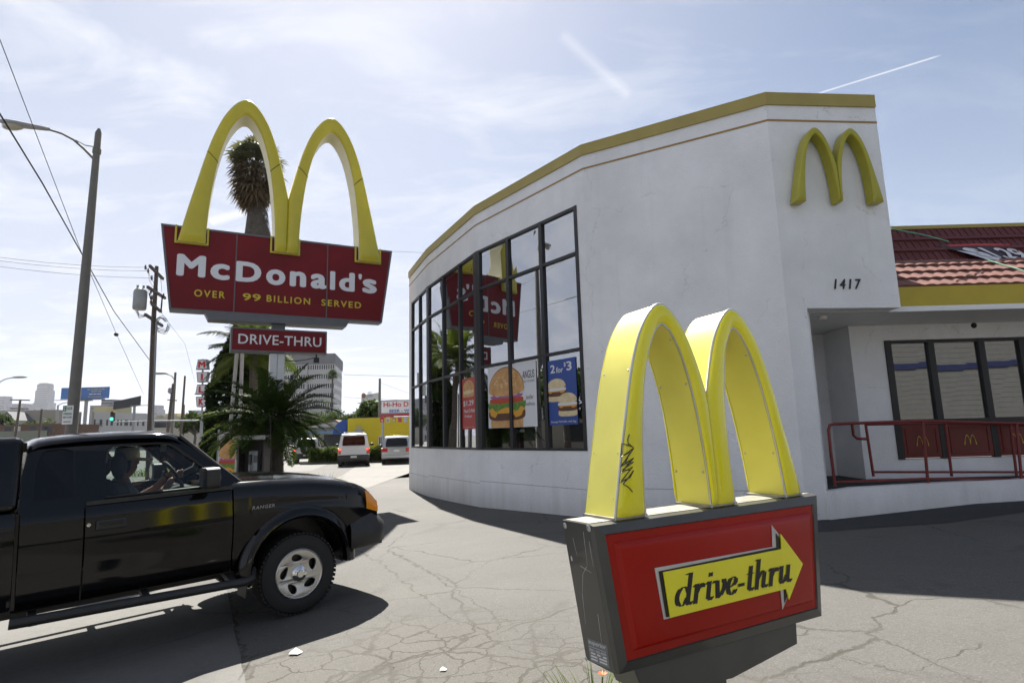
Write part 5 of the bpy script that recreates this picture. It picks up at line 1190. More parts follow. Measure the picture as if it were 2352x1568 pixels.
t, c = pole('utility_pole', 'shortest thin pole, right beside the bare pole left of the milk sign', 421, 985, 423, 929, 80, .13, m_wood, 'utility pole', 'wooden poles down the street')
t, c = pole('street_lamp', 'slim street lamp with an arm to the left, beside the leaning wooden pole', 395, 985, 403, 855, 55, .13, m_cons, 'street lamp', 'slim street lamps down the street')
b = MB(); b.tube([C1(1755, 290, 55), C1(1725, 250, 55), C1(1670, 232, 55), C1(1640, 229, 55)], .05, 6); b.build('arm', m_galv, t); b = MB(); b.ball(C1(1600, 226, 55), (.9, .2, .13), 10, 6); b.build('lamp_head', m_galv, t)
t = thing('street_lamp', 'street lamp whose curved arm enters at the left edge above the far towers', 'street lamp', (D(-30, 1000, 60).x, 60, 0), group='slim street lamps down the street')
b = MB(); b.tube([(D(-30, 1000, 60).x, 60, 0), D(-22, 900, 60)], .1, 8); b.build('pole', m_cons, t); b = MB(); b.tube([D(-22, 900, 60), C1(0, 312, 60), C1(60, 282, 60), C1(160, 264, 60)], .05, 6); b.build('arm', m_galv, t); b = MB(); b.ball(C1(200, 264, 60), (.8, .2, .13), 10, 6); b.build('lamp_head', m_galv, t)
t = thing('street_lamp', 'faint street lamp behind the parking sign, its arm reaching to the lamp pole', 'street lamp', (C1(583, 700, 100).x, 100, 0), group='slim street lamps down the street')
b = MB(); b.tube([(C1(580, 900, 100).x, 100, 0), C1(583, 545, 100)], .13, 8); b.build('pole', m_galv, t); b = MB(); b.tube([C1(583, 550, 100), C1(620, 530, 100), C1(690, 515, 100)], .07, 6); b.build('arm', m_galv, t)
# traffic signal on a mast arm
Y = 48.0; f = C1(2010, 1010, Y); t = thing('traffic_signal', 'traffic signal showing green, on a long mast arm behind the truck roof', 'traffic signal', (f.x, Y, 0))
b = MB(); b.tube([(f.x, Y, 0), C1(2028, 560+130, Y)], .09, 10); b.tube([C1(2028, 700, Y), C1(1500, 706, Y), C1(1146, 716, Y)], [.07, .06, .045], 8); b.build('mast', m_galv, t, smooth=60)
A, B = C1(1126, 708, Y), C1(1170, 617, Y); b = MB(); b.bx(A.x, B.x, Y-.28, Y-.06, A.z, B.z); hs = b.build('signal_head', m_blk, t, bevel=.03)
for i, (nm, cc, em_) in enumerate((('green_light', (.02, .5, .25), (.1, 1, .5)), ('amber_light', (.06, .04, .01), None), ('red_light', (.07, .01, .01), None))):
    b = MB(); b.lathe([(0, -.03), (.12, -.02), (.14, 0)], ((A.x+B.x)/2, Y-.285, A.z+.18+.62*i*(B.z-A.z)/1.9), 'y', 14); b.build(nm, pm(nm, cc, .2, emit=em_, es=.7), hs)
# yellow sign board seen through the truck window, kerb sign
Y = 33.0; A, B = D(369, 1080, Y), D(384, 1060, Y); t = thing('notice_board', 'orange notice board on the pavement seen through the truck window', 'sign', (A.x, Y, 0)); b = MB(); b.bx(A.x-.1, B.x+.2, Y, Y+.05, .55, 1.3); b.build('panel', pm('orange_board', (.55, .28, .02), .5), t); b = MB(); b.tube([(A.x+.2, Y+.03, 0), (A.x+.2, Y+.03, .56)], .03, 6); b.build('post', m_galv, t)
# billboards
def box_t(t, name, m, x0, x1, y0, y1, z0, z1): b = MB(); b.bx(x0, x1, y0, y1, z0, z1); return b.build(name, m, t)
Y = 165.0; A, B = C1(608, 488, Y), C1(1095, 360, Y)
t = thing('billboard', 'large blue billboard on a single column, half hidden by the lamp pole', 'billboard', ((A.x+B.x)/2, Y, 0)); m_blu = pm('billboard_blue', (.045, .12, .36), .5, col2=(.07, .22, .50), vscale=.12)
box_t(t, 'panel', m_blu, A.x, B.x, Y, Y+.5, A.z, B.z); F = frame_from((A.x, Y-.03, A.z), (1, 0, 0), (0, 0, 1)); w, h = B.x-A.x, B.z-A.z
b = MB(); b.lathe([(0, 0), (w*.09, 0)], (w*.27, h*.52, .02), 'z', 20); b.build('glow_disc', pm('pale_blue', (.25, .38, .55), .5), t, F); b = MB(); b.lathe([(0, 0), (w*.075, 0)], (w*.27, h*.5, .05), 'z', 16); b.v = [(x, h*.5+(y-h*.5)*.55, z) for x, y, z in b.v]; b.build('red_motif', m_mred, t, F)
for s, x0, y0, x1, y1, mm in (('The new season is here', .56, .74, .92, .86, m_ltyel), ('COMING SOON', .64, .56, .86, .66, m_ltyel), ('opens this month', .6, .33, .85, .44, m_swhite), ('see it in theaters', .58, .1, .86, .2, m_ltyel)):
    b = MB(); n = len(s)
    for i in range(n):
        if s[i] != ' ': xx = (x0+(x1-x0)*i/n)*w; b.bx(xx, xx+(x1-x0)*w/n*.72, (y0+.02)*h, (y1-.02)*h, .03, .05)
    b.build('caption', mm, t, F)
box_t(t, 'catwalk', m_galv, A.x-1, A.x+3, Y-.9, Y-.02, A.z-.35, A.z-.2); box_t(t, 'catwalk', m_mgrey, A.x+3.01, B.x-.8, Y-.6, Y-.02, A.z-.4, A.z-.1)
cc = C1(845, 520, Y); b = MB(); b.tube([(cc.x, Y+.9, 0), (cc.x, Y+.9, A.z-.4)], .45, 14); b.build('column', m_galv, t, smooth=60); box_t(t, 'truss', m_galv, cc.x-1.5, cc.x+1.5, Y+.52, Y+1.3, A.z-.6, A.z+.3)
Y = 140.0; A, B = C1(1168, 570, Y), C1(1372, 448, Y); t = thing('billboard', 'dark billboard seen from behind, tilted against the sky above the white flats', 'billboard', ((A.x+B.x)/2, Y, 0))
b = MB(); b.hexa([(A.x, Y-1, A.z-.5), (B.x, Y+1.5, A.z+.4), (B.x, Y+1.9, A.z+.4), (A.x, Y-.6, A.z-.5), (A.x, Y-1, B.z-1.6+.2), (B.x, Y+1.5, B.z), (B.x, Y+1.9, B.z), (A.x, Y-.6, B.z-1.4)]); b.build('panel', pm('billboard_dark', (.045, .045, .05), .7, var=.3), t)
cc = C1(1302, 600, Y); b = MB(); b.tube([(cc.x, Y+1.8, 0), (cc.x, Y+1.8, A.z+.5)], .3, 10); b.build('column', m_galv, t); box_t(t, 'catwalk', m_galv, cc.x, cc.x+4.5, Y+.2, Y+1, A.z+.3, A.z+.42)
# far towers in the haze
def block(name, label, spec, Y, m, cat='building', group=None, dep=30):
    """spec: list of (px0, px1, py_top) tiers; bottoms at the ground"""
    x0 = D(spec[0][0], 1000, Y).x; t = thing(name, label, cat, (x0, Y, 0), group=group)
    for i, (a, c, ty) in enumerate(spec):
        A, B = D(a, ty, Y), D(c, ty, Y); k = i*.6; b = MB(); b.bx(A.x, B.x, Y+k, Y+dep-k, 0 if i == 0 else zprev-.0, A.z); b.build('wall', m, t); zprev = A.z
        if Y > 1000: 
            g = MB(); n = max(3, int((A.z-(0 if i == 0 else 0))/14))
            for r in range(n): zz = A.z*(r+.5)/n; 
    return t
m_tow = pm('tower_grey', (.15, .15, .17), .7, var=.05, vscale=.02)
def tower(label, spec, Y, dep=45):
    t = thing('office_tower', label, 'skyscraper', (D(spec[0][0], 1000, Y).x, Y, 0), group='far office towers'); z0 = 0
    for i, (a, c, ty) in enumerate(spec):
        A, B = D(a, ty, Y), D(c, ty, Y); b = MB(); b.bx(A.x, B.x, Y+i*3, Y+dep-i*3, z0, A.z); b.build('tier', m_tow, t)
        g = MB(); n = max(2, int((A.z-z0)/9)); mw = (B.x-A.x)
        for r in range(n): zz = z0+(A.z-z0)*(r+.45)/n; g.bx(A.x+mw*.04, B.x-mw*.04, Y+i*3-.3, Y+i*3-.02, zz, zz+2.2)
        g.build('window_bands', m_win, t); z0 = A.z
tower('tall stepped far tower with a rounded top', [(75, 111, 925), (80, 110, 896), (83, 108.5, 882), (86, 107, 880)], 2600)
tower('far tower cut by the left edge', [(-12, 12, 930), (-12, 9, 910)], 2400)
tower('square far tower with a smaller top, behind the pole with two crossarms', [(17, 59, 934), (26, 55, 927)], 2300)
tower('low wide far block right of the tall stepped tower', [(108, 137, 941)], 2200)
tower('far block behind the white flats, under the billboards', [(207, 250, 931), (230, 257, 917)], 900)
tower('thin far tower right of the transformer pole', [(346, 362, 940), (350, 360, 930)], 2000)
tower('small far block behind the milk sign post', [(434, 456, 942)], 1500)
# white block of flats
Y = 150.0; P = [D(128, 945, Y-14), D(188, 943, Y-2), D(210, 945, Y-6), D(340, 951, Y+10)]
t = thing('apartment_block', 'long white three storey block of flats behind the truck roof', 'building', (P[2].x, P[2].y, 0))
H_ = P[2].z; b = MB()
def wallseg(b, a, c, z0, z1, th_=.4):
    d = (c.xy-a.xy).normalized(); n = Vector((-d.y, d.x)); p, q = a.xy, c.xy; b.hexa([(*p, z0), (*q, z0), (*(q+n*th_), z0), (*(p+n*th_), z0), (*p, z1), (*q, z1), (*(q+n*th_), z1), (*(p+n*th_), z1)])
wallseg(b, P[2], P[3], 0, H_); b2 = MB(); wallseg(b2, P[0], P[1], 0, H_+.2, 12); wallseg(b2, P[1]+Vector((0, 6, 0)), P[2]+Vector((0, .2, 0)), 0, H_, .5); b.build('wall', m_offw, t); b2.build('wall', pm('shaded_side_wall', (.32, .29, .24), .85), t)  # side walls of the white flats: their shade is put into the tan colour
b = MB(); d = (P[3].xy-P[2].xy); b.poly([(P[2].x, P[2].y, H_-.05), (P[3].x, P[3].y, H_-.05), (P[3].x, P[3].y+14, H_-.05), (P[2].x, P[2].y+14, H_-.05)]); b.build('roof', m_cons, t)
d = d.normalized(); F = frame_from((P[2].x, P[2].y, 0), (d.x, d.y, 0), (0, 0, 1)); Ln = (P[3].xy-P[2].xy).length
rng = random.Random(5)
for row, zc in enumerate((H_-2.6, H_-5.6, H_-8.4)):
    x = .6
    while x < Ln-1:
        w = rng.choice((.5, .7, .7, 1.1)); b = MB(); b.bx(x, x+w, zc-.7, zc+.75, -.05, .03); wn = b.build('window', m_win, t, F); x += w+rng.choice((.5, .7, 1.1))
b = MB()
for zc in (H_-3.6, H_-6.6): b.bx(.4, 2.6, zc, zc+.12, .03, .9); b.bx(.4, 2.6, zc+.7, zc+.78, .8, .9)
b.build('balcony', m_blk, t, F)
b = MB(); A, B = C1(1045, 612, Y+10), C1(1280, 565, Y+10); b.bx(A.x, B.x, Y+6, Y+12, H_-.1, B.z); b.build('penthouse', pm('pale_yellow', (.42, .38, .22), .8), t)
# brown and grey low buildings at far left
Y = 95.0; A = D(0, 973, Y); t = thing('warehouse', 'low brown brick building at the far left, behind the pale fence wall', 'building', (-85, Y, 0)); B = D(128, 973, Y); box_t(t, 'wall', pm('brown_brick', (.13, .075, .05), .85, var=.2, vscale=.5), D(-40, 973, Y).x, B.x, Y, Y+10, 0, hAt(60, 974, Y))
for px in (18, 40, 75, 100, 112): 
    q = D(px, 986, Y); box_t(t, 'window', m_win if px != 40 else m_offw, q.x-.5, q.x+.5, Y-.05, Y+.02, q.z-.6, q.z+.5)
Y = 80.0; q = D(-40, 990, Y); box = thing('boundary_wall', 'long pale green wall at the far left in front of the brown brick building', 'wall', (q.x, Y, 0)); box_t(box, 'wall', pm('pale_green_wall', (.20, .21, .16), .85, var=.06), q.x, D(104, 990, Y).x, Y, Y+.3, 0, hAt(60, 989, Y))
Y = 130.0; t = thing('house', 'grey gabled house behind the brown brick building at the far left', 'house', (D(10, 970, Y).x, Y, 0)); A, B = D(2, 966, Y), D(32, 966, Y); box_t(t, 'wall', m_offw, A.x, B.x, Y, Y+8, 0, A.z); b = MB(); m_ = (A.x+B.x)/2; b.prism([(A.x-.4, Y-.3, A.z), (B.x+.4, Y-.3, A.z), (m_, Y-.3, A.z+2.0)], (0, 8.6, 0)); b.build('roof', pm('grey_roof', (.12, .12, .13), .8), t)
# pale building cluster right of the pole
Y = 110.0; A, B = D(352, 965, Y), D(436, 960, Y); t = thing('building', 'cream two storey building behind the leaning wooden pole', 'building', (A.x, Y, 0)); box_t(t, 'wall', m_cream, A.x, B.x, Y, Y+12, 0, hAt(380, 957, Y)); box_t(t, 'tower', pm('pale_yellow', (.42, .38, .22), .8), D(372, 950, Y).x, D(400, 950, Y).x, Y+1, Y+6, hAt(380, 957, Y), hAt(380, 949, Y))
for px in (360, 368, 377, 388, 406, 414, 425): q = D(px, 974, Y); box_t(t, 'window', m_win, q.x-.4, q.x+.4, Y-.05, Y+.02, q.z-.6, q.z+.6)
# office block
Y = 232.0; A, B = D(636, 812, Y), D(769, 812, Y); R_ = D(789, 831, Y+28); t = thing('office_block', 'white eight storey office block with rows of narrow windows behind the palms', 'office building', ((A.x+B.x)/2, Y, 0)); H_ = hAt(740, 812, Y)
P = [Vector((A.x, Y)), Vector((B.x, Y)), Vector((R_.x, Y+26)), Vector((A.x, Y+26))]; nfl = 8; top = H_-4.2; fh = (top-1)/nfl
b = MB(); b.prism([(p.x, p.y, 0) for p in P], (0, 0, top)); b.build('wall', pm('office_white', (.42, .41, .39), .8, var=.03), t)
b = MB(); Q = [Vector((A.x-.2, Y-.2)), Vector((B.x+.2, Y-.2)), Vector((R_.x+.3, Y+26.2)), Vector((A.x, Y+26.2))]; b.prism([(p.x, p.y, top) for p in Q], (0, 0, H_-top)); b.build('parapet', pm('office_grey', (.19, .185, .19), .8, var=.1, vscale=.2), t)
for r in range(nfl):
    z0 = 1.6+r*fh+fh*.30
    for (p, q, n, nn) in ((P[0], P[1], 26, Vector((0, -1))), (P[1], P[2], 12, Vector((.95, -.3)))):
        b = MB(); d = q-p
        for i in range(n):
            if n == 26 and i in (13,): b.build('window_row', m_win, t); b = MB(); continue
            s0, s1 = p+d*((i+.28)/n), p+d*((i+.74)/n)
            b.hexa([(*(s0+nn*.06), z0), (*(s1+nn*.06), z0), (*(s1-nn*.05), z0), (*(s0-nn*.05), z0), (*(s0+nn*.06), z0+fh*.46), (*(s1+nn*.06), z0+fh*.46), (*(s1-nn*.05), z0+fh*.46), (*(s0-nn*.05), z0+fh*.46)])
        b.build('window_row', m_win, t)
b = MB(); x = A.x+(B.x-A.x)*.525; b.bx(x-.3, x+.3, Y-.5, Y-.07, 0, top); b.build('pilaster', MATS['office_white'], t)
# yellow shop
def C2(x, y, Y): return D(402.7+.2569*x, 704.8+.2569*y, Y)
Y = 43.0; A = C2(1535, 1380, Y); H_ = hAt(840, 960, Y); t = thing('yellow_shop', 'bright yellow low shop with a blue rounded awning behind the parked cars', 'shop', (A.x, Y, 0))
m_ysh = pm('shop_yellow', (.58, .46, .012), .7, var=.05, vscale=.6); X1 = 4.0
box_t(t, 'wall', m_ysh, A.x, X1, Y, Y+12, 0, H_); box_t(t, 'roof', m_cons, A.x+.1, X1-.1, Y+.2, Y+11.8, H_+.003, H_+.05)
q0_, q1_ = C2(1408, 1137, Y), C2(1533, 1005, Y); b = MB(); n = 10; w_ = q1_.x-q0_.x; h_ = q1_.z-q0_.z
b.prism([(q1_.x, Y-.0, q0_.z)]+[(q1_.x-w_*math.sin(i/n*math.pi/2), Y-.0, q0_.z+h_*math.cos(i/n*math.pi/2)) for i in range(n+1)], (0, 6, 0)); b.build('awning', pm('awning_blue', (.02, .07, .30), .6, var=.1), t)
u0, u1 = C2(1615, 1140, Y), C2(1686, 1098, Y); b = MB(); b.bx(u0.x, u1.x, Y-.35, Y-.002, u0.z, u1.z)
for k in range(5): b.bx(u0.x+.05, u1.x-.05, Y-.365, Y-.352, u0.z+.08+.12*k, u0.z+.13+.12*k)
b.build('air_conditioner', m_galv, t)
for (x0, x1) in ((1660, 1710), (1820, 1900)):
    u0, u1 = C2(x0, 1262, Y), C2(x1, 1155, Y); box_t(t, 'window', m_win, u0.x, u1.x, Y-.02, Y+.05, u0.z, u1.z); b = MB()
    for k in range(7): xx = u0.x+(u1.x-u0.x)*k/6; b.bx(xx-.015, xx+.015, Y-.09, Y-.06, u0.z, u1.z)
    b.bx(u0.x, u1.x, Y-.095, Y-.055, u1.z-.03, u1.z+.02); b.build('window_bars', m_white, t)
# shop sign above, bunting, pole
Y = 40.0; A, B = C2(1834, 962, Y), C2(2095, 828, Y); sg_ = thing('shop_sign', 'white shop sign board with red and blue lettering above the yellow shop', 'sign', (A.x+.2, Y, 0)); XR = B.x+1.1
b = MB(); b.bx(A.x, XR, Y, Y+.35, A.z, B.z); b.build('cabinet', m_mgrey, sg_); b = MB(); b.bx(A.x+.06, XR-.06, Y-.012, Y-.001, A.z+.1, B.z-.06); b.build('face', m_mw, sg_)
F = frame_from((0, Y-.014, 0), (1, 0, 0), (0, 0, 1)); c0_, c1_ = C2(1862, 895, Y), C2(2085, 845, Y); text('Hi-Ho D', (c0_.x, c0_.z, c1_.x, c1_.z), 0, m_mred, sg_, F, bold=.02, depth=.01)
c0_, c1_ = C2(1915, 942, Y), C2(2092, 912, Y); text('BEER - W', (c0_.x, c0_.z, c1_.x, c1_.z), 0, pm('letter_blue', (.03, .06, .35), .5), sg_, F, bold=.02, depth=.01)
box_t(sg_, 'lower_trim', m_mred, A.x, XR, Y-.02, Y+.34, A.z-.12, A.z-.004); p = C2(1825, 980, Y)
for px in (1850, 2120): q = C2(px, 980, Y); b = MB(); b.tube([(q.x, Y+.18, 0), (q.x, Y+.18, A.z)], .09, 8); b.build('post', m_galv, sg_)
bn = thing('poster', 'small poster hanging in the row under the shop sign', 'poster', (0, 0, 0), group='posters hung in a row under the shop sign'); COL.objects.unlink(bn); bpy.data.objects.remove(bn)
for k, (px, col, w) in enumerate(((1848, (.35, .03, .03), 'leftmost'), (1903, (.45, .42, .40), 'second from left'), (1955, (.30, .22, .06), 'middle'), (2008, (.38, .08, .08), 'fourth from left'), (2060, (.40, .38, .42), 'rightmost'))):
    q, q2 = C2(px-17, 1030, Y), C2(px+17, 985, Y); t = thing('poster', w+' of the five small posters hung under the shop sign', 'poster', (q.x, Y, q.z), group='posters hung in a row under the shop sign')
    m = pm('bunting_%s' % 'abcde'[k], col, .6, var=.4, vscale=3); b = MB(); b.bx(q.x, q2.x, Y-.03, Y-.015, q.z, q2.z); b.build('sheet', m, t); b = MB(); b.bx(q.x+.07, q2.x-.07, Y-.035, Y-.031, q.z+.15, q2.z-.25); b.build('picture', m_mred if k % 2 else m_offw, t)
t, c = pole('utility_pole', 'thin grey pole rising beside the left end of the shop sign', 871.5, 960, 872.5, 869, 44, .11, m_cons, 'pole')
wire([c-Vector((0, 0, .3)), D(945, 905, 44)], .008, 'overhead_wire', 'wire slanting down from the thin pole by the shop sign')
Y = 75; A, B = C2(1680, 856, Y), C2(1812, 758, Y); t = thing('billboard', 'small pale billboard with a portrait patch above the dark trees', 'billboard', ((A.x+B.x)/2, Y, 0)); b = MB(); b.hexa([(A.x, Y-1, A.z), (B.x, Y+1, A.z+.35), (B.x, Y+1.2, A.z+.35), (A.x, Y-.8, A.z), (A.x, Y-1, B.z-.5), (B.x, Y+1, B.z), (B.x, Y+1.2, B.z), (A.x, Y-.8, B.z-.5)]); b.build('panel', m_mw, t)
cc = (A.x+B.x)/2; b = MB(); b.tube([(cc, Y+.6, 0), (cc, Y+.6, A.z+.1)], .15, 8); b.build('column', m_galv, t); box_t(t, 'catwalk', m_galv, A.x-.3, B.x, Y-1.6, Y-1.1, A.z-.15, A.z-.05)
F = frame_from((A.x, Y-1.02, A.z), (B.x-A.x, 2.0, .35), (0, 0, 1)); text('I AM BENZ', (.9, .55, (B.x-A.x)*.93, 1.25), .01, pm('letter_grey', (.3, .32, .38), .5), t, F, bold=.01); b = MB(); b.lathe([(0, .02), (.33, .02)], (.45, .8, 0), 'z', 14); b.build('portrait', pm('portrait_tan', (.3, .17, .1), .6, var=.4, vscale=3), t, F)
# white house behind
Y = 62.0; A, B = C2(1330, 1250, Y), C2(1520, 1075, Y); t = thing('house', 'small white house with a low gable between the palms and the yellow shop', 'house', (A.x, Y, 0)); box_t(t, 'wall', m_offw, A.x-2, B.x, Y, Y+8, 0, B.z); q = C2(1440, 1008, Y); b = MB(); b.prism([(A.x-2.3, Y-.4, B.z), (B.x+.3, Y-.4, B.z), (q.x, Y-.4, q.z)], (0, 8.6, 0)); b.build('roof', pm('brown_roof', (.16, .10, .08), .8), t)
b = MB(); b.poly([(A.x-2.1, Y-.42, B.z+.05), (B.x+.1, Y-.42, B.z+.05), (q.x, Y-.42, q.z-.2)]); b.build('gable', m_offw, t); box_t(t, 'awning', pm('awning_pale_blue', (.15, .25, .38), .6), A.x-1.5, B.x+.1, Y-1.0, Y-.05, B.z-.6, B.z-.3)
for px in (1370, 1450): q = C2(px, 1200, Y); box_t(t, 'window', m_win, q.x-.5, q.x+.5, Y-.04, Y+.02, q.z-.5, q.z+.7)
# phone kiosk
Y = 13.6; A, B = C2(548, 1470, Y), C2(802, 1145, Y); g0 = gz(A.x, Y); t = thing('phone_kiosk', 'dark roadside phone kiosk with a white header strip behind the truck bonnet', 'phone kiosk', (A.x+.3, Y, g0)); w = B.x-A.x
m_kio = pm('kiosk_dark', (.05, .045, .042), .5, var=.2); zt = B.z; zs = C2(600, 1187, Y).z
box_t(t, 'back_panel', m_kio, A.x+.04, B.x-.04, Y+.30, Y+.34, g0, zs-.02); box_t(t, 'side_panel', m_kio, A.x, A.x+.035, Y, Y+.34, g0, zs); box_t(t, 'side_panel', m_kio, B.x-.035, B.x, Y, Y+.34, g0, zs)
hd = box_t(t, 'header', m_mw, A.x+.02, B.x+.01, Y-.03, Y+.36, zs+.003, zt); F = frame_from((A.x, Y-.032, zs), (1, 0, 0), (0, 0, 1)); text('payphone', (w*.3, .06*1, w*.72, (zt-zs)*.75), .001, MATS['letter_blue'], t, F, depth=.003, bold=.01)
u0, u1 = C2(628, 1470, Y), C2(718, 1285, Y); b = MB(); b.bx(u0.x, u1.x, Y+.12, Y+.298, u0.z, u1.z); ph = b.build('phone', m_galv, t, bevel=.01); b = MB(); xx = (u0.x+u1.x)/2; b.bx(u0.x+.03, u0.x+.08, Y+.07, Y+.118, u1.z-.3, u1.z-.08); b.tube([(u0.x+.055, Y+.09, u1.z-.3), (u0.x+.09, Y+.05, u1.z-.5), (xx, Y+.1, u1.z-.35)], .008, 6); b.build('handset', m_blk, ph)
b = MB()
for i in range(4):
    for j in range(3): b.bx(xx+.02+.035*j, xx+.045+.035*j, Y+.11, Y+.119, u1.z-.14-.04*i, u1.z-.115-.04*i)
b.build('keypad', m_blk, ph)
# burger banner on the corner
Y = 17.5; A, B = C2(380, 1420, Y), C2(552, 1105, Y); t = thing('burger_banner', 'white banner with a large burger picture between the cypress and the phone kiosk', 'banner', (A.x, Y, 0)); box_t(t, 'cloth', m_mw, A.x, B.x, Y, Y+.03, .25, B.z)
for xx in (A.x-.03, B.x+.03): b = MB(); b.tube([(xx, Y+.015, 0), (xx, Y+.015, B.z+.05)], .025, 6); b.build('post', m_galv, t)
# ================================================================ pictures of food (flat layers, each a little above the last)
m_bun = pm('print_bun', (.42, .20, .06), .5, col2=(.60, .36, .14), vscale=6); m_bun2 = pm('print_muffin', (.55, .42, .22), .5, col2=(.66, .56, .36), vscale=8)
m_let = pm('print_lettuce', (.05, .14, .015), .5, col2=(.14, .28, .04), vscale=14); m_tom = pm('print_tomato', (.42, .05, .015), .4); m_pat = pm('print_patty', (.06, .022, .012), .6, col2=(.13, .05, .025), vscale=18)
m_chz = pm('print_cheese', (.62, .30, .02), .45); m_oni = pm('print_onion', (.30, .10, .25), .5); m_seed = pm('print_seed', (.66, .55, .34), .5); m_pw = pm('print_white', (.62, .62, .64), .45); m_pr = pm('print_red', (.40, .03, .02), .45); m_pb = pm('print_blue', (.02, .06, .26), .45); m_pk = pm('print_black', (.02, .02, .02), .5)
def blob(parent, F, name, m, cx, cy, rx, ry, z, kind='oval', seed=1, clip=None):
    rng = random.Random(seed); P = []; n = 40
    for i in range(n):
        a = 2*math.pi*i/n; c, s = math.cos(a), math.sin(a)
        if kind == 'dome': x, y = rx*c, (ry*s if s > 0 else ry*.25*s)
        elif kind == 'slab': x, y = rx*(abs(c)**.5)*(1 if c > 0 else -1), ry*(abs(s)**.6)*(1 if s > 0 else -1)
        elif kind == 'wavy': x, y = rx*(abs(c)**.6)*(1 if c > 0 else -1), ry*(abs(s)**.6)*(1 if s > 0 else -1)*(1+.45*math.sin(a*9))
        elif kind == 'drip': x, y = rx*(abs(c)**.6)*(1 if c > 0 else -1), ry*(s if s > 0 else s*(1.6 if i % 8 < 4 else .7))
        else: x, y = rx*c, ry*s
        x, y = cx+x, cy+y
        if clip: x = min(max(x, clip[0]), clip[2]); y = min(max(y, clip[1]), clip[3])
        P.append((x, y, z))
    b = MB(); b.poly(P); return b.build(name, m, parent, F)
def burger(parent, F, x0, y0, x1, y1, z, clip=None, big=True):
    w, h = x1-x0, y1-y0; cx = (x0+x1)/2; Z = lambda k: z+.0007*k; k = 0
    lay = [('bun', m_bun, .10, .13, .44, 'slab'), ('patty', m_pat, .25, .11, .50, 'slab'), ('cheese', m_chz, .32, .09, .50, 'drip'), ('lettuce', m_let, .40, .085, .52, 'wavy'), ('tomato', m_tom, .47, .05, .46, 'slab'), ('onion', m_oni, .54, .035, .44, 'slab'), ('mayo', m_pw, .585, .035, .45, 'wavy')]
    for (nm, m, cy, ry, rx, kd) in lay: k += 1; blob(parent, F, nm, m, cx, y0+h*cy, rx*w, ry*h, Z(k), kd, k, clip)
    k += 1; blob(parent, F, 'bun_rim', m_pat if False else m_oni if False else pm('print_bun_dark', (.24, .09, .025), .5), cx, y0+h*.635, .485*w, .385*h, Z(k), 'dome', 3, clip)
    k += 1; bn_ = blob(parent, F, 'bun_top', m_bun, cx, y0+h*.63, .48*w, .37*h, Z(k), 'dome', 3, clip)
    rng = random.Random(4); b = MB()
    for i in range(26 if big else 8):
        a, r = rng.uniform(.3, 2.84), rng.uniform(.25, .85); x, y = cx+.46*w*r*math.cos(a), y0+h*.63+.35*h*r*math.sin(a)
        if clip and not (clip[0] < x < clip[2]): continue
        b.poly([(x+.016*w*math.cos(t*1.05), y+.010*w*math.sin(t*1.05), Z(k+1)) for t in range(6)])
    b.build('sesame_seeds', m_seed, parent, F)
# posters in the window wall (in front of the glass, behind the mullion faces)
def fF(i, t=.018): d = on(i, 1, 0)-on(i, 0, 0); return frame_from(on(i, 0, 0, t), d, (0, 0, 1))
def pc(i, x, y): return loc(fF(i), 0, 906.2+.4068*x, 436.3+.4068*y)
F2, F1 = fF(2), fF(1)
a, c = pc(2, 520, 1345), pc(2, 810, 985); t = thing('burger_poster', 'big white poster with a tall burger, middle of the window wall', 'poster', tuple(F2 @ Vector((a[0], 0, 0))), rot=F2.to_3x3() @ Matrix.Rotation(rad(-90), 3, 'X'))
a = (.19, 1.62); c = (2.20, 3.0)
xa, ya = pc(2, 535, 1345); xb, yb = pc(2, 808, 1333); xt, yt_ = pc(2, 797, 978)
X0, X1, Y0, Y1 = xa-.02, (xb+xt)/2, (ya+yb)/2, 3.04
b = MB(); b.quad((X0, Y0, 0), (X1, Y0, 0), (X1, Y1, 0), (X0, Y1, 0)); b.build('sheet', m_pw, t, F2)
burger(t, F2, X0+.02, Y0-.03, X0+(X1-X0)*.78, Y1-.06, .0006, clip=(X0+.005, Y0+.005, X1, Y1))
W_p = X1-X0; text('ANGUS', (X0+.74*W_p, 2.70, X0+.97*W_p, 2.86), .0012, m_pk, t, F2, bold=.01, depth=0); text('THIRD POUNDERS', (X0+.74*W_p, 2.62, X0+.97*W_p, 2.665), .0012, m_pk, t, F2, depth=0)
text('beefier', (X0+.80*W_p, 2.28, X0+.94*W_p, 2.37), .0012, m_pk, t, F2, depth=0); text('beefness.', (X0+.78*W_p, 2.15, X0+.97*W_p, 2.23), .0012, m_pk, t, F2, depth=0)
t = thing('breakfast_poster', 'blue 2 for $3 poster with two muffins at the right end of the window wall', 'poster', tuple(F2 @ Vector((2.8, 0, 0))), rot=F2.to_3x3() @ Matrix.Rotation(rad(-90), 3, 'X'))
p0, p1, p2 = pc(2, 882, 1328), pc(2, 1037, 1322), pc(2, 1022, 940); X0, X1 = 2.385, (p1[0]+p2[0])/2; Y0, Y1 = (p0[1]+p1[1])/2, p2[1]
b = MB(); b.quad((X0, Y0, 0), (X1, Y0, 0), (X1, Y1, 0), (X0, Y1, 0)); b.build('sheet', m_pb, t, F2); W_p = X1-X0; H_p = Y1-Y0
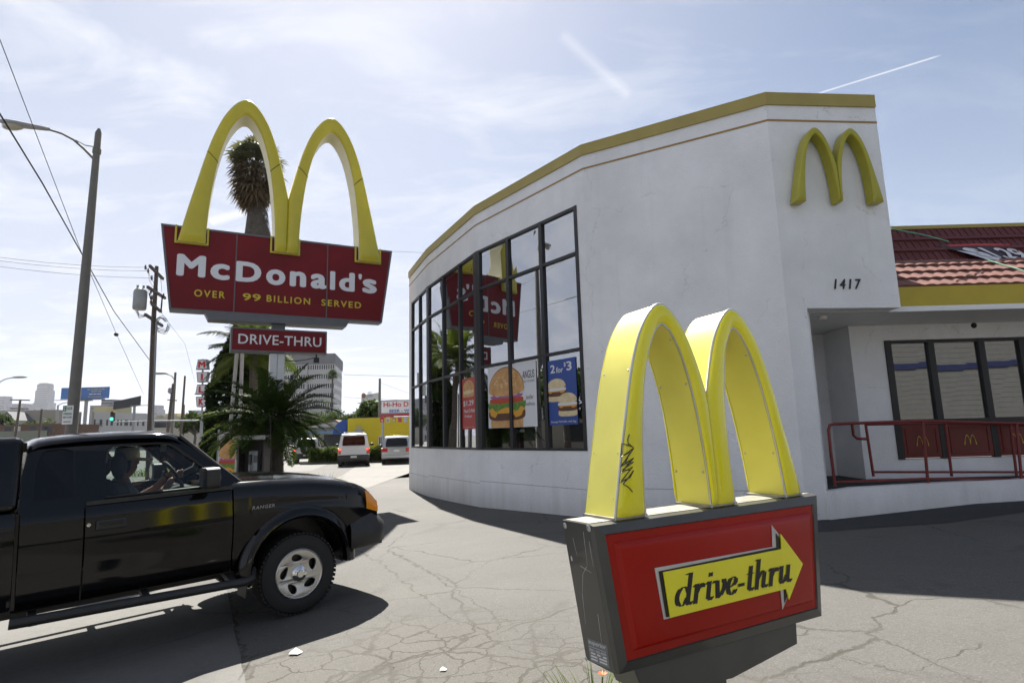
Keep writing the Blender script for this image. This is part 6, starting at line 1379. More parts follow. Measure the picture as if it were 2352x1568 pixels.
text('2', (X0+.10*W_p, Y0+.80*H_p, X0+.27*W_p, Y0+.93*H_p), .0012, m_pw, t, F2, bold=.03, depth=0); text('for', (X0+.31*W_p, Y0+.795*H_p, X0+.56*W_p, Y0+.885*H_p), .0012, m_pw, t, F2, bold=.02, depth=0); text('3', (X0+.68*W_p, Y0+.81*H_p, X0+.86*W_p, Y0+.95*H_p), .0012, m_pw, t, F2, bold=.03, depth=0); text('$', (X0+.59*W_p, Y0+.87*H_p, X0+.66*W_p, Y0+.945*H_p), .0012, m_pw, t, F2, bold=.02, depth=0)
for (cx, cy, k) in ((.30, .50, 0), (.68, .27, 1)):
    z = .001+.006*k; q = lambda nm, m, dy, rx, ry, kd, j: blob(t, F2, nm, m, X0+cx*W_p, Y0+(cy+dy)*H_p, rx*W_p, ry*H_p, z+.0007*j, kd, j+k, (X0+.003, Y0, X1-.003, Y1))
    q('muffin_base', m_bun2, -.09, .33, .055, 'slab', 1); q('sausage', m_pat, -.02, .34, .045, 'slab', 2); q('cheese', m_chz, .02, .33, .025, 'drip', 3); q('egg', m_pw, .045, .34, .025, 'slab', 4); q('muffin_top', m_bun2, .09, .33, .12, 'dome', 5)
text('Sausage McMuffin with Egg', (X0+.06*W_p, Y0+.03*H_p, X0+.94*W_p, Y0+.065*H_p), .0012, m_pw, t, F2, bold=.01, depth=0)
t = thing('fish_poster', 'narrow red $1.29 poster left of the big burger poster in the window wall', 'poster', tuple(F1 @ Vector((3.0, 0, 0))), rot=F1.to_3x3() @ Matrix.Rotation(rad(-90), 3, 'X'))
X0, X1 = 2.475, 3.27; p = pc(1, 400, 1350); q = pc(1, 460, 1050); Y0, Y1 = p[1], min(q[1], 3.0); H_p = Y1-Y0; W_p = X1-X0
b = MB(); b.quad((X0, Y0, 0), (X1, Y0, 0), (X1, Y1, 0), (X0, Y1, 0)); b.build('sheet', m_pr, t, F1)
blob(t, F1, 'bun', m_bun, X0+.5*W_p, Y0+.68*H_p, .42*W_p, .06*H_p, .001, 'slab'); blob(t, F1, 'fish', m_bun2, X0+.5*W_p, Y0+.74*H_p, .40*W_p, .05*H_p, .0017, 'slab'); blob(t, F1, 'cheese', m_chz, X0+.5*W_p, Y0+.78*H_p, .41*W_p, .025*H_p, .0024, 'drip'); blob(t, F1, 'bun_top', m_bun, X0+.5*W_p, Y0+.80*H_p, .42*W_p, .16*H_p, .0031, 'dome')
text('$1.29', (X0+.1*W_p, Y0+.44*H_p, X0+.88*W_p, Y0+.56*H_p), .0012, m_pw, t, F1, bold=.02, depth=0); text('Filet-O-Fish', (X0+.15*W_p, Y0+.32*H_p, X0+.95*W_p, Y0+.39*H_p), .0012, m_pw, t, F1, bold=.015, depth=0); text('Fridays', (X0+.2*W_p, Y0+.21*H_p, X0+.75*W_p, Y0+.28*H_p), .0012, m_pw, t, F1, bold=.015, depth=0); text('at participating restaurants', (X0+.1*W_p, Y0+.03*H_p, X0+.9*W_p, Y0+.05*H_p), .0012, m_pw, t, F1, depth=0)
# burger on the corner banner
Y = 17.5; A, B = C2(380, 1420, Y), C2(552, 1105, Y); t = [o for o in bpy.data.objects if o.name.startswith('burger_banner')][0]
F = frame_from((A.x, Y-.003, 0), (1, 0, 0), (0, 0, 1)); w = B.x-A.x; burger(t, F, .0, .45, w*1.15, B.z-.25, .001, clip=(.02, .3, w-.02, B.z-.05), big=False)
# banner on the roof: sheet laid on the mansard, ropes
def RB(x, y): return Vector(D(1778.8+.4925*x, 469.9+.4925*y, 10.55))
bt = thing('roof_banner', 'dark $1.29 banner with a white corner tied across the dark tiled roof', 'banner', tuple(RB(960, 262)))
P0, P1, P2, P3 = RB(808, 168), RB(962, 262), RB(1500, 285), RB(1500, 150)
def bf(u, v): p = (P0.lerp(P3, u)).lerp(P1.lerp(P2, u), v); p.y += -.06-.05*math.sin(u*7+v*2)-(1-v)*(-.35); return p
b = MB(); b.grid(bf, 30, 8); b.build('sheet', pm('banner_dark', (.035, .022, .028), .55, var=.2), bt, smooth=60)
b = MB(); b.grid(lambda u, v: bf(u*.26, 1-.6*v*(1-u*.95))+Vector((0, -.008, 0)), 14, 4); b.build('white_corner', m_pw, bt, smooth=60)
b = MB(); b.grid(lambda u, v: bf(.05+u*.95, .13*v)+Vector((0, -.008, 0)), 20, 2); b.build('red_strip', m_pr, bt, smooth=60)
me = text_mesh('$1.29', bold=.035); xs = [v.co.x for v in me.vertices]; ys = [v.co.y for v in me.vertices]; a0_, a1_, b0_, b1_ = min(xs), max(xs), min(ys), max(ys)
for v in me.vertices:
    u, w = (v.co.x-a0_)/(a1_-a0_), (v.co.y-b0_)/(b1_-b0_); z = v.co.z; p = bf(.05+.45*u, .90-.66*w); v.co = p+Vector((0, -.02-z, 0))
finish(me, 'lettering', m_pw, bt)
b = MB(); b.tube([RB(545, 112), RB(700, 142), RB(812, 172)], .011, 6); b.build('rope', pm('green_rope', (.12, .40, .26), .6), bt); b = MB(); b.tube([RB(962, 262)+Vector((0, -.1, 0)), RB(1025, 402)+Vector((0, -1.0, 0))], .011, 6); b.build('rope', pm('green_rope', (.12, .40, .26), .6), bt)
# ================================================================ plants
m_palm = leafmat('palm_green', (.020, .036, .009), (.045, .070, .015), .28); m_palmy = leafmat('palm_yellow_green', (.045, .07, .016), (.095, .115, .028), .28)
m_dead = leafmat('dead_frond', (.10, .075, .045), (.16, .12, .075), .25, .8); m_bark = pm('palm_bark', (.10, .085, .068), .9, var=.3, vscale=9, bump=.6, bscale=25); m_cyp = leafmat('cypress_green', (.012, .020, .008), (.022, .034, .011), .12)
m_tree = leafmat('tree_green', (.025, .042, .013), (.055, .08, .022), .3); m_grass = leafmat('grass_green', (.06, .11, .02), (.12, .17, .04), .4); m_hedge = leafmat('hedge_green', (.04, .065, .015), (.09, .11, .03), .3)
def feather(b, base, az, el, L, droop, nl=34, ll=.45, w=.022, rng=random, vee=.5):
    """one feather frond: rachis curve and two rows of narrow leaflets"""
    P = []; d = Vector((math.cos(az)*math.cos(el), math.sin(az)*math.cos(el), math.sin(el))); p = Vector(base); st = L/12
    for i in range(13):
        P.append(p.copy()); p = p+d*st; d.z -= droop*st*(.5+i/12); d.normalize()
    b.tube(P, [.016*(1-.8*i/12)+.003 for i in range(13)], 4, cap=False)
    for i in range(nl):
        t = .12+.88*i/nl; k = min(11, int(t*12)); q = P[k].lerp(P[k+1], t*12-k); dr = (P[k+1]-P[k]).normalized(); sd = dr.cross(Vector((0, 0, 1))); 
        if sd.length < .01: continue
        sd.normalize(); up = sd.cross(dr); l = ll*math.sin(math.pi*min(1, .18+.80*t))*rng.uniform(.8, 1.1)
        for s in (-1, 1):
            dl = (sd*s*.75+dr*.6+up*vee*rng.uniform(.2, 1)).normalized(); m_ = q+dl*l*.55; e = q+dl*l+Vector((0, 0, -l*rng.uniform(.15, .45))); n = dl.cross(up).normalized()*w*.5
            if n.length < 1e-5: n = dr*w*.5
            b.add([q-n*.6, q+n*.6, m_+n, m_-n, e], [(0, 1, 2, 3), (3, 2, 4)])
def fan(b, base, d, L, R, rng, nb=17):
    """one fan leaf: stalk and spread blades"""
    d = d.normalized(); tip = Vector(base)+d*L; sd = d.cross(Vector((0, 0, 1)))
    if sd.length < .05: sd = Vector((1, 0, 0))
    sd.normalize(); up = sd.cross(d).normalized(); b.tube([base, tip], .012, 3, cap=False)
    for i in range(nb):
        a = rad(-105+210*i/(nb-1)); dl = (d*math.cos(a)+sd*math.sin(a)+up*.12).normalized(); l = R*(.75+.25*math.cos(a))*rng.uniform(.85, 1.1); n = dl.cross(up).normalized()*R*.07; m_ = tip+dl*l*.6; e = tip+dl*l+Vector((0, 0, -l*rng.uniform(.15, .5)))
        b.add([tip, m_+n, e, m_-n], [(0, 1, 2, 3)])
def leaves(b, n, fn, size, rng, elong=1.8):
    for i in range(n):
        p, nrm = fn(rng); s = size*rng.uniform(.6, 1.4); u = Vector((rng.uniform(-1, 1), rng.uniform(-1, 1), rng.uniform(-1, 1))).normalized(); v = u.cross(Vector((rng.uniform(-1, 1), rng.uniform(-1, 1), rng.uniform(-1, 1)))).normalized()
        b.add([p-u*s*elong*.5, p+v*s*.5, p+u*s*elong*.5, p-v*s*.5], [(0, 1, 2, 3)])
# date palm in front of the sign post
Y = 14.6; c = C2(880, 950, Y); t = thing('date_palm', 'bushy feather palm standing in front of the roadside sign post', 'palm tree', (c.x, Y, gz(c.x, Y))); rng = random.Random(11)
c.z -= .15; b = MB(); b.tube([(c.x+.05, Y, gz(c.x, Y)-.1), (c.x+.02, Y, c.z*.6), (c.x, Y, c.z+.1)], [.27, .24, .20], 14)
for k in range(70):
    a = k*2.4; z = gz(c.x, Y)+(c.z-gz(c.x, Y))*k/70; r = .25; b.add([(c.x+r*math.cos(a-.2), Y+r*math.sin(a-.2), z), (c.x+r*math.cos(a+.2), Y+r*math.sin(a+.2), z), (c.x+(r+.09)*math.cos(a), Y+(r+.09)*math.sin(a), z+.12)], [(0, 1, 2)])
b.build('trunk', m_bark, t)
b = MB()
for k in range(54):
    a = k*2.39996; e = rad(72-108*(k/54)**.8); feather(b, (c.x+.1*math.cos(a), c.y+.1*math.sin(a), c.z+.05), a, e, rng.uniform(1.3, 1.8), rng.uniform(.5, 1.0), 58, .40, .020, rng)
b.build('crown', m_palm, t, fixn=False)
b = MB()
for k in range(9): a = rad(150+k*14); feather(b, (c.x, c.y-.1, c.z-.1), a, rad(rng.uniform(-12, 28)), rng.uniform(1.4, 1.9), .55, 44, .40, .024, rng)
b.build('outer_fronds', m_palmy, t, fixn=False)
# queen palm behind the sign
Y = 22.0; c = C2(700, 430, Y); t = thing('queen_palm', 'tall arching feather palm behind the drive-thru board', 'palm tree', (c.x, Y, 0)); rng = random.Random(5)
b = MB(); b.tube([(c.x+.3, Y, 0), (c.x+.1, Y, c.z*.5), (c.x, Y, c.z)], [.2, .16, .14], 12); b.build('trunk', m_bark, t, smooth=60); b = MB()
for k in range(34): a = k*2.39996; feather(b, c, a, rad(80-95*(k/34)), rng.uniform(1.7, 2.35), rng.uniform(.45, .75), 46, .58, .034, rng, .1)
b.build('crown', m_palmy, t, fixn=False)
Y = 24.5; c = C2(790, 620, Y); t = thing('queen_palm', 'lower feather palm under the taller one, left of the white sign post', 'palm tree', (c.x, Y, 0)); b = MB(); b.tube([(c.x+.1, Y, 0), (c.x, Y, c.z)], [.2, .14], 12); b.build('trunk', m_bark, t, smooth=60); b = MB()
for k in range(34): a = k*2.39996; feather(b, c, a, rad(78-110*(k/34)), rng.uniform(1.3, 1.9), rng.uniform(.5, .9), 44, .5, .034, rng, .1)
b.build('crown', m_palm, t, fixn=False)
# fan palm seen through the arches
Y = 31.0; c = D(588, 375, Y); zk = D(590, 462, Y).z; xb = D(592, 540, Y).x; rng = random.Random(8)
t = thing('fan_palm', 'tall fan palm with a brown skirt of dead leaves seen through the arches', 'palm tree', (xb, Y, 0))
b = MB(); r1_ = 28/FPX*Y; b.tube([(xb, Y, 0), (xb, Y, zk*.55), (xb, Y, zk-3.0), (xb, Y, zk-1.9), (c.x+.05, Y, zk-.4), (c.x, Y, c.z)], [.40, .38, .48, .66, .36, .22], 16); 
for k in range(420):
    a = rng.uniform(0, 6.28); z = zk-rng.uniform(.2, 2.6); f = min(1, (zk-z)/1.9); r = .34+.32*f; x0, y0 = xb+(r)*math.cos(a), Y+r*math.sin(a); b.add([(x0-.03*math.sin(a), y0+.03*math.cos(a), z), (x0+.03*math.sin(a), y0-.03*math.cos(a), z), (x0+.10*math.cos(a), y0+.10*math.sin(a), z-rng.uniform(.3, .6))], [(0, 1, 2)])
b.build('trunk', m_bark, t)
b = MB(); 
for k in range(60): a = k*2.39996; e = rad(88-88*(k/60)); fan(b, (c.x, Y, c.z-.1), Vector((math.cos(a)*math.cos(e), math.sin(a)*math.cos(e), math.sin(e))), rng.uniform(.6, 1.0), .95, rng)
b.build('crown', leafmat('fan_olive', (.075, .08, .042), (.125, .125, .07), .3), t, fixn=False)
b = MB()
for k in range(120): a = k*2.39996; e = rad(-5-80*(k/120)); fan(b, (c.x, Y, c.z-.25-1.1*(k/120)), Vector((math.cos(a)*math.cos(e), math.sin(a)*math.cos(e), math.sin(e))), rng.uniform(.5, 1.1), .85, rng, 11)
b.build('dead_skirt', m_dead, t, fixn=False)
# cypress: dark column
Y = 26.0; rng = random.Random(2); ct = C2(480, 130, Y).z; cb = C2(430, 1100, Y); t = thing('cypress', 'dense dark cypress column left of the drive-thru board', 'tree', (cb.x, Y, 0)); b = MB(); b.tube([(cb.x, Y, 0), (cb.x+.3, Y, ct-.5)], [.16, .04], 8); b.build('trunk', m_bark, t)
def cyp(r):
    h = r.random(); z = .3+(ct-.3)*h; R = (1.25*(1-.30*h)*(1-max(0, h-.75)**1.3*5)*(.6+.4*min(1, h*5)))*(1+.18*noise.noise((z*1.3, h*3, 1))+.1*math.sin(z*2.1)); a = r.uniform(0, 6.28); q = math.sqrt(r.uniform(.35, 1)); xc = cb.x+.55*h+.15
    return Vector((xc+R*q*math.cos(a), Y+R*q*math.sin(a), z)), None
b = MB(); leaves(b, 15000, cyp, .085, rng, 2.6); b.build('crown', m_cyp, t, fixn=False)
# ivy and shrub leaves mixed round the cypress top
# broadleaf trees: trunk with limbs and clumps of leaves
def tree(label, x, Y, h, R, m, n=3500, ls=.16, seed=1, rz=.8, cat='tree', group=None, z0=0, name='tree'):
    rng = random.Random(seed); t = thing(name, label, cat, (x, Y, z0), group=group); cz = z0+h-R*rz; b = MB(); b.tube([(x, Y, z0), (x+.1*R, Y, z0+(cz-z0)*.6), (x, Y, cz)], [R*.09, R*.07, R*.04], 8)
    cl = []
    for k in range(14):
        a, e = rng.uniform(0, 6.28), rng.uniform(-.5, 1.4); q = rng.uniform(.45, .85); c = Vector((x+R*q*math.cos(a)*math.cos(e), Y+R*q*math.sin(a)*math.cos(e), cz+R*rz*q*math.sin(e))); cl.append((c, R*rng.uniform(.26, .46))); b.tube([(x, Y, z0+(cz-z0)*.7), c], [R*.03, R*.01], 5)
    b.build('trunk', m_bark, t)
    def f(r): c, s = r.choice(cl); d = Vector((r.gauss(0, 1), r.gauss(0, 1), r.gauss(0, .8))).normalized()*s*r.uniform(.45, 1)**.6; return c+d, None
    b = MB(); leaves(b, n, f, ls, rng, 1.6); b.build('crown', m, t, fixn=False); return t
def px(x, y, Y): return D(x, y, Y)
T = [('dark round tree left of the shop sign, the taller one', 858, 924, 60, 2.2, m_tree, 3), ('dark round tree left of the shop sign, the lower one', 832, 935, 62, 1.9, m_tree, 4), ('tree in front of the office block beside the small palm', 770, 948, 85, 3.0, m_tree, 5), ('low tree behind the white house', 722, 955, 90, 3.0, m_tree, 6),
     ('dark tree behind the milk sign post', 448, 945, 70, 2.0, m_tree, 7), ('low green tree in front of the tall stepped tower', 68, 964, 120, 5.5, m_tree, 8), ('rounded dark tree right of the short wooden pole', 88, 948, 140, 4.5, m_tree, 9), ('dark tree at the left edge below the cut tower', 8, 950, 120, 4.0, m_tree, 10), ('small tree over the roof of the cream building', 385, 950, 135, 3.2, m_tree, 12), ('small tree right of the tall stepped tower', 120, 953, 150, 3.0, m_tree, 13)]
for (lb, x, y, Y, R, m, sd) in T: q = D(x, y, Y); tree(lb, q.x, Y, q.z, R, m, 3200, .045*R+.1, sd, group='trees far along the street')
# small palms
def smallpalm(label, x, yt_, Y, R, seed, nf=34, skirt=True):
    rng = random.Random(seed); c = D(x, yt_, Y); t = thing('fan_palm', label, 'palm tree', (c.x, Y, 0), group='small far fan palms'); b = MB(); b.tube([(c.x-.1, Y, 0), (c.x, Y, c.z)], [R*.16, R*.10], 8); b.build('trunk', m_bark, t); b = MB()
    for k in range(nf): a = k*2.4; e = rad(85-125*(k/nf)); fan(b, c, Vector((math.cos(a)*math.cos(e), math.sin(a)*math.cos(e), math.sin(e))), R*.45, R*.55, rng, 11)
    b.build('crown', m_palm, t, fixn=False)
smallpalm('small fan palm standing in front of the office block', 764, 862, 92, 1.15, 3, 44); 
# hedge behind the cars
rng = random.Random(9); Y = 39.5; A, B = C2(1290, 1262, Y), C2(2120, 1262, Y); hz_ = A.z; t = thing('hedge', 'long green hedge behind the parked cars', 'hedge', (A.x, Y, 0)); b = MB()
def hf(r): x = r.uniform(A.x-.6, B.x+1); z = r.uniform(.1, hz_*(1+.15*noise.noise((x*1.3, 0, 0)))); return Vector((x, Y+r.uniform(-.5, .5), z)), None
leaves(b, 12000, hf, .10, rng, 1.5); b.build('foliage', m_hedge, t, fixn=False); b = MB()
for k in range(24): x = A.x+(B.x-A.x)*k/23; b.tube([(x, Y, 0), (x, Y, hz_*.7)], .03, 4)
b.build('stems', m_bark, t)
b = MB(); b.bx(A.x-1, B.x+1, Y-.75, Y-.6, 0, .13); tag(b.build('kerb', m_conc), kind='structure')
# strappy plants at the palm's foot
def clump(label, x, y, n, h, seed, m=None, lean=.5, w=.02, name='strappy_plant', group=None, spread=.25):
    rng = random.Random(seed); z0 = gz(x, y); t = thing(name, label, 'plant', (x, y, z0), group=group); b = MB()
    for k in range(n):
        a = rng.uniform(0, 6.28); l = h*rng.uniform(.6, 1.1); d = Vector((math.cos(a), math.sin(a), 0)); p = Vector((x, y, z0))+d*rng.uniform(0, spread); s = Vector((-d.y, d.x, 0))*w*rng.uniform(.6, 1.2); q = lean*rng.uniform(.3, 1.2)
        P = [p+d*l*q*(u**2)+Vector((0, 0, l*(u-.35*q*u*u))) for u in (0, .3, .55, .8, 1)]
        for i in range(4): f0, f1 = (1-.22*i), (1-.22*(i+1)) if i < 3 else 0; b.quad(P[i]-s*f0, P[i]+s*f0, P[i+1]+s*f1, P[i+1]-s*f1)
    b.build('blades', m or m_grass, t, fixn=False); return t
for k, (x, y, n, h, lb) in enumerate(((C2(1230, 1450, 13.5).x, 13.5, 260, 1.0, 'tall strappy plant at the foot of the date palm, the larger clump'), (C2(1080, 1450, 13.8).x, 13.8, 160, .8, 'strappy plant between the date palm trunk and its larger neighbour'), (C2(450, 1400, 15.5).x, 15.5, 260, .9, 'yellow green strappy plant in front of the burger banner'))):
    clump(lb, x, y, n, h, 20+k, m_palm if k < 2 else m_palmy, group='strappy plants by the corner', spread=.4)
pg = G(360, 1082); clump('patch of bright green weeds on the pavement seen through the truck window', D(372, 1075, 31.5).x, 31.5, 500, .45, 31, m_grass, .9, .03, 'weeds', spread=1.6)
TX = D(1368, 1560, 3.0).x; cl = clump('tuft of long grass with an orange flower at the foot of the drive-thru sign', TX, 3.0, 160, .42, 41, m_grass, .9, .006, 'grass_tuft', spread=.16); 
# flower in the tuft, its stem reaching up
fl = Vector(D(1384, 1549, 2.9)); g0 = gz(TX, 3.0)
b = MB(); b.tube([(TX, 3.0, g0), (fl.x-.01, 2.95, fl.z*.6), (fl.x, fl.y, fl.z-.01)], .003, 5); st_ = b.build('stem', m_grass, cl)
b = MB()
for k in range(9): a = k*.7; b.add([fl, fl+Vector((.016*math.cos(a-.3), .016*math.sin(a-.3), .006)), fl+Vector((.024*math.cos(a), .024*math.sin(a), .012)), fl+Vector((.016*math.cos(a+.3), .016*math.sin(a+.3), .006))], [(0, 1, 2, 3)])
b.build('flower', pm('orange_petal', (.65, .12, .01), .5), cl, fixn=False)
# ================================================================ parked cars, seen from behind
m_cw = carpaint('white_car_paint', (.60, .60, .59), rough=.3); m_cs = carpaint('silver_car_paint', (.34, .345, .35), metal=.5, rough=.3); m_lred = pm('car_light_red', (.45, .012, .01), .2, coat=1); m_lon = pm('brake_light_on', (.7, .03, .02), .3, emit=(1, .08, .04), es=1.2); m_plate = pm('plate_white', (.6, .6, .58), .5)
def suv(name, label, x, y, rz, paint, W=1.8, H=1.8, L=4.5, low=None, spare=False, rack=False, lexus=False):
    """x forward in the car's own axes, rear at 0, y left"""
    t = thing(name, label, 'car', (x, y, gz(x, y)), rz); w = W/2; low = low or paint; zb = H*.60
    b = MB()    # lower body: loft of cross sections along the car
    S = [(0.02, .86, .34, zb-.12), (0.0, .93, .42, zb-.06), (.05, .99, .40, zb), (.4, 1, .30, zb+.01), (1.2, 1, .26, zb), (L*.55, 1, .26, zb-.01), (L*.72, 1, .28, zb-.03), (L*.9, .98, .30, zb-.12), (L*.98, .9, .34, zb-.22), (L, .8, .40, zb-.35)]
    for (sx, k, z0, z1) in S:
        ww = w*k; m_ = (z0+z1)/2
        for (yy, zz) in ((-ww*.9, z0), (-ww*.98, z0+.08), (-ww, m_), (-ww*.97, z1-.1), (-ww*.90, z1), (0, z1+.02), (ww*.90, z1), (ww*.97, z1-.1), (ww, m_), (ww*.98, z0+.08), (ww*.9, z0)): b.v.append((sx, yy, zz))
    n = 11
    for i in range(len(S)-1):
        for j in range(n): a = i*n+j; c = i*n+(j+1) % n; b.f.append((a, c, c+n, a+n))
    b.f += [tuple(range(n)), tuple(range((len(S)-1)*n, len(S)*n))]; b.build('body', paint, t, local=True, smooth=45)
    r0, r1 = (.30 if lexus else .12), L*.60; b = MB(); cw = w*.78     # cabin
    sec = [(.05, zb-.02, .93), (r0*.5, (zb+H)/2, .87), (r0, H-.07, .80), (r0+.1, H-.01, .76), (1.6, H, .78), (r1-.75, H-.03, .76), (r1-.6, H-.09, .74), (r1+.25, zb, .86)]
    for (sx, zz, k) in sec:
        ww = w*k; 
        for (yy, dz) in ((-ww, -.03), (-ww*.93, 0), (0, .015), (ww*.93, 0), (ww, -.03)): b.v.append((sx, yy, zz+dz))
    for i in range(len(sec)-1):
        for j in range(4): a = i*5+j; b.f.append((a, a+1, a+6, a+5))
    # closed sides
    for s_ in (0, 4):
        k = len(b.v); ww = w*.95
        b.v += [(sx, (-ww if s_ == 0 else ww), zb-.02) for (sx, zz, q) in sec]
        for i in range(len(sec)-1): b.f.append((i*5+s_, (i+1)*5+s_, k+i+1, k+i))
    b.build('cabin', paint, t, local=True, smooth=35)
    g = MB(); f = lambda u: -.012+.05*0
    def rg(yy, v): sx = .05+(r0-.05)*v-.06; return (sx, yy, zb+.0+(H-.10-zb)*v)
    hw = w*.70
    g.poly([rg(-hw, .10), rg(hw, .10), rg(hw*1.0, .5), rg(hw*.90, .93), (rg(0, .96)), rg(-hw*.90, .93), rg(-hw*1.0, .5)]); g.build('rear_window', m_cgd, t, local=True)
    for s_ in (-1, 1):
        g = MB(); g.poly([(.35, s_*(w*.945), zb+.05), (r1+.0, s_*(w*.945), zb+.05), (r1-.55, s_*(w*.80), H-.13), (.45+r0*.4, s_*(w*.83), H-.13)]); g.build('side_window', m_cgd, t, local=True)
        b = MB(); b.bx(-.012, .22, min(s_*w*.80, s_*w*1.0), max(s_*w*.80, s_*w*1.0), zb-.42, zb-.08) if not lexus else b.bx(-.02, .28, min(s_*w*.58, s_*w*.995), max(s_*w*.58, s_*w*.995), zb-.26, zb-.03)
        b.build('tail_light', m_lred, t, local=True, bevel=.02); b = MB()
        if lexus: b.bx(-.06, -.03, s_*w*.70-.12, s_*w*.70+.12, .44, .50)
        else: b.bx(-.02, -.005, s_*w*.86-.05, s_*w*.86+.05, zb-.2, zb-.1)
        b.build('brake_light', m_lon, t, local=True)
        b = MB(); b.ball((r1-.05, s_*(w+.14), zb+.08), (.09, .13, .09), 10, 6); b.build('mirror', m_plast, t, local=True, smooth=180)
    b = MB(); b.bx(-.09, .35, -w*.98, w*.98, .34, .66 if not lexus else .58); b.build('bumper', low, t, local=True, bevel=.06, bseg=3)
    b = MB(); b.bx(-.10, -.092, -.17, .17, .50, .60) if not lexus else b.bx(-.03, -.015, -.16, .16, zb-.26, zb-.14); b.build('number_plate', m_plate, t, local=True)
    for (cx_, s_) in ((.75, -1), (.75, 1), (L-.85, -1), (L-.85, 1)):
        b = MB(); b.lathe([(.20, -.11), (.33, -.11), (.36, -.07), (.36, .07), (.33, .11), (.20, .11)], (cx_, s_*(w-.13), .36), 'y', 24); o = b.build('tyre', m_tyre, t, local=True, smooth=40); b = MB(); b.lathe([(0, s_*.09), (.19, s_*.09), (.21, s_*.06)], (cx_, s_*(w-.13), .36), 'y', 20); b.build('rim', m_alloy, o, local=True)
    if rack:
        b = MB()
        for s_ in (-1, 1): b.tube([(.35, s_*w*.62, H-.02), (.45, s_*w*.62, H+.07), (2.2, s_*w*.62, H+.09), (2.4, s_*w*.62, H-.02)], .02, 6)
        for xx in (.7, 1.5, 2.1): b.tube([(xx, -w*.62, H+.08), (xx, w*.62, H+.08)], .015, 6)
        b.build('roof_rack', m_galv, t, local=True)
    if spare:
        b = MB(); b.lathe([(.17, -.10), (.33, -.10), (.36, -.06), (.36, .06), (.33, .10)], (-.14, 0, .98), 'x', 26); o = b.build('spare_wheel', m_tyre, t, local=True, smooth=40); b = MB(); b.lathe([(0, -.085), (.06, -.085), (.15, -.06), (.18, -.09)], (-.14, 0, .98), 'x', 20); b.build('rim', m_alloy, o, local=True)
    b = MB(); b.tube([(-.015+.0, -.05, zb+.1), (.03, -.32, zb+.22)], .012, 5); b.build('wiper', m_blk, t, local=True)
    return t
q = G(812, 1071); suv('parked_suv', 'white off-roader with a roof rack and dark lower half parked by the yellow shop', q.x, q.y, rad(104), m_cw, 1.79, 1.88, 4.5, low=m_plast, rack=True)
q = G(909, 1066); suv('parked_suv', 'silver crossover parked nearest the white restaurant corner', q.x+.05, q.y, rad(100), m_cs, 1.82, 1.67, 4.6, lexus=True)
q = G(702, 1064); suv('parked_suv', 'light off-roader with a spare wheel on its back, behind the date palm', q.x, q.y, rad(106), m_cw, 1.72, 1.7, 4.1, spare=True, low=m_plast)
# distant traffic seen through the truck window and at the left
q = D(330, 1040, 70); suv('parked_suv', 'white vehicle far down the street seen through the truck window', q.x-1, 62, rad(160), m_cw, 1.8, 1.6, 4.6)
# ================================================================ two slim white poles behind the board
for (x0, y0, x1, y1, lb) in ((533, 935, 545, 800, 'slim white pole left of the post, the left one of the pair'), (552, 930, 557, 800, 'slim white pole left of the post, the right one of the pair')):
    Y = 18.5; a, c = D(x0, y0, Y), D(x1, y1, Y); t = thing('slim_pole', lb, 'pole', (a.x, Y, 0), group='pair of slim white poles'); k = a.z/(c.z-a.z); b = MB(); b.tube([a-(c-a)*k, c], .055, 10); b.build('pole', m_galv, t, smooth=60); b = MB(); b.ball(c, .08, 8, 6); b.build('finial', m_galv, t)
# litter
q = G(678, 1502); t = thing('paper_scrap', 'crumpled white paper scrap on the cracked asphalt in front of the truck', 'litter', tuple(q)); b = MB(); V = [(-.045, -.02, .004), (.03, -.035, .006), (.05, .02, .006), (-.01, .04, .03), (0, .005, .035), (-.04, .02, .01)]; b.add([(q.x+x, q.y+y, q.z+.006+z) for x, y, z in V], [(0, 1, 4), (1, 2, 4), (2, 3, 4), (3, 5, 4), (5, 0, 4)]); b.build('paper', m_white, t, fixn=False)
q = G(1018, 1540); t = thing('paper_scrap', 'tiny white scrap on the asphalt near the lower edge', 'litter', tuple(q)); b = MB(); b.add([(q.x+x*.5, q.y+y*.5, q.z+.006+z*.5) for x, y, z in V], [(0, 1, 4), (1, 2, 4), (2, 3, 4), (3, 5, 4), (5, 0, 4)]); b.build('paper', m_white, t, fixn=False)
# what the right-hand windows reflect: the long clapboard shop across the lot
t = thing('clapboard_shop', 'long white clapboard building with a blue stripe across the lot, seen as a reflection', 'building', (6, -9, 0)); m_clap = pm('clapboard', (.12, .12, .115), .7, var=.04)
b = MB()
for k in range(26): b.bx(1.5, 30, -9.3, -9.05, .2+k*.25, .44+k*.25)
b.build('siding', m_clap, t); box_t(t, 'wall', m_clap, 1.5, 30, -18, -9.31, 0, 6.8); box_t(t, 'stripe', pm('stripe_blue', (.015, .02, .07), .5), 1.4, 30.1, -9.04, -9.0, 4.3, 4.6)
box_t(t, 'window', m_win, 4.0, 5.6, -9.04, -8.98, 1.2, 3.2); box_t(t, 'pillar', m_white, 7.2, 7.4, -8.6, -8.4, 0, 5.5)
b = MB(); b.poly([(3, -8.7, 0), (3, -8.9, .7)]) if 0 else b.bx(2.5, 6, -8.99, -8.6, .25, .8); b.build('planter', m_offw, t)
for k, x in enumerate((8.5, 11, 13.5, 16)): tree(('leftmost', 'second', 'third', 'rightmost')[k]+' round shrub before the clapboard building, seen as a reflection', x, -7.9, 1.5, 1.1, m_tree, 900, .14, 51+k, .6, 'shrub', 'shrubs before the clapboard building', name='shrub')
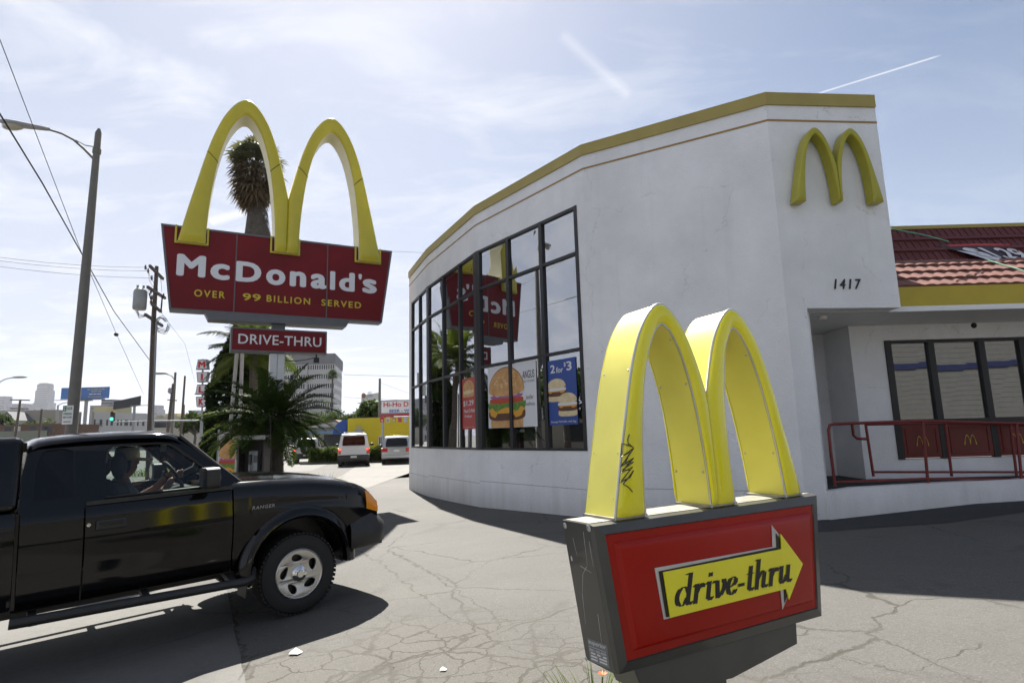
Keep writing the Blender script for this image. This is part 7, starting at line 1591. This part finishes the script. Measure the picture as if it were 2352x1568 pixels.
# loose grit and leaf bits on the asphalt
b = MB(); rng = random.Random(15)
for k in range(600):
    px_, py_ = rng.uniform(560, 2300), rng.uniform(1240, 1566)
    if rng.random() < .6: px_, py_ = rng.gauss(1000, 260), rng.uniform(1380, 1566)
    q = G(px_, py_); s = rng.uniform(.002, .005); a = rng.uniform(0, 3.14); b.add([(q.x+s*math.cos(a+t), q.y+s*math.sin(a+t), q.z+.001) for t in (0, 1.7, 3.3, 4.9)]+[(q.x, q.y, q.z+s*.8+.001)], [(0, 1, 4), (1, 2, 4), (2, 3, 4), (3, 0, 4)])
tag(b.build('grit', pm('grit', (.20, .19, .17), .9, var=.6, vscale=40), None, fixn=False), 'loose grit and stone chips scattered over the cracked asphalt', 'grit', kind='stuff')
# things across the street that only the window wall reflects
for k, (x, y, R, hh) in enumerate(((-34, 12, 3.4, 6.5), (-41, 19, 3.8, 7.5), (-38, 27, 3.2, 6), (-30, 3, 3.5, 7), (-47, 34, 4.0, 7))):
    tree(('broad street tree across the road, nearest the phone kiosk side', 'tallest broad street tree across the road', 'small street tree across the road beyond the tallest one', 'street tree across the road behind the truck', 'far street tree across the road')[k]+', seen as a reflection', x, y, hh, R, m_tree, 2600, .3, 60+k, .75, group='street trees across the road')
t = thing('corner_shop', 'low tan shop across the road, seen as a reflection in the window wall', 'shop', (-50, 14, 0)); box_t(t, 'wall', m_cream, -58, -46, 2, 40, -.2, 3.6); box_t(t, 'roof_edge', m_mgrey, -58.1, -45.9, 1.9, 40.1, 3.603, 3.95)
for k in range(8): box_t(t, 'window', m_win, -46.02, -45.95, 4+4.4*k, 6.8+4.4*k, .8, 2.6)
# ================================================================ air
HAZE = .00006
hz = MB(); hz.bx(-3500, 3500, -300, 5600, -1.3, 420); ho = hz.build('haze', None); hm = bpy.data.materials.new('haze_air'); hm.use_nodes = True; hn = hm.node_tree; hn.nodes.remove(hn.nodes['Principled BSDF']); v = hn.nodes.new('ShaderNodeVolumePrincipled'); v.inputs['Density'].default_value = HAZE; v.inputs['Color'].default_value = (.80, .84, .92, 1); v.inputs['Anisotropy'].default_value = .3
hn.links.new(v.outputs[0], hn.nodes['Material Output'].inputs['Volume']); ho.data.materials.append(hm); tag(ho, kind='stuff')
